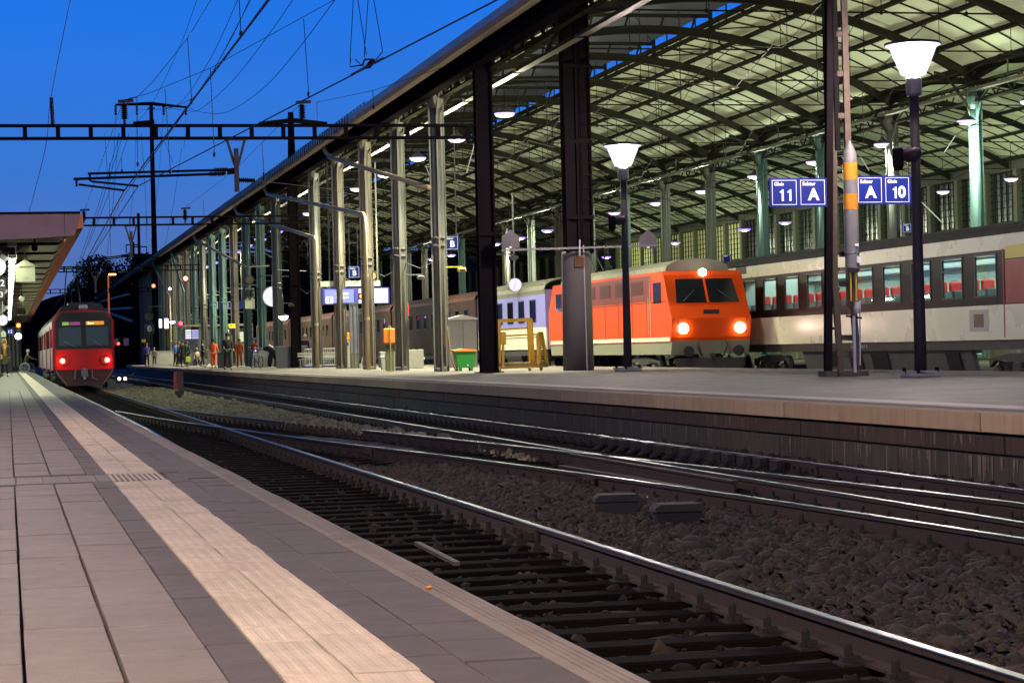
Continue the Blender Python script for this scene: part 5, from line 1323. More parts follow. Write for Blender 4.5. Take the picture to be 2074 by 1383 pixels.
def panto(t, cx, y, z, h, up=True):
    m = MB()
    for s in (-.4, .4): m.tube([(cx + s, y, z), (cx + s * .8, y + 1.1, z + h * .5), (cx + s * .6, y + .2, z + h)], .03, 5)
    m.tube([(cx - .9, y + .2, z + h - .12), (cx - .7, y + .2, z + h), (cx + .7, y + .2, z + h), (cx + .9, y + .2, z + h - .12)], .03, 5); m.tube([(cx - .6, y + .5, z + h), (cx + .6, y + .5, z + h)], .03, 5)
    m.tube([(cx - .4, y, z), (cx + .4, y, z)], .04, 5); m.bar((cx, y, z), (cx, y + 1.1, z + h * .5), .05); m.build('pantograph', M_BLACK, t)
panto(loco, cx, yb - 4, 4.0, 1.3)
y = yb + .6
c3 = coach('short cream and violet blue coach coupled behind the red locomotive', XL_, 3.0, y, y + 14.4, .73, 3.4, 3.95, [y + 2.4 + i * 2.3 for i in range(5)], (1.95, 3.0), 1.2, M_CREAM, M_VIOLET, mat('buff roof', (.15, .15, .10), .6, 0, .4, 2), bandz=(1.72, 3.2), cream_top=False, inner=False, grp='coaches of the train behind the red locomotive')
y -= 10.6
for i in range(4):
    y += 25.6
    c = coach('dark brown %s seen between the hall columns, %s behind the violet coach' % (('coach', 'van', 'coach', 'coach')[i], ordn(i)), XL_, 3.0, y, y + 25, .6, 3.35, 3.85, [y + 2.4 + k * 2.3 for k in range(10)], (2.0, 2.9), 1.0, M_BROWN, M_BROWN, mat('brown red roof', (.06, .014, .008), .8, 0, .4, 1), bandz=(1.75, 3.1), inner=False, cream_top=True, grp='coaches of the train behind the red locomotive', skirtm=M_BLACK)
    for p_ in kids(c):
        if p_.name.startswith('window') and not p_.name.startswith('window_band'):
            for q in kids(p_):
                pass

# ---- red railcar on the near track
ry = 104.; rx0 = 2.05; rx1 = 4.88; rc = (rx0 + rx1) / 2
rt = thing('red_train', (rc, ry + 12, ZR), 'red commuter train with two red tail lights standing at the left platform', 'train')
m = MB(); m.prism([(rx0, .35), (rx0, 2.55), (rx0 + .28, 3.0), (rc, 3.12), (rx1 - .28, 3.0), (rx1, 2.55), (rx1, .35), (rx1 - .1, .25), (rx0 + .1, .25)], ry + .35, ry + 1.6); m.prism([(rx0 + .05, .35), (rx0 + .06, 2.5), (rx0 + .33, 2.95), (rc, 3.06), (rx1 - .33, 2.95), (rx1 - .06, 2.5), (rx1 - .05, .35)], ry + .12, ry + .35); m.build('front', M_RED, rt)
m = MB(); m.prism([(rx0 + .12, .95), (rx1 - .12, .95), (rx1 - .1, 1.25), (rx0 + .1, 1.25)], ry - .02, ry + .12); m.prism([(rx0 + .1, .3), (rx1 - .1, .3), (rx1 - .12, .95), (rx0 + .12, .95)], ry + .02, ry + .12); m.build('front_bumper', M_RED, rt)
m = MB(); m.prism([(rx0 + .14, 1.25), (rx1 - .14, 1.25), (rx1 - .12, 2.55), (rx1 - .42, 2.96), (rx0 + .42, 2.96), (rx0 + .12, 2.55)], ry + .06, ry + .121); m.build('windscreen_surround', M_BLACK, rt)
m = MB(); m.box(rx0 + .28, rc - .1, ry + .04, ry + .061, 1.42, 2.28); m.box(rc + .1, rx1 - .28, ry + .04, ry + .061, 1.42, 2.28); ws_ = m.build('windscreen', mat('railcar windscreen', (.025, .035, .035), .1, spec=.8, emit=(.10, .16, .15), estr=.12), rt)
m = MB(); m.bar((rc - .9, ry + .02, 1.62), (rc - .35, ry + .02, 1.36), .025); m.bar((rc + .25, ry + .02, 1.75), (rc + .85, ry + .02, 1.36), .025); m.build('wiper', M_GREY, rt)
MB().box(rx0 + .45, rx0 + .75, ry + .03, ry + .05, 2.37, 2.52).build('display_segment', emis('display green', (.4, .75, .12), .6), rt)
MB().box(rx0 + .78, rx0 + 1.27, ry + .03, ry + .05, 2.37, 2.52).build('display_segment', emis('display magenta', (.55, .10, .35), .5), rt)
dsp = MB().box(rx1 - 1.3, rx1 - .47, ry + .03, ry + .05, 2.37, 2.54).build('destination_display', emis('display amber', (.9, .36, .02), .85), rt)
text('Baerenau', .13, emis('display text', (1, .95, .5), 2.2), (rx1 - 1.0, ry + .025, 2.45), dsp, bold=.01) if False else text('Bern', .14, emis('display text', (1, .95, .5), 2.2), (rx1 - 1.08, ry + .025, 2.45), dsp, bold=.01)
for sx in (rx0 + .42, rx1 - .36):
    m = MB(); m.lathe([(.2, -.02), (.23, 0), (.23, .04)], (sx + (.12 if sx < rc else -.12), ry - .02, .72), 14, 'y'); m.build('lamp_housing', mat('dark red housing', (.14, .01, .01), .4), rt)
    MB().lathe([(.085, -.05), (.115, -.03), (.115, .02)], (sx, ry - .04, .72), 14, 'y').build('tail_light', emis('tail light', (1, .06, .03), 40), rt)
    lamp('POINT', 'tail_light_glow', (sx, ry - .35, .70), 11, (1, .03, .02), shadow_soft_size=.08)
m = MB(); m.prism([(rx0 + .15, .3), (rx1 - .15, .3), (rx1 - .2, -.05), (rx1 - .55, -.45), (rx0 + .55, -.45), (rx0 + .2, -.05)], ry + .1, ry + .35); m.build('front_skirt', mat('dark maroon skirt', (.05, .012, .012), .5, 0, .4, 4), rt)
m = MB(); m.tube([(rx0 + .1, ry + .0, .25), (rx0 + .6, ry - .02, -.42)], .03, 5); m.tube([(rx1 - .1, ry, .25), (rx1 - .6, ry - .02, -.42)], .03, 5); m.cb((rc, ry - .1, .15), (.3, .35, .35)); m.tube([(rc + .35, ry - .05, .3), (rc + .35, ry - .08, -.1), (rc + .6, ry - .08, -.2)], .035, 6); m.tube([(rc - .4, ry - .05, .3), (rc - .45, ry - .08, -.15)], .035, 6); m.build('coupler', M_GREY, rt)
m = MB(); m.cb((rc, ry - .12, .1), (.12, .2, .5)); m.build('coupling_hook', M_GREYL, rt)
m = MB(); m.cb((rc + .02, ry + .18, 3.22), (.42, .25, .22), .05); m.lathe([(.07, -.02), (.08, 0)], (rc - .06, ry + .04, 3.22), 10, 'y'); m.lathe([(.07, -.02), (.08, 0)], (rc + .1, ry + .04, 3.22), 10, 'y'); m.build('top_lamp', M_GREYL, rt)
m = MB(); m.prism([(rx0 + .3, 3.0), (rx0 + .5, 3.3), (rc - .3, 3.35), (rc - .3, 3.0)], ry + 1, ry + 6); m.prism([(rc + .3, 3.0), (rc + .3, 3.45), (rx1 - .5, 3.4), (rx1 - .35, 3.0)], ry + 1.5, ry + 9); m.cb((rc, ry + 4, 3.3), (1.2, 2, .4)); m.build('roof_equipment', M_BLACK, rt)
side = MB(); side.box(rx0, rx0 + .06, ry + 1.6, ry + 25, .3, 1.35); side.box(rx0, rx0 + .06, ry + 1.6, ry + 25, 2.25, 2.6); side.build('side_panel', mat('pale train side', (.42, .42, .36), .4, 0, .3, 1), rt)
m = MB(); m.box(rx0 + .005, rx0 + .05, ry + 1.6, ry + 25, 1.35, 2.25); m.build('side_window_band', M_DGLASS, rt)
m = MB()
for y in (ry + 5.2, ry + 6.4, ry + 16.5, ry + 17.7): m.box(rx0 - .02, rx0 + .02, y, y + 1.1, .2, 2.4)
m.build('side_door', M_RED, rt)
pr = [(rx0, 2.6), (rx0 + .28, 3.0), (rc, 3.12), (rx1 - .28, 3.0), (rx1, 2.6)]; MB().prism(pr, ry + 1.6, ry + 25).build('roof', M_GREYROOF, rt)
MB().box(rx1 - .06, rx1, ry + 1.6, ry + 25, .3, 2.6).build('side_panel', mat('pale train side', (1, 1, 1)), rt)
bogie(rt, rx0 + .0, rx1, ry + 3.2, ZR, .95); bogie(rt, rx0, rx1, ry + 21, ZR, .95)
panto(rt, rc - .3, ry + 6, 3.35, 1.9)
rt2 = thing('train_coach', (rc, ry + 38, ZR), 'pale second car of the red commuter train further along the left platform', 'train coach')
m = MB(); m.prism([(rx0, .3), (rx0, 2.6), (rx0 + .28, 3.0), (rc, 3.12), (rx1 - .28, 3.0), (rx1, 2.6), (rx1, .3)], ry + 25.6, ry + 50); m.build('body', mat('pale train side', (1, 1, 1)), rt2)
m = MB(); m.box(rx0 - .005, rx0 + .05, ry + 27, ry + 49, 1.35, 2.25); m.build('side_window_band', M_DGLASS, rt2)
m = MB()
for y in (ry + 30, ry + 31.2, ry + 43, ry + 44.2): m.box(rx0 - .02, rx0 + .02, y, y + 1.1, .2, 2.4)
m.build('side_door', M_RED, rt2); bogie(rt2, rx0, rx1, ry + 29, ZR, .95)
# ================================================================ LEFT CANOPY AND ITS THINGS
cn = thing('platform_canopy', (0, 50, 3.6), 'low canopy with plum coloured fascia and ribbed pale ceiling over the left platform', 'canopy')
XC = 1.62; ZT = 4.10; ZC = 3.66; YC0 = 50.
M_FASC = mat('plum fascia', (.26, .15, .16), .6, 0, .3, 3, bump=.15)
a = at(0, 437, Y=YC0); b = at(160, 433, Y=YC0)
zt = at(160, 433, Y=YC0).z; zb0 = at(0, 487, Y=YC0).z; zb1 = at(150, 477, Y=YC0).z
m = MB()
m.prism([(-8, zb0 - .1), (at(70, 484, Y=YC0).x, at(70, 483, Y=YC0).z), (b.x - .1, zb1), (b.x, zt - .05), (b.x, zt), (-8, zt)], YC0, YC0 + .15); m.build('end_fascia', M_FASC, cn)
MB().box(-8, b.x + .03, YC0 - .05, YC0 + .2, zt + .002, zt + .05).build('roof_flashing', M_STEEL, cn)
MB().box(at(131, 460, Y=YC0).x - .006, at(131, 460, Y=YC0).x + .006, YC0 - .006, YC0, zb1 + .02, zt).build('fascia_joint', M_BLACK, cn)
MB().box(-8, b.x, YC0 + .15, 175, zt - .12, zt - .02).build('roof_deck', M_STEEL, cn)
MB().box(-8, b.x - .12, YC0 + .3, 175, 3.90, 3.95).build('ceiling', mat('shade black canopy void', (.004, .004, .004), 1, spec=0), cn)  # shade of the gaps is put into this near-black colour
me_ = None; y = 51.4
while y < 170:
    if me_ is None:
        m = MB(); m.prism([(-3, 0), (1.28, 0), (1.52, .10), (1.52, .12), (1.27, .02), (-3, .02)], -1.35, 1.35)
        for k in range(9): m.box(-3, 1.28, -1.3 + k * .31, -1.22 + k * .31, -.02, .02)
        me_ = m.mesh('ceiling_panel', mat('canopy panel', (.36, .34, .22), .55, 0, .3, 2))
    o = link('ceiling_panel', me_, cn); o.location = (0, y + 1.3 - 50, ZC - 3.6); y += 4.9
MB().sweep([(b.x - .05, YC0 + .05, 3.7), (b.x - .05, 175, 3.7)], [(-.14, .0), (.14, .05), (.14, .35), (-.14, .35)]).build('edge_fascia', mat('orange lit edge board', (.55, .17, .06), .6, 0, .3, 2), cn)  # brown board; the orange light on it is put into its colour
for i in range(5):
    yy = 56 + 26 * i
    t = thing('canopy_column', (-.42, yy, 0), 'slim grey canopy column on the left platform, %s from the near end' % ordn(i), 'column', 'canopy columns of the left platform')
    MB().box(-.1, .1, -.1, .1, 0, 3.7).build('shaft', M_COLG, t, world=False); m = MB(); m.prism([(-.1, 3.0), (.1, 3.0), (.9, 3.68), (-.9, 3.68)], -.06, .06); m.build('bracket', M_COLG, t, world=False)
# fluorescent tubes in a row
x_ = at(24, 545, Z=3.35).x
proto = None
for i in range(30):
    y = 55.5 + i * 2.9
    if proto is None:
        t = thing('tube_light', (x_, y, 3.38)); MB().box(-.10, .10, -1.1, 1.1, .0, .06).build('housing', M_GREY, t, world=False); MB().cb((0, 0, -.03), (.11, 1.9, .05), .01).build('tube', emis('cold tube', (.88, .95, .8), 55), t, world=False); proto = t; c = t
    else: c = copy_tree(proto); c.location = (x_, y, 3.38)
    tag(c, 'cold white tube light under the left canopy, %s in the row from the near end' % (ordn(i) if i < 25 else ['twenty-sixth', 'twenty-seventh', 'twenty-eighth', 'twenty-ninth', 'thirtieth'][i - 25]), 'lamp', 'row of tube lights under the canopy')
for i in range(6): lamp('AREA', 'tube_glow', (x_, 58 + i * 17, 3.28), 260, (.86, 1, .62), shape='RECTANGLE', size=.2, size_y=14)
def clock(x, y, z, r, label, lit, par='stem', stem=None):
    t = thing('station_clock', (x, y, z), label, 'clock')
    MB().lathe([(r * 1.05, -.04), (r * 1.08, 0), (r * 1.08, .12), (r, .14)], (0, 0, 0), 28, 'y').build('case', M_GREY, t, world=False)
    f = MB().lathe([(r, -.045), (r, -.041)], (0, 0, 0), 28, 'y').build('dial', emis('clock dial %.0f' % lit, (.95, .9, 1), lit), t, world=False)
    m = MB()
    for k in range(12):
        a = k * PI / 6; m.bar((math.sin(a) * r * .80, -.05, math.cos(a) * r * .8), (math.sin(a) * r * .93, -.05, math.cos(a) * r * .93), r * .05, .006)
    m.build('hour_mark', M_BLACK, t, world=False)
    m = MB(); m.bar((0, -.056, -.1 * r), (.1 * r, -.056, .55 * r), r * .07, .006); m.bar((-.0, -.06, 0), (-.35 * r, -.06, -.7 * r), r * .05, .006); m.build('hand', M_BLACK, t, world=False)
    if stem: MB().tube([(0, .05, r), (0, .05, r + stem)], .04, 6).build('stem', M_GREY, t, world=False)
    return t
def ck(px, py, Y, rpx, label, lit, stem=None):
    c = at(px, py, Y=Y); return clock(c.x, c.y, c.z, rpx * Y / F_PX, label, lit, stem=stem)
ck(-8, 541, 53, 18, 'large brightly lit round clock cut by the left picture edge', 2.5, .3)
ck(5, 649, 92, 10, 'white station clock under the left canopy above the walking woman', 1.0, .6)
def px_box(t, name, m_, x0, y0, x1, y1, Y, d=.1):
    a = at(x0, y1, Y=Y); b = at(x1, y0, Y=Y); return MB().box(a.x, b.x, Y, Y + d, a.z, b.z).build(name, m_, t)
def pxthing(name, px, py, Y, label, cat, grp=None): return thing(name, at(px, py, Y=Y), label, cat, grp)
M_DSIGN = mat('dark sign face', (.02, .03, .05), .4)
t = pxthing('track_number_sign', 2, 574, 54, 'dark sign with a white 12 cut off by the left edge below the bright clock', 'sign')
px_box(t, 'board', M_DSIGN, -18, 562, 11, 585, 54); text('12', .22, M_SIGNW, at(0, 574, Y=53.98), t)
t = pxthing('track_number_sign', 0, 597, 54, 'second dark sign below the first with a white 13 at the left edge', 'sign')
px_box(t, 'board', M_DSIGN, -18, 587, 9, 606, 54); text('13', .18, M_SIGNW, at(-1, 597, Y=53.98), t)
t = pxthing('track_number_sign', 20, 672, 120, 'small blue sign with number 12 further along the left platform', 'sign')
px_box(t, 'board', M_BLUE, 15, 666, 28, 678, 120); text('12', .26, M_SIGNW, at(20.5, 672, Y=119.95), t)
def penta(px, py, w, h, Y, label, txt=None, m_=None, back=False):
    t = pxthing('pentagon_board', px, py, Y, label, 'board'); a = at(px - w / 2, py + h / 2, Y=Y); b = at(px + w / 2, py - h / 2, Y=Y); hh = b.z - a.z
    MB().prism([(a.x, a.z), (b.x, a.z), (b.x, a.z + hh * .72), ((a.x + b.x) / 2, b.z), (a.x, a.z + hh * .72)], Y, Y + .03).build('board', m_ or mat('cream board', (.50, .52, .36), .5, 0, .2, 4), t)
    cx = (a.x + b.x) / 2; MB().bar((cx, Y - .02, b.z - hh * .05), (cx, Y - .02, b.z + hh * .35), .03).build('hanger', M_GREY, t)
    if back: 
        m = MB(); m.box(cx - hh * .3, cx + hh * .3, Y - .04, Y - .002, a.z + hh * .68, a.z + hh * .72); m.box(cx - .02, cx + .06, Y - .02, Y - .002, a.z + hh * .15, a.z + hh * .25); m.build('fixing_rail', M_GREYL, t)
    if txt: text(txt, hh * .6, M_BLACK, (cx, Y - .01, a.z + hh * .36), t)
    return t
penta(51, 548, 39, 46, 53.5, 'pale pentagon shaped board hanging under the near end of the left canopy', back=True)
penta(7, 676, 9, 13, 115, 'small white pentagon board with number 1 on the left platform', '1')
t = pxthing('security_camera', 70, 500, 52, 'dome shaped dark camera under the canopy beside the pentagon board', 'camera')
c = at(70, 500, Y=52); MB().lathe([(.02, .09), (.06, .08), (.075, 0), (.065, -.08), (.03, -.1)], c, 12).build('housing', M_STEEL, t); MB().tube([c + Vector((0, 0, .08)), c + Vector((0, 0, .3))], .02, 6).build('stem', M_STEEL, t)
t = pxthing('repeater_lamp', 25, 517, 52.5, 'round dark signal disc on a bracket at the head of the tube light row', 'signal')
c = at(25, 517, Y=52.5); MB().lathe([(.05, -.06), (.09, -.04), (.09, .04), (.05, .06)], c, 16, 'y').build('disc', M_STEEL, t); m = MB(); m.box(c.x - .1, c.x + .11, 52.4, 52.5, c.z + .2, c.z + .3); m.bar(c + Vector((.08, 0, .25)), c + Vector((.08, 0, -.1)), .03); m.build('bracket', M_GREYL, t)
t = pxthing('platform_signal', 42, 612, 72, 'dark departure signal hanging with a round disc and two lamps under the left canopy', 'signal')
c = at(44, 606, Y=72); MB().lathe([(.08, -.05), (.1, 0), (.1, .04)], c, 16, 'y').build('disc', mat('disc grey', (.25, .26, .18), .6), t)
m = MB(); c2_ = at(43, 630, Y=72); m.cb(tuple(c2_), (.25, .12, .2), .02)
for s in (-.09, .09): m.lathe([(.055, -.14), (.065, -.1), (.065, 0)], c2_ + Vector((s, -.04, -.04)), 10, 'y')
m.tube([c, c2_], .015, 5); m.tube([c, c + Vector((0, 0, .5))], .015, 5); m.tube([c2_ + Vector((-.14, 0, .1)), c2_ + Vector((-.14, 0, -.3)), c2_ + Vector((0, 0, -.3))], .012, 5); m.build('lamp_unit', M_STEEL, t)
t = pxthing('orange_signal', 38, 659, 108, 'glowing orange signal lamp under the left canopy', 'signal')
c = at(37.5, 659, Y=108); MB().lathe([(.06, -.05), (.09, 0), (.09, .05)], c, 14, 'y').build('lens', emis('orange signal', (1, .22, .02), 9), t); MB().cb(tuple(c + Vector((0, .12, 0))), (.25, .12, .3)).build('housing', M_BLACK, t); MB().cb(tuple(c + Vector((0.02, .12, -.28))), (.2, .12, .2)).build('bracket', M_BLACK, t)
t = pxthing('globe_lamp', 37, 682, 112, 'bright white globe lamp hanging where the tube light row ends', 'lamp')
c = at(37, 681, Y=112); MB().lathe([(.05, .16), (.13, .1), (.17, 0), (.13, -.11), (.05, -.15)], c, 16).build('globe', emis('white globe', (.9, .9, 1), 10), t); MB().tube([c + Vector((0, 0, .15)), c + Vector((0, 0, .9))], .02, 5).build('stem', M_STEEL, t)
# blurred dark end of the left platform: kiosk shutters
t = thing('kiosk', (-1.5, 168, 0), 'grey kiosk with shutters at the far end of the left platform', 'kiosk')
MB().box(-6, 1.0, 168, 172, 0, 3.3).build('wall', mat('kiosk wall', (.08, .08, .07), .7), t)
m = MB()
for i in range(14): m.box(-3 + i * .28, -2.85 + i * .28, 167.95, 168, .3, 2.9)
m.build('shutter_slat', mat('shutter slat', (.3, .3, .24), .5), t)
MB().box(-.6, .3, 166.5, 167.2, 0, 1.5).build('counter', M_CONCL, t)
# ================================================================ PEOPLE
def skinmesh(verts, edges, radii, sub=1):
    me = bpy.data.meshes.new('tmp'); me.from_pydata(verts, edges, []); o = bpy.data.objects.new('tmp', me); COL.objects.link(o)
    md = o.modifiers.new('s', 'SKIN'); md.use_smooth_shade = True
    for i, r in enumerate(radii):
        sv = me.skin_vertices[0].data[i]; sv.radius = (r, r) if not isinstance(r, tuple) else r; sv.use_root = (i == 0)
    md.branch_smoothing = .3
    if sub: s = o.modifiers.new('u', 'SUBSURF'); s.levels = sub; s.render_levels = sub
    bpy.context.view_layer.update()
    dg = bpy.context.evaluated_depsgraph_get(); out = bpy.data.meshes.new_from_object(o.evaluated_get(dg)); bpy.data.objects.remove(o); return out
def rotv(v, ax, a): return Matrix.Rotation(a, 3, ax) @ v
def make_person(loc, face, label, top, legs, hair=(.05, .03, .02), skin=None, lean=0, stride=.12, arm=(0, 0), bend=(.3, .3), sit=False, coat=0, cap=None, bag=None, scale=1, longhair=False, skirt=None, grp=None, turn=0, armz=(0, 0)):
    """a figure facing -Y when face=0; lean tips the trunk forward, arm/bend swing shoulders and elbows"""
    t = thing('person', loc, label, 'person', grp); t.rotation_euler.z = face; t.scale = (scale * 1.07,) * 3
    H = .93 if not sit else .50
    V = {}
    pel = Vector((0, 0, H)); up = rotv(Vector((0, 0, 1)), 'X', lean)
    sp1 = pel + up * .17; ch = pel + up * .36; nk = pel + up * .52; upn = rotv(Vector((0, 0, 1)), 'X', lean * .6); hd0 = nk + upn * .08; hd = nk + upn * .19 + Vector((0, -.02, 0)); ht = nk + upn * .27
    lg = []
    for s in (-1, 1):
        hip = pel + Vector((s * .09, 0, -.04))
        if sit: kn = hip + Vector((s * .02, -.42, .0)); an = kn + Vector((0, -.04, -.40)); 
        else:
            f = stride * (1 if s > 0 else -1); kn = hip + Vector((s * .01, -f * .5 - .02, -.41)); an = Vector((hip.x + s * .015, -f + (.05 if f < 0 else 0), .09 if f >= 0 else .12))
        toe = an + Vector((0, -.13, -.05)); lg.append((hip, kn, an, toe))
    ar = []
    for i, s in enumerate((-1, 1)):
        sh = pel + up * .47 + Vector((s * .17, 0, 0)); d = rotv(Vector((s * .12, 0, -1)).normalized(), 'X', lean * .3 - arm[i]); d.x += s * armz[i]; d.normalize(); el = sh + d * .27; d2 = rotv(d, 'X', -bend[i]); wr = el + d2 * .24; ar.append((sh, el, wr, d2))
    vs = [pel, sp1, ch, nk, hd0, hd, ht]; ed = [(0, 1), (1, 2), (2, 3), (3, 4), (4, 5), (5, 6)]; rd = [.10, .105, .12, .055, .055, (.078, .095), (.05, .06)]
    for hip, kn, an, toe in lg: n = len(vs); vs += [hip, kn, an, toe]; ed += [(0, n), (n, n + 1), (n + 1, n + 2), (n + 2, n + 3)]; rd += [.085, .055, .038, .03]
    for sh, el, wr, d2 in ar:
        n = len(vs); palm = wr + d2 * .07; vs += [sh, el, wr, palm]; ed += [(2, n), (n, n + 1), (n + 1, n + 2), (n + 2, n + 3)]; rd += [.055, .04, .026, (.038, .018)]
    msk = mat('skin', (1, 1, 1)) if not skin else mat('skin %.2f' % skin[0], skin, .6)
    bm_ = skinmesh(vs, ed, rd); fing = MB()
    for i, (sh, el, wr, d2) in enumerate(ar):
        side = d2.cross(Vector((0, 0, 1))) if abs(d2.z) < .9 else Vector((0, 1, 0)); side.normalize(); nrm = d2.cross(side)
        pal = wr + d2 * .06
        for k, L in enumerate((.065, .075, .07, .055)):
            b0 = pal + side * (-.026 + k * .018); fing.tube([b0, b0 + d2 * L * .6, b0 + d2 * L + nrm * .02 * (1 if i else -1)], [.009, .008, .006], 5)
        b0 = wr + d2 * .02 + side * -.03; fing.tube([b0, b0 + side * -.02 + d2 * .035, b0 + side * -.015 + d2 * .06], [.010, .009, .007], 5)
    # face: nose, ears, eyes as one skin island set
    fr = rotv(Vector((0, -1, 0)), 'X', lean * .6); fing.tube([hd + fr * .075 + upn * .02, hd + fr * .108 - upn * .02], [.008, .016], 5)
    for s in (-1, 1): fing.lathe([(.01, -.02), (.02, 0), (.01, .025)], hd + Vector((s * .082, .0, 0)), 6)
    me = bm_; tmpm = fing.mesh('f', M_SKIN); bmm = None
    import bmesh
    bb = bmesh.new(); bb.from_mesh(me); bb.from_mesh(tmpm); bb.to_mesh(me); bb.free(); me.materials.clear(); me.materials.append(msk); me.name = 'body'
    link('body', me, t)
    # eyes and mouth
    m = MB()
    for s in (-1, 1): m.lathe([(.006, -.004), (.009, 0), (.006, .004)], hd + fr * .088 + Vector((s * .03, 0, 0)) + upn * .025, 6)
    m.bar(hd + fr * .088 - upn * .05 + Vector((-.022, 0, 0)), hd + fr * .088 - upn * .05 + Vector((.022, 0, 0)), .008); m.build('face_detail', mat('face detail', (.08, .03, .025), .6), t, world=False)
    # clothes
    mt = mat('cloth %s' % label[:14], top, .8, 0, .3, 6, bump=.5, bscale=12); ml = mat('trousers %s' % label[:14], legs, .85, 0, .3, 6)
    v = [pel + up * .02, sp1, ch, nk - up * .02]; e_ = [(0, 1), (1, 2), (2, 3)]; r_ = [.155, .15, .155, .08]
    if coat: v += [pel - up * .2, pel - up * coat]; e_ += [(0, 4), (4, 5)]; r_ += [.17, .19]
    for sh, el, wr, d2 in ar: n = len(v); v += [sh, el, wr - d2 * .01]; e_ += [(2, n), (n, n + 1), (n + 1, n + 2)]; r_ += [.078, .062, .048]
    me = skinmesh(v, e_, r_); me.materials.clear(); me.materials.append(mt); link('jacket', me, t)
    v = [pel + up * .03]; e_ = []; r_ = [.125]
    for hip, kn, an, toe in lg: n = len(v); v += [hip, kn, an + Vector((0, 0, .03))]; e_ += [(0, n), (n, n + 1), (n + 1, n + 2)]; r_ += [.10, .072, .058]
    me = skinmesh(v, e_, r_); me.materials.clear(); me.materials.append(ml); link('trousers', me, t)
    m = MB()
    for hip, kn, an, toe in lg: m.tube([an + Vector((0, .05, -.02)), an + Vector((0, 0, -.04)), toe + Vector((0, 0, 0)), toe + Vector((0, -.05, -.01))], [.04, .05, .04, .02], 8)
    m.build('shoe', mat('shoe', (.015, .013, .012), .5), t, world=False, smooth=True)
    m = MB(); bk = -fr
    m.lathe([(.02, .125), (.06, .115), (.095, .07), (.105, .01), (.095, -.03)], hd + bk * .018, 14)
    if longhair: m.tube([hd + bk * .05, hd + bk * .08 - upn * .12, hd + bk * .09 - upn * .28], [.09, .10, .06], 8); m.tube([hd + Vector((-.08, 0, 0)), hd + Vector((-.10, .0, -.2))], [.04, .03], 6); m.tube([hd + Vector((.08, 0, 0)), hd + Vector((.10, 0, -.2))], [.04, .03], 6)
    m.build('cap' if cap else 'hair', mat('cap %.2f' % cap[0], cap, .8) if cap else mat('hair %.2f %.2f' % (hair[0], hair[1]), hair, .9, 0, .4, 30), t, world=False, smooth=True)
    if skirt:
        m = MB().lathe([(.15, .1), (.19, -.1), (.22, -.35)], pel, 14); m.build('skirt', mat('skirt', skirt, .9), t, world=False)
    if bag == 'scarf':
        m = MB(); m.tube([nk + Vector((0, -.02, .02)), ch + Vector((0, -.16, 0)), pel + Vector((0, -.18, .05))], [.10, .075, .06], 8); m.build('scarf', mat('ochre scarf', (.45, .22, .03), .9, 0, .4, 10), t, world=False)
        tag(MB().cb((0, 0, 0), (.34, .16, .26), .05).build('handbag', mat('tan bag', (.50, .22, .04), .6), None, world=False), 'tan leather handbag on the arm of the woman walking on the left platform', 'bag').location = Vector(loc) + Vector((-.26, -.22, .98))
    if bag == 'backpack':
        m = MB(); m.cb((0, .20, 1.28), (.3, .18, .42), .06); m.build('backpack', M_BLACK, t, world=False)
    return t
def pp(px, py): return at(px, py, Z=0)
make_person(pp(10, 763), .1, 'woman walking with long fair hair, ochre scarf and olive skirt on the left platform', (.025, .025, .03), (.02, .02, .02), hair=(.40, .20, .06), longhair=True, skirt=(.07, .08, .02), bag='scarf', bend=(1.3, .3), stride=.14, scale=1.0)
make_person(pp(38, 745), PI * .6, 'bald man in dark coat standing behind the wheelchair user', (.012, .012, .014), (.012, .012, .014), hair=(.35, .18, .10), scale=1.0)
wu = pp(52, 755)
make_person(wu + Vector((0, 0, .05)), PI / 2 + .1, 'grey haired wheelchair user in an olive jacket reaching forwards', (.07, .055, .03), (.02, .02, .02), hair=(.3, .3, .27), sit=True, lean=.25, arm=(1.0, 1.0), bend=(.4, .4))
wc = thing('wheelchair', wu, 'wheelchair with large pale spoked wheel standing on the tactile strip', 'wheelchair')
m = MB()
def ring(m, c, r, th, ax='x', n=28):
    pts = []
    for k in range(n + 1):
        a = 2 * PI * k / n
        pts.append(Vector(c) + (Vector((0, math.cos(a) * r, math.sin(a) * r)) if ax == 'x' else (Vector((math.cos(a) * r, 0, math.sin(a) * r)) if ax == 'y' else Vector((math.cos(a) * r, math.sin(a) * r, 0)))))
    m.tube(pts, th, 6, cap=False)
for s in (-.28, .28): ring(m, (0 - .05, s, .31), .30, .03, 'y'); ring(m, (-.05, s, .31), .22, .015, 'y')
m.build('wheel', M_GREYL, wc, world=False)
m = MB()
for s in (-.28, .28):
    for k in range(8): a = k * PI / 4; m.bar((-.05, s, .31), (-.05 + math.cos(a) * .3, s, .31 + math.sin(a) * .3), .01)
m.build('spoke', M_GREYL, wc, world=False)
m = MB(); m.cb((-.0, 0, .46), (.42, .44, .06), .02); m.cb((-.22, 0, .72), (.05, .44, .5), .02); m.build('seat', M_BLACK, wc, world=False)
m = MB()
for s in (-.22, .22): m.tube([(-.24, s, .95), (-.24, s, .3), (.3, s, .45), (.42, s, .12), (.55, s, .1)], .015, 6); ring(m, (.32, s, .09), .08, .02, 'y', 14)
m.build('frame', M_GREY, wc, world=False)
make_person(pp(24, 741), -PI / 2, 'seated person with outstretched legs in dark blue clothes on the left platform', (.02, .03, .08), (.02, .03, .07), sit=True)
tag(MB().cb((0, 0, .22), (.5, 1.6, .44), .03).build('bench', M_GREY, None, loc=pp(22, 740)), 'low grey bench under the seated person on the left platform', 'bench')
def ph(px, Y): q = at(px, 742, Y=Y); return Vector((q.x, q.y, 0))
PL = 'people waiting on the island platform'
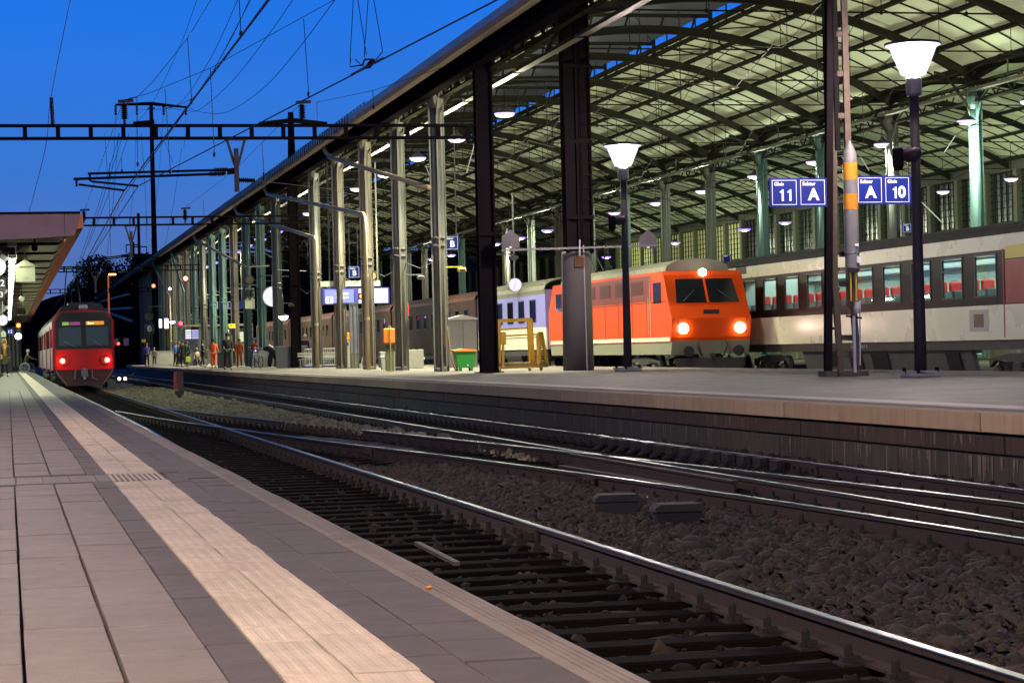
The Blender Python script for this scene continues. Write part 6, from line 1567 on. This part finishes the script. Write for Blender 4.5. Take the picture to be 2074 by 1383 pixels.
make_person(ph(298, 173), PI, 'person in a purple jacket seen from behind near the far platform end', (.10, .05, .28), (.015, .015, .018), hair=(.25, .15, .12), stride=.1, grp=PL)
make_person(ph(313, 190), PI, 'small grey clad person beside the one in purple', (.10, .10, .08), (.03, .03, .03), hair=(.3, .3, .25), scale=.85, grp=PL)
make_person(ph(357, 168), .4, 'person in a bright blue jacket behind the group at the teal pipe', (.02, .15, .55), (.02, .02, .03), grp=PL)
make_person(ph(363, 164), 1.2, 'person with reddish hair and brown coat in the waiting group', (.09, .05, .02), (.02, .015, .01), hair=(.35, .15, .05), coat=.35, grp=PL)
make_person(ph(371, 160), PI, 'tall person in a black coat at the front of the waiting group', (.010, .010, .011), (.01, .01, .01), hair=(.10, .08, .05), coat=.45, grp=PL, scale=1.04)
make_person(ph(379, 163), 2.6, 'person in dark green holding a lime yellow bag', (.01, .08, .04), (.012, .012, .012), hair=(.08, .10, .07), grp=PL)
tag(MB().cb((0, 0, 0), (.32, .12, .42), .04).build('shopping_bag', mat('lime bag', (.45, .55, .03), .6), None, loc=ph(381, 162) + Vector((.0, -.3, .55))), 'lime yellow shopping bag hanging at the right side of the waiting group', 'bag')
make_person(ph(399, 175) + Vector((0, 0, 0)), .2, 'person in a beige jacket seated behind the grey column', (.28, .20, .12), (.05, .05, .05), hair=(.2, .12, .06), sit=True, grp=PL)
make_person(ph(411, 156), PI / 2 + .2, 'dark haired person in an olive green coat standing in profile', (.045, .05, .03), (.012, .012, .012), hair=(.06, .025, .015), coat=.3, bend=(1.5, 1.5), grp=PL)
HV = (.95, .16, .01)
make_person(ph(433, 136), PI - .2, 'track worker in full orange high visibility suit bending over', HV, HV, hair=(.05, .03, .02), lean=-.0, arm=(.5, .9), bend=(.5, .2), grp=PL, scale=.97)
make_person(ph(462, 117), .1, 'man in black running jacket with red shoulders striding towards the camera', (.012, .008, .010), (.012, .014, .02), hair=(.02, .015, .012), stride=.20, bend=(1.3, .9), grp=PL, scale=1.06)
make_person(ph(485, 146), PI, 'second orange clad worker half hidden behind the tan column', HV, HV, cap=(.9, .15, .01), lean=-.2, grp=PL)
make_person(ph(516, 150), -.6, 'person with blue cap and dark red jacket behind the bicycle', (.28, .02, .03), (.03, .03, .03), cap=(.05, .10, .35), hair=(.3, .2, .1), bend=(1.8, 1.8), grp=PL, scale=1.0)
make_person(ph(551, 152), .4, 'child in a blue and lime vest sitting behind the grey column', (.05, .30, .75), (.02, .02, .03), hair=(.35, .5, .05), sit=True, grp=PL, scale=.9)
make_person(ph(618, 128), .2, 'white haired person in a black jacket leaning on the stair wall', (.012, .012, .014), (.02, .02, .03), hair=(.62, .62, .58), lean=.15, bend=(1.0, 1.0), grp=PL, scale=1.02)
tag(MB().cb((0, 0, .24), (1.6, .5, .45), .02).build('bench', M_GREY, None, loc=ph(400, 175) + Vector((0, .3, 0))), 'grey bench under the beige clad person', 'bench')
tag(MB().cb((0, 0, .24), (1.2, .4, .42), .02).build('bench', M_GREY, None, loc=ph(551, 152) + Vector((0, .3, 0))), 'grey block bench under the child in the lime vest', 'bench')
# bicycle
bp_ = ph(520, 130)
bk_ = thing('bicycle', bp_, 'silver framed bicycle with black bags parked beside the teal column', 'bicycle'); bk_.rotation_euler.z = 1.0
m = MB(); ring(m, (-.52, 0, .34), .33, .028, 'y'); ring(m, (.52, 0, .34), .33, .028, 'y'); m.build('tyre', M_BLACK, bk_, world=False)
m = MB()
for cx in (-.52, .52):
    for k in range(10): a = k * PI / 5; m.bar((cx, 0, .34), (cx + math.cos(a) * .31, 0, .34 + math.sin(a) * .31), .006)
m.build('spoke', M_GREYL, bk_, world=False)
m = MB(); m.tube([(-.52, 0, .34), (-.40, 0, .9), (-.38, 0, 1.0)], .025, 6); m.tube([(-.42, 0, .82), (.15, 0, .85), (.22, 0, .34), (-.42, 0, .75)], .025, 6); m.tube([(.15, 0, .9), (.52, 0, .34), (.18, 0, .34)], .02, 6); m.build('frame', mat('silver frame', (.5, .55, .55), .3, .6), bk_, world=False)
m = MB(); m.tube([(-.3, -.3, 1.08), (-.4, -.1, 1.02), (-.4, .1, 1.02), (-.3, .3, 1.08)], .018, 6); m.build('handlebar', M_BLACK, bk_, world=False)
m = MB(); m.cb((.14, 0, .95), (.26, .13, .07), .03); m.build('saddle', M_BLACK, bk_, world=False)
m = MB(); m.tube([(.2, -.1, .34), (.2, .1, .34)], .03, 8); m.bar((.2, -.1, .34), (.28, -.12, .2), .02); m.bar((.2, .1, .34), (.12, .12, .48), .02); m.build('pedal', M_BLACK, bk_, world=False)
tag(MB().lathe([(.04, -.02), (.045, 0)], bp_ + Vector((-.1, -.45, 1.02)), 8, 'y').build('bicycle_light', emis('blue white spot', (.25, .2, 1), 6)), 'small blue white light glowing on the bicycle handlebar', 'light')
t = thing('backpack', bp_ + Vector((.75, .2, .55)), 'big black backpack and jacket piled on the bicycle rack', 'backpack')
m = MB(); m.tube([(-.3, 0, .55), (0, 0, .62), (.3, 0, .35), (.42, 0, -.05)], [.1, .22, .24, .12], 9); m.build('pack', M_BLACK, t, world=False, smooth=True)
m = MB(); m.tube([(.1, -.1, .3), (.05, -.12, -.2), (0, -.1, -.5)], [.1, .16, .1], 8); m.build('pannier', mat('dark bag', (.02, .02, .025), .7), t, world=False, smooth=True)

# ================================================================ THINGS ON THE ISLAND PLATFORM
def Zp(px, py): return at(px, py, Z=0)
def wpx(px, Y): return px * Y / F_PX * 1.0
# dumpster
c = Zp(941, 751); s = c.y / F_PX
t = thing('waste_container', c, 'green wheeled waste container with orange lid beside the grey cabinet', 'waste container'); t.scale = (.86,) * 3
m = MB(); m.prism([(-.36, .14), (.36, .14), (.46, .86), (-.46, .86)], -.35, .35); m.build('bin_body', M_GREEN, t, world=False)
m = MB(); m.prism([(-.52, .86), (.5, .86), (.5, .93), (-.1, .99), (-.54, .92)], -.4, .4); m.build('lid', mat('orange brown lid', (.55, .22, .03), .4), t, world=False)
m = MB()
for x in (-.28, .28):
    for y in (-.28, .28): m.lathe([(.08, -.03), (.08, .03)], (x, y, .08), 10, 'x')
m.build('wheel', M_BLACK, t, world=False)
m = MB(); m.box(-.3, -.18, -.36, -.3, 0, .2); m.box(.2, .3, -.36, -.3, 0, .2); m.build('leg', M_GREEN, t, world=False)
m = MB(); m.lathe([(.03, -.37), (.03, -.35)], (.08, 0, .25), 8, 'y'); m.build('drain_plug', M_WHITE, t, world=False)
# grey cabinet
c = Zp(935, 744)
t = thing('equipment_cabinet', c, 'tall grey cabinet with a shallow pitched top behind the green container', 'cabinet')
w = wpx(57, c.y) / 2; h = wpx(98, c.y)
MB().box(-w, w, -.5, .5, 0, h).build('body', mat('cabinet grey', (.18, .18, .18), .6, 0, .3, 6), t, world=False)
m = MB(); m.prism([(-w - .06, h), (w + .06, h), (w + .06, h + .06), (0, h + .22), (-w - .06, h + .06)], -.56, .56); m.build('cap', M_GREYL, t, world=False)
MB().box(-.01, .01, -.506, -.5, .05, h - .1).build('door_gap', M_BLACK, t, world=False)
# yellow frame lift
c = Zp(1050, 751)
def yf(px, py, Y): return at(px, py, Y=Y)
Yq = c.y
t = thing('mobile_lift', c, 'yellow tubular mobile wheelchair lift parked between the dark mast and the concrete pillar', 'lift')
m = MB(); q = lambda a, b, d=0: at(a, b, Y=Yq + d)
m.bar(q(1008, 745), q(1008, 649), .18, .2); m.bar(q(1077, 741), q(1073, 648), .16, .2); m.bar(q(1003, 650), q(1077, 647), .09, .12); m.bar(q(1008, 668), q(1074, 664), .05, .07); m.build('mast_frame', M_YEL, t)
m = MB(); m.bar(q(1019, 745, -.8), q(1019, 680, -.8), .08); m.bar(q(1090, 742, -.8), q(1088, 678, -.8), .07); m.bar(q(1006, 681, -.8), q(1092, 677, -.8), .06); m.bar(q(1022, 686, -.8), q(1086, 683, -.8), .04); m.bar(q(1109, 740, -.6), q(1096, 672, -.6), .07, .12); m.bar(q(1093, 741, -.6), q(1092, 672, -.6), .07, .12)
m.build('railing', M_YEL, t)
m = MB()
for k in range(14): f = k / 13; m.bar(q(1093, 740, -.6).lerp(q(1092, 674, -.6), f), q(1109, 739, -.6).lerp(q(1097, 674, -.6), f), .03, .05)
m.build('rung', mat('lift rung', (.38, .25, .04), .5), t)
m = MB(); m.bar(q(1000, 744, -.7), q(1110, 739, -.7), .10, .14); m.bar(q(1000, 744, .3), q(1110, 739, .3), .1, .12); m.box(q(1010, 740).x, q(1085, 740).x, Yq - .8, Yq + .2, .25, .30); m.build('platform_deck', mat('lift deck', (.35, .24, .05), .6, .2, .4, 5), t)
m = MB()
for a in (1012, 1073, 1096):
    p = q(a, 746, -.7); m.lathe([(.09, -.04), (.09, .04)], (p.x, p.y, .09), 10, 'x')
m.build('wheel', M_YEL, t)
MB().box(q(1018, 690, -.85).x - .08, q(1018, 690, -.85).x + .12, Yq - .9, Yq - .8, .95, 1.4).build('control_box', M_YEL, t)
tag(MB().tube([at(905, 660, Y=80), at(912, 715, Y=80), at(919, 740, Y=80), Zp(923, 750)], .03, 6).build('hose', mat('ochre hose', (.30, .22, .06), .6)), 'ochre hose hanging down beside the first grey column', 'hose')
# hydrant/orange box post
c = Zp(790, 751)
t = thing('emergency_post', c, 'green post with a bright orange box and brass top in front of the grey column', 'post')
w = wpx(22, c.y) / 2
MB().box(-w * .75, w * .75, -.12, .12, 0, 1.15).build('post', mat('olive post', (.10, .13, .05), .5), t, world=False)
MB().cb((-.02, -.02, 1.45), (w * 2, .36, .62), .04).build('orange_box', mat('bright orange box', (.95, .25, .01), .4, emit=(1, .2, 0), estr=.12), t, world=False)
m = MB(); m.tube([(.0, -.24, 0), (0, -.24, 1.8)], .025, 6); m.lathe([(.05, 0), (.07, .05), (.03, .12), (.05, .16)], (0, -.1, 1.76), 8); m.build('brass_pipe', mat('brass', (.5, .42, .1), .4, .6), t, world=False)
MB().cb((0, -.13, 1.0), (w * 1.6, .04, .12)).build('strap', M_BLACK, t, world=False)
t = thing('litter_bin', Zp(780, 749), 'small white plastic bin left of the orange emergency post', 'bin'); m = MB(); m.prism([(-.16, 0), (.16, 0), (.2, .55), (-.2, .55)], -.15, .15); m.build('bin_body', M_CONCL, t, world=False); MB().box(-.23, .23, -.18, .18, .55, .6).build('rim', M_WHITE, t, world=False)
c = Zp(836, 746); w = wpx(46, c.y) / 2
t = thing('stair_parapet', c, 'pale concrete block parapet right of the grey column', 'parapet'); MB().cb((0, .4, .43), (w * 2, .9, .86), .02).build('block', M_CONCL, t, world=False); MB().box(w + .0, w + .06, -.0, .1, .4, .5).build('fixture', M_WHITE, t, world=False)
c = Zp(790, 744); w = wpx(36, c.y) / 2
t = thing('stair_parapet', c, 'lower pale concrete block behind the orange emergency post', 'parapet'); MB().cb((0, .5, .40), (w * 2, .7, .80), .02).build('block', M_CONCL, t, world=False)
t = thing('info_pillar', Zp(827, 745) + Vector((0, .6, 0)), 'slim dark info pillar with a red panel on top behind the grey column', 'pillar')
z1 = at(827, 615, Y=t.location.y).z; z0 = at(827, 640, Y=t.location.y).z; MB().box(-.1, .16, 0, .12, 0, z1 + .12).build('shaft', mat('slate grey', (.10, .11, .12), .5), t, world=False); MB().box(-.02, .2, -.03, .0, z0, z1).build('red_panel', mat('red info', (.8, .03, .03), .4, emit=(.8, .02, .01), estr=.3), t, world=False)
# ticket machine
c = Zp(708, 745); w = wpx(18, c.y) / 2
t = thing('ticket_machine', c, 'slim grey ticket machine with an orange head next to the tan column', 'ticket machine')
MB().cb((0, 0, .72), (w * 2, .45, 1.44), .02).build('cabinet', mat('machine grey', (.28, .27, .2), .5), t, world=False); MB().cb((-.03, -.05, 1.62), (w * 1.9, .4, .38), .02).build('orange_head', mat('bright orange box', (1, 1, 1)), t, world=False); MB().box(-.14, -.06, -.24, -.225, 1.15, 1.3).build('coin_slot', M_BLACK, t, world=False)
# glass poster case
c = Zp(722, 746)
t = thing('poster_case', c, 'tall narrow glass display case between the tan column and the pipe', 'display case')
zt_ = at(722, 615, Y=c.y).z; a, b = at(709, 700, Y=c.y).x - c.x, at(727, 700, Y=c.y).x - c.x
m = MB(); m.box(a, a + .05, 0, .1, 0, zt_); m.box(b - .05, b, 0, .1, 0, zt_); m.box((a + b) / 2 - .03, (a + b) / 2 + .03, 0, .1, 0, zt_); m.box(a, b, 0, .1, zt_, zt_ + .06); m.build('frame', M_COLG, t, world=False)
MB().box(a + .05, b - .05, .04, .06, .75, zt_).build('pane', mat('poster glass', (.10, .11, .16), .1, 0, .8, 2, (.25, .22, .14), emit=(.2, .22, .3), estr=.15), t, world=False)
MB().box(a + .1, b - .05, .1, .4, 0, .8).build('base', mat('machine grey', (1, 1, 1)), t, world=False)
m = MB(); m.tube([(b + .05, 0, 0), (b + .3, 0, 1.05), (b + .42, 0, 1.05), (b + .42, 0, .05)], .03, 6); m.build('handrail', M_GREYL, t, world=False)
# stair railing and dark walls
t = thing('stair_wall', Zp(575, 745), 'dark grey stair wall behind the tall dark mast', 'wall'); Yw = t.location.y + 1
a, b = at(560, 745, Y=Yw).x, at(621, 745, Y=Yw).x; z_ = at(600, 702, Y=Yw).z
MB().box(a, b, Yw, Yw + .25, 0, z_).build('panel', M_GREY, t); m = MB(); m.box(a - .05, b + .05, Yw - .05, Yw + .3, z_, z_ + .05); m.build('coping', M_GREYL, t)
t = thing('railing', Zp(650, 744), 'grey steel railing with vertical bars and blue tinted base board behind the pipe', 'railing'); Yw = t.location.y
a, b = at(618, 740, Y=Yw).x, at(690, 740, Y=Yw).x; z_ = at(650, 706, Y=Yw).z
m = MB(); m.bar((a, Yw, z_), (b, Yw, z_), .05); m.bar((a, Yw, .12), (b, Yw, .12), .05); m.bar((a, Yw, z_ * .55), (b, Yw, z_ * .55), .05); m.build('rail', M_GREYL, t)
mb_ = MB().box(-.012, .012, -.012, .012, .1, z_).mesh('baluster', M_GREYL)
for i in range(18): o = link('baluster', mb_, t); o.location = (a + (b - a) * i / 17 - t.location.x, 0, 0)
MB().box(a, b, Yw + .05, Yw + .08, .02, .22).build('kick_board', mat('dull blue board', (.03, .04, .22), .5), t)
t = thing('bench', Zp(655, 744) + Vector((0, 2, 0)), 'white slatted bench behind the grey steel railing', 'bench')
m = MB(); [m.box(-1.1, 1.1, k * .12, k * .12 + .09, .45, .48) for k in range(3)]; m.build('seat_slat', M_CONCL, t, world=False); m = MB(); [m.box(-1.1, 1.1, .4, .44, .6 + k * .14, .7 + k * .14) for k in range(2)]; m.build('back_slat', M_CONCL, t, world=False)
m = MB(); [m.box(x - .03, x + .03, 0, .4, 0, .45) for x in (-1, 0, 1)]; m.build('leg', M_GREY, t, world=False)
for px, wq, hq, lab, mm_ in ((535, 40, 38, 'dark grey box wall behind the bicycle', M_GREY), (560, 18, 40, 'pale green grey cabinet right of the bicycle', mat('pale green cabinet', (.24, .30, .26), .5)), (487, 14, 48, 'slim grey cabinet between the tan and teal columns', M_COLG), (325, 60, 28, 'low grey parapet at the far left end of the island platform', M_CONCL), (455, 26, 30, 'dark ribbed litter container between the two orange workers', M_BLACK)):
    c = ph(px, {535: 137, 560: 141, 487: 158, 325: 200, 455: 139}[px]); t = thing('cabinet', c, lab, 'cabinet'); w = wpx(wq, c.y) / 2; h = wpx(hq, c.y); MB().cb((0, 0, h / 2), (w * 2, .5, h), .03).build('body', mm_, t, world=False); m = MB(); m.cb((0, 0, h + .02), (w * 2 + .06, .56, .05)); m.build('top', mm_, t, world=False)
# departure display
Yd = 108.
t = pxthing('departure_display', 720, 590, Yd, 'large illuminated blue departure display hanging between the columns', 'display')
px_box(t, 'top_beam', mat('pale display beam', (.38, .39, .30), .6), 649, 568, 770, 581, Yd + .1, .6)
px_box(t, 'housing', mat('indigo housing', (.04, .04, .22), .4, emit=(.05, .05, .4), estr=.25), 654, 582, 788, 617, Yd, .5)
sA = px_box(t, 'screen', emis('pale screen', (.42, .48, .95), 1.0), 658, 586, 716, 614, Yd - .02, .02)
sB = px_box(t, 'screen', emis('bright screen', (.75, .76, 1), 2.2), 727, 584, 785, 614, Yd - .02, .02)
numtext('11', .30, M_SIGNW, at(667, 609, Y=Yd - .03), t); text('Bitte nicht', .17, M_SIGNW, at(692, 595, Y=Yd - .03), t, bold=.01); text('einsteigen', .17, M_SIGNW, at(692, 602, Y=Yd - .03), t, bold=.01); text('10', .28, mat('indigo text', (.15, .15, .5), .5), at(776, 606, Y=Yd - .03), t)
def rectframe(t, x0, y0, x1, y1, Y, w, m_, name='cell_frame'):
    a = at(x0, y1, Y=Y); b = at(x1, y0, Y=Y); m = MB()
    m.box(a.x, b.x, Y - .01, Y, b.z - w, b.z); m.box(a.x, b.x, Y - .01, Y, a.z, a.z + w); m.box(a.x, a.x + w, Y - .01, Y, a.z, b.z); m.box(b.x - w, b.x, Y - .01, Y, a.z, b.z); return m.build(name, m_, t)
rectframe(t, 660, 601, 674, 615, Yd - .03, .03, M_SIGNW); rectframe(t, 769, 597, 783, 612, Yd - .03, .03, mat('indigo text', (1, 1, 1)))
m = MB(); [m.tube([at(px, 572, Y=Yd + .3), at(px, 572, Y=Yd + .3) + Vector((0, 0, 6))], .05, 6) for px in (668, 765)]; m.build('hanger', M_COLG, t)
# clock by the columns
ck(552, 601, 139, 19.5, 'large glowing round clock half hidden behind the grey column', 1.0, .8)
ck(1043, 577, 100, 13.5, 'white clock hanging far back above the cream coach roof', .75, 4)
# signals and boards under the roof
def hang_signal(px, py, Y, label):
    t = pxthing('hanging_signal', px, py, Y, label, 'signal')
    c = at(px, py, Y=Y); r = 9 * Y / F_PX; MB().lathe([(r, -.05), (r * 1.12, 0), (r * 1.12, .12)], c, 20, 'y').build('disc_rim', M_BLACK, t); MB().lathe([(r * .9, -.07), (r * .9, -.05)], c, 20, 'y').build('disc', mat('olive disc', (.08, .08, .05), .6), t)
    d = at(px + 1, py + 26, Y=Y); w = 9 * Y / F_PX; MB().cb(tuple(d), (2 * w, .1, 2 * w)).build('lamp_plate', mat('lamp plate', (.22, .22, .17), .6), t)
    m = MB()
    for sx in (-.45, .45):
        for sz in (-.5, .45): m.lathe([(w * .36, -.3), (w * .42, -.1), (w * .42, -.05)], d + Vector((sx * w, 0, sz * w)), 12, 'y')
    m.build('lamp_hood', M_BLACK, t)
    m = MB(); m.tube([c + Vector((0, 0, r)), c + Vector((0, 0, r + .55)), c + Vector((1.3, 0, r + .6))], .04, 6); m.tube([c, d + Vector((0, 0, -w * 1.8))], .03, 6); m.build('stem', M_CONCL, t)
    return t
hang_signal(505, 567, 141, 'dark round signal disc over a four lamp plate in front of the teal columns')
penta(506, 612, 19, 26, 141, 'pale pentagon board below the four lamp signal', back=True)
t = hang_signal(302, 641, 235, 'distant signal disc with lamps near the far end of the hall'); penta(303, 665, 9, 13, 234, 'distant white pentagon board with number 1 at the far end of the hall', '1')
def small_light(px, py, Y, r, col, s, label, name='signal_light', half=False):
    t = pxthing(name, px, py, Y, label, 'light'); c = at(px, py, Y=Y)
    if half: MB().lathe([(r, .0), (r * .85, -r * .5), (r * .35, -r * .85)], c, 16).build('lens', emis('lens %s' % label[:12], col, s), t); MB().lathe([(r * 1.02, .003), (r * .9, .06), (.04, .12)], c, 16).build('cover', M_BLACK, t); MB().tube([c + Vector((0, 0, .1)), c + Vector((0, 0, 1.1))], .03, 5).build('stem', M_COLG, t)
    else: MB().lathe([(r * .8, -.05), (r, 0), (r, .05)], c, 14, 'y').build('lens', emis('lens %s' % label[:12], col, s), t); MB().cb(tuple(c + Vector((0, .14, 0))), (r * 2.6, .16, r * 2.8)).build('housing', M_BLACK, t)
    return t
small_light(753, 559, 100, .17, (1, .25, .02), 8, 'glowing orange signal light at the edge of the bent pipe', )
small_light(733, 600, 106, .11, (1, .3, .05), 4, 'small orange lamp in front of the departure display')
small_light(574, 640, 126, .28, (.85, .8, 1), 12, 'violet white bowl lamp hanging below the clock', 'bowl_lamp', half=True)
small_light(349, 651, 180, .22, (.85, .8, 1), 8, 'violet white bowl lamp near the far platform end', 'bowl_lamp', half=True)
small_light(366, 655, 178, .15, (1, .02, .05), 14, 'red signal light between the far columns')
small_light(311, 579, 215, .16, (1, .1, .05), 8, 'upper left red hanging light at the far hall end')
small_light(376, 564, 190, .2, (1, .12, .1), 9, 'pinkish red hanging light below the roof near the teal pipe')
small_light(344, 567 + 18, 210, .14, (.6, .5, 1), 8, 'violet hanging light at the far hall end')
for (px, py, w, h, Y, lab) in ((325, 655, 5, 17, 200, 'left narrow glowing advert panel among far columns'), (337, 655, 7, 20, 195, 'right narrow glowing advert panel among far columns')):
    t = pxthing('light_panel', px, py, Y, lab, 'panel'); px_box(t, 'face', emis('lit panel', (.85, .75, 1), 4), px - w / 2, py - h / 2, px + w / 2, py + h / 2, Y, .1); px_box(t, 'frame', M_GREY, px - w / 2 - .6, py - h / 2 - .6, px + w / 2 + .6, py + h / 2 + .6, Y + .1, .1)
# blue long boards
def blue_long(x0, y0, x1, y1, Y, label, cells):
    t = pxthing('direction_sign', (x0 + x1) / 2, (y0 + y1) / 2, Y, label, 'sign'); px_box(t, 'board', M_BLUE, x0, y0, x1, y1, Y, .15)
    for px, s, sz in cells:
        text(s, sz, M_SIGNW, at(px, (y0 + y1) / 2 + 1, Y=Y - .02), t)
        rectframe(t, px - 5.5, y0 + 1, px + 5.5, y1 - 1, Y - .01, .03, M_SIGNW)
    m = MB(); [m.tube([at(px, y0, Y=Y + .1), at(px, y0, Y=Y + .1) + Vector((0, 0, 5))], .05, 6) for px in (x0 + 6, x1 - 6)]; m.build('hanger_rod', M_COLG, t); return t
blue_long(428, 610, 496, 626, 184, 'long blue board with number 11 between the teal columns', [(435, '11', .38), (467, '', .2)])
blue_long(340, 636, 396, 648, 222, 'distant blue board with sector letters C and D among far columns', [(368, 'C', .35), (391, 'D', .35)])
# shop/waiting room with lit displays behind the people
Ys = 192.
t = pxthing('waiting_shelter', 420, 690, Ys, 'glazed waiting shelter with lit timetable panels behind the waiting people', 'shelter')
px_box(t, 'roof', mat('shelter roof', (.22, .21, .14), .6), 365, 655, 512, 662, Ys - 1, 3)
px_box(t, 'back_wall', M_GREY, 365, 664, 512, 738, Ys + 1.5, .1)
for a_, b_, lit_, col_ in ((376, 387, 1.6, (.75, .72, 1)), (389, 402, 1.0, (.5, .5, .9)), (410, 421, 1.6, (.8, .78, 1)), (452, 464, 1.2, (.95, .8, .35)), (477, 493, .9, (.8, .85, .55)), (502, 512, 1.2, (.75, .82, .85))):
    f = px_box(t, 'timetable_panel', emis('panel %d' % a_, col_, lit_), a_, 668 if a_ < 470 else 672, b_, 686 if a_ < 470 else (702 if a_ < 500 else 686), Ys - .5, .05)
    if a_ != 477:
        m = MB(); A_ = at(a_, 686, Y=Ys - .56); B_ = at(b_, 668, Y=Ys - .56)
        for k in range(1, 4): z = A_.z + (B_.z - A_.z) * k / 4; m.box(A_.x, B_.x, Ys - .57, Ys - .55, z - .04, z + .04)
        m.build('text_line', mat('indigo text', (1, 1, 1)), f)
m = MB()
for px in (366, 405, 448, 475, 511): m.bar(at(px, 738, Y=Ys - .8), at(px, 660, Y=Ys - .8), .12)
m.build('post', M_COLB, t)
# yellow signs on columns
for px, py, w, h, n, lab in ((470, 660, 13, 9, 9, 'yellow sign strapped to a tan column behind the running man'), (291, 690, 8, 6, 21, 'small yellow sign on the farthest grey column')):
    Yn = Y0 + DY * n - .4; t = pxthing('yellow_sign', px, py, Yn, lab, 'sign'); px_box(t, 'board', mat('yellow sign', (.75, .62, .02), .4, emit=(.7, .55, 0), estr=.25), px - w / 2, py - h / 2, px + w / 2, py + h / 2, Yn, .04)
    a = at(px, py, Y=Yn - .01); text('E', h * Yn / F_PX * .7, M_BLACK, a + Vector((-.05, 0, 0)), t)
# cameras on arms and small brackets
for px, py, Y, lab, mm_ in ((935, 547, 80, 'yellowish camera on an arm right of the first grey column', M_YEL), (852, 562, 90, 'small camera on an arm right of the collar of the second grey column', M_COLG), (1040, 522, 74, 'dark box camera on an arm right of the dark mast', M_BLACK), (590, 618, 124, 'small camera on an arm beside the glowing clock', M_COLG)):
    t = pxthing('security_camera', px, py, Y, lab, 'camera'); c = at(px, py, Y=Y); m = MB(); m.cb(tuple(c), (.28, .3, .16), .03); m.build('housing', M_BLACK if mm_ is M_BLACK else mm_, t); m = MB(); m.bar(c + Vector((-.6, .0, .12)), c + Vector((.05, 0, .12)), .05); m.build('arm', mm_, t); MB().cb((c.x, c.y - .16, c.z - .02), (.2, .02, .1)).build('lens', M_BLACK, t)
# cross pipes tying the front columns
m = MB()
for n in range(6, 20):
    y = Y0 + DY * n; m.tube([(XF, y - .4, 5.9), (XF + 1.8, y - .4, 5.8)], .03, 5)
    m.tube([(XF, y, 4.0), (XF + .6, y + 2, 3.6), (XF, y + DY, 4.0)], .02, 4)
for n in range(0, 5):
    y = Y0 + DY * n; m.tube([(XF + .3, y, 4.4), (XF + .1, y + DY * .5, 4.1), (XF + .3, y + DY, 4.5)], .018, 4)
tag(m.build('sagging_cables', M_COLG), 'thin cables and pipes sagging between the front hall columns', 'cables')
# short stay cables whose glint is a faint glow of their own
p = at(945, 300, Y=90)
for (x0, y0, x1, y1, Y) in ((962, 288, 945, 350, 84), (862, 335, 873, 365, 95), (1741, 315, 1760, 346, 90), (1867, 410, 1907, 450, 85), (1912, 310, 1935, 275, 85)):
    t = pxthing('glinting_cable', x0, y0, Y, 'short bright stay cable glinting %s' % {962: 'right of the first pendant lamp', 862: 'beside the slanting cream pipe', 1741: 'just above the right platform sign', 1867: 'right of the near street lamp pole', 1912: 'left of the rightmost teal column'}[x0], 'cable')
    MB().tube([at(x0, y0, Y=Y), at(x1, y1, Y=Y)], .02, 5).build('cable', mat('glint steel', (.7, .7, .65), .3, .6, emit=(.8, .9, .6), estr=.12), t)
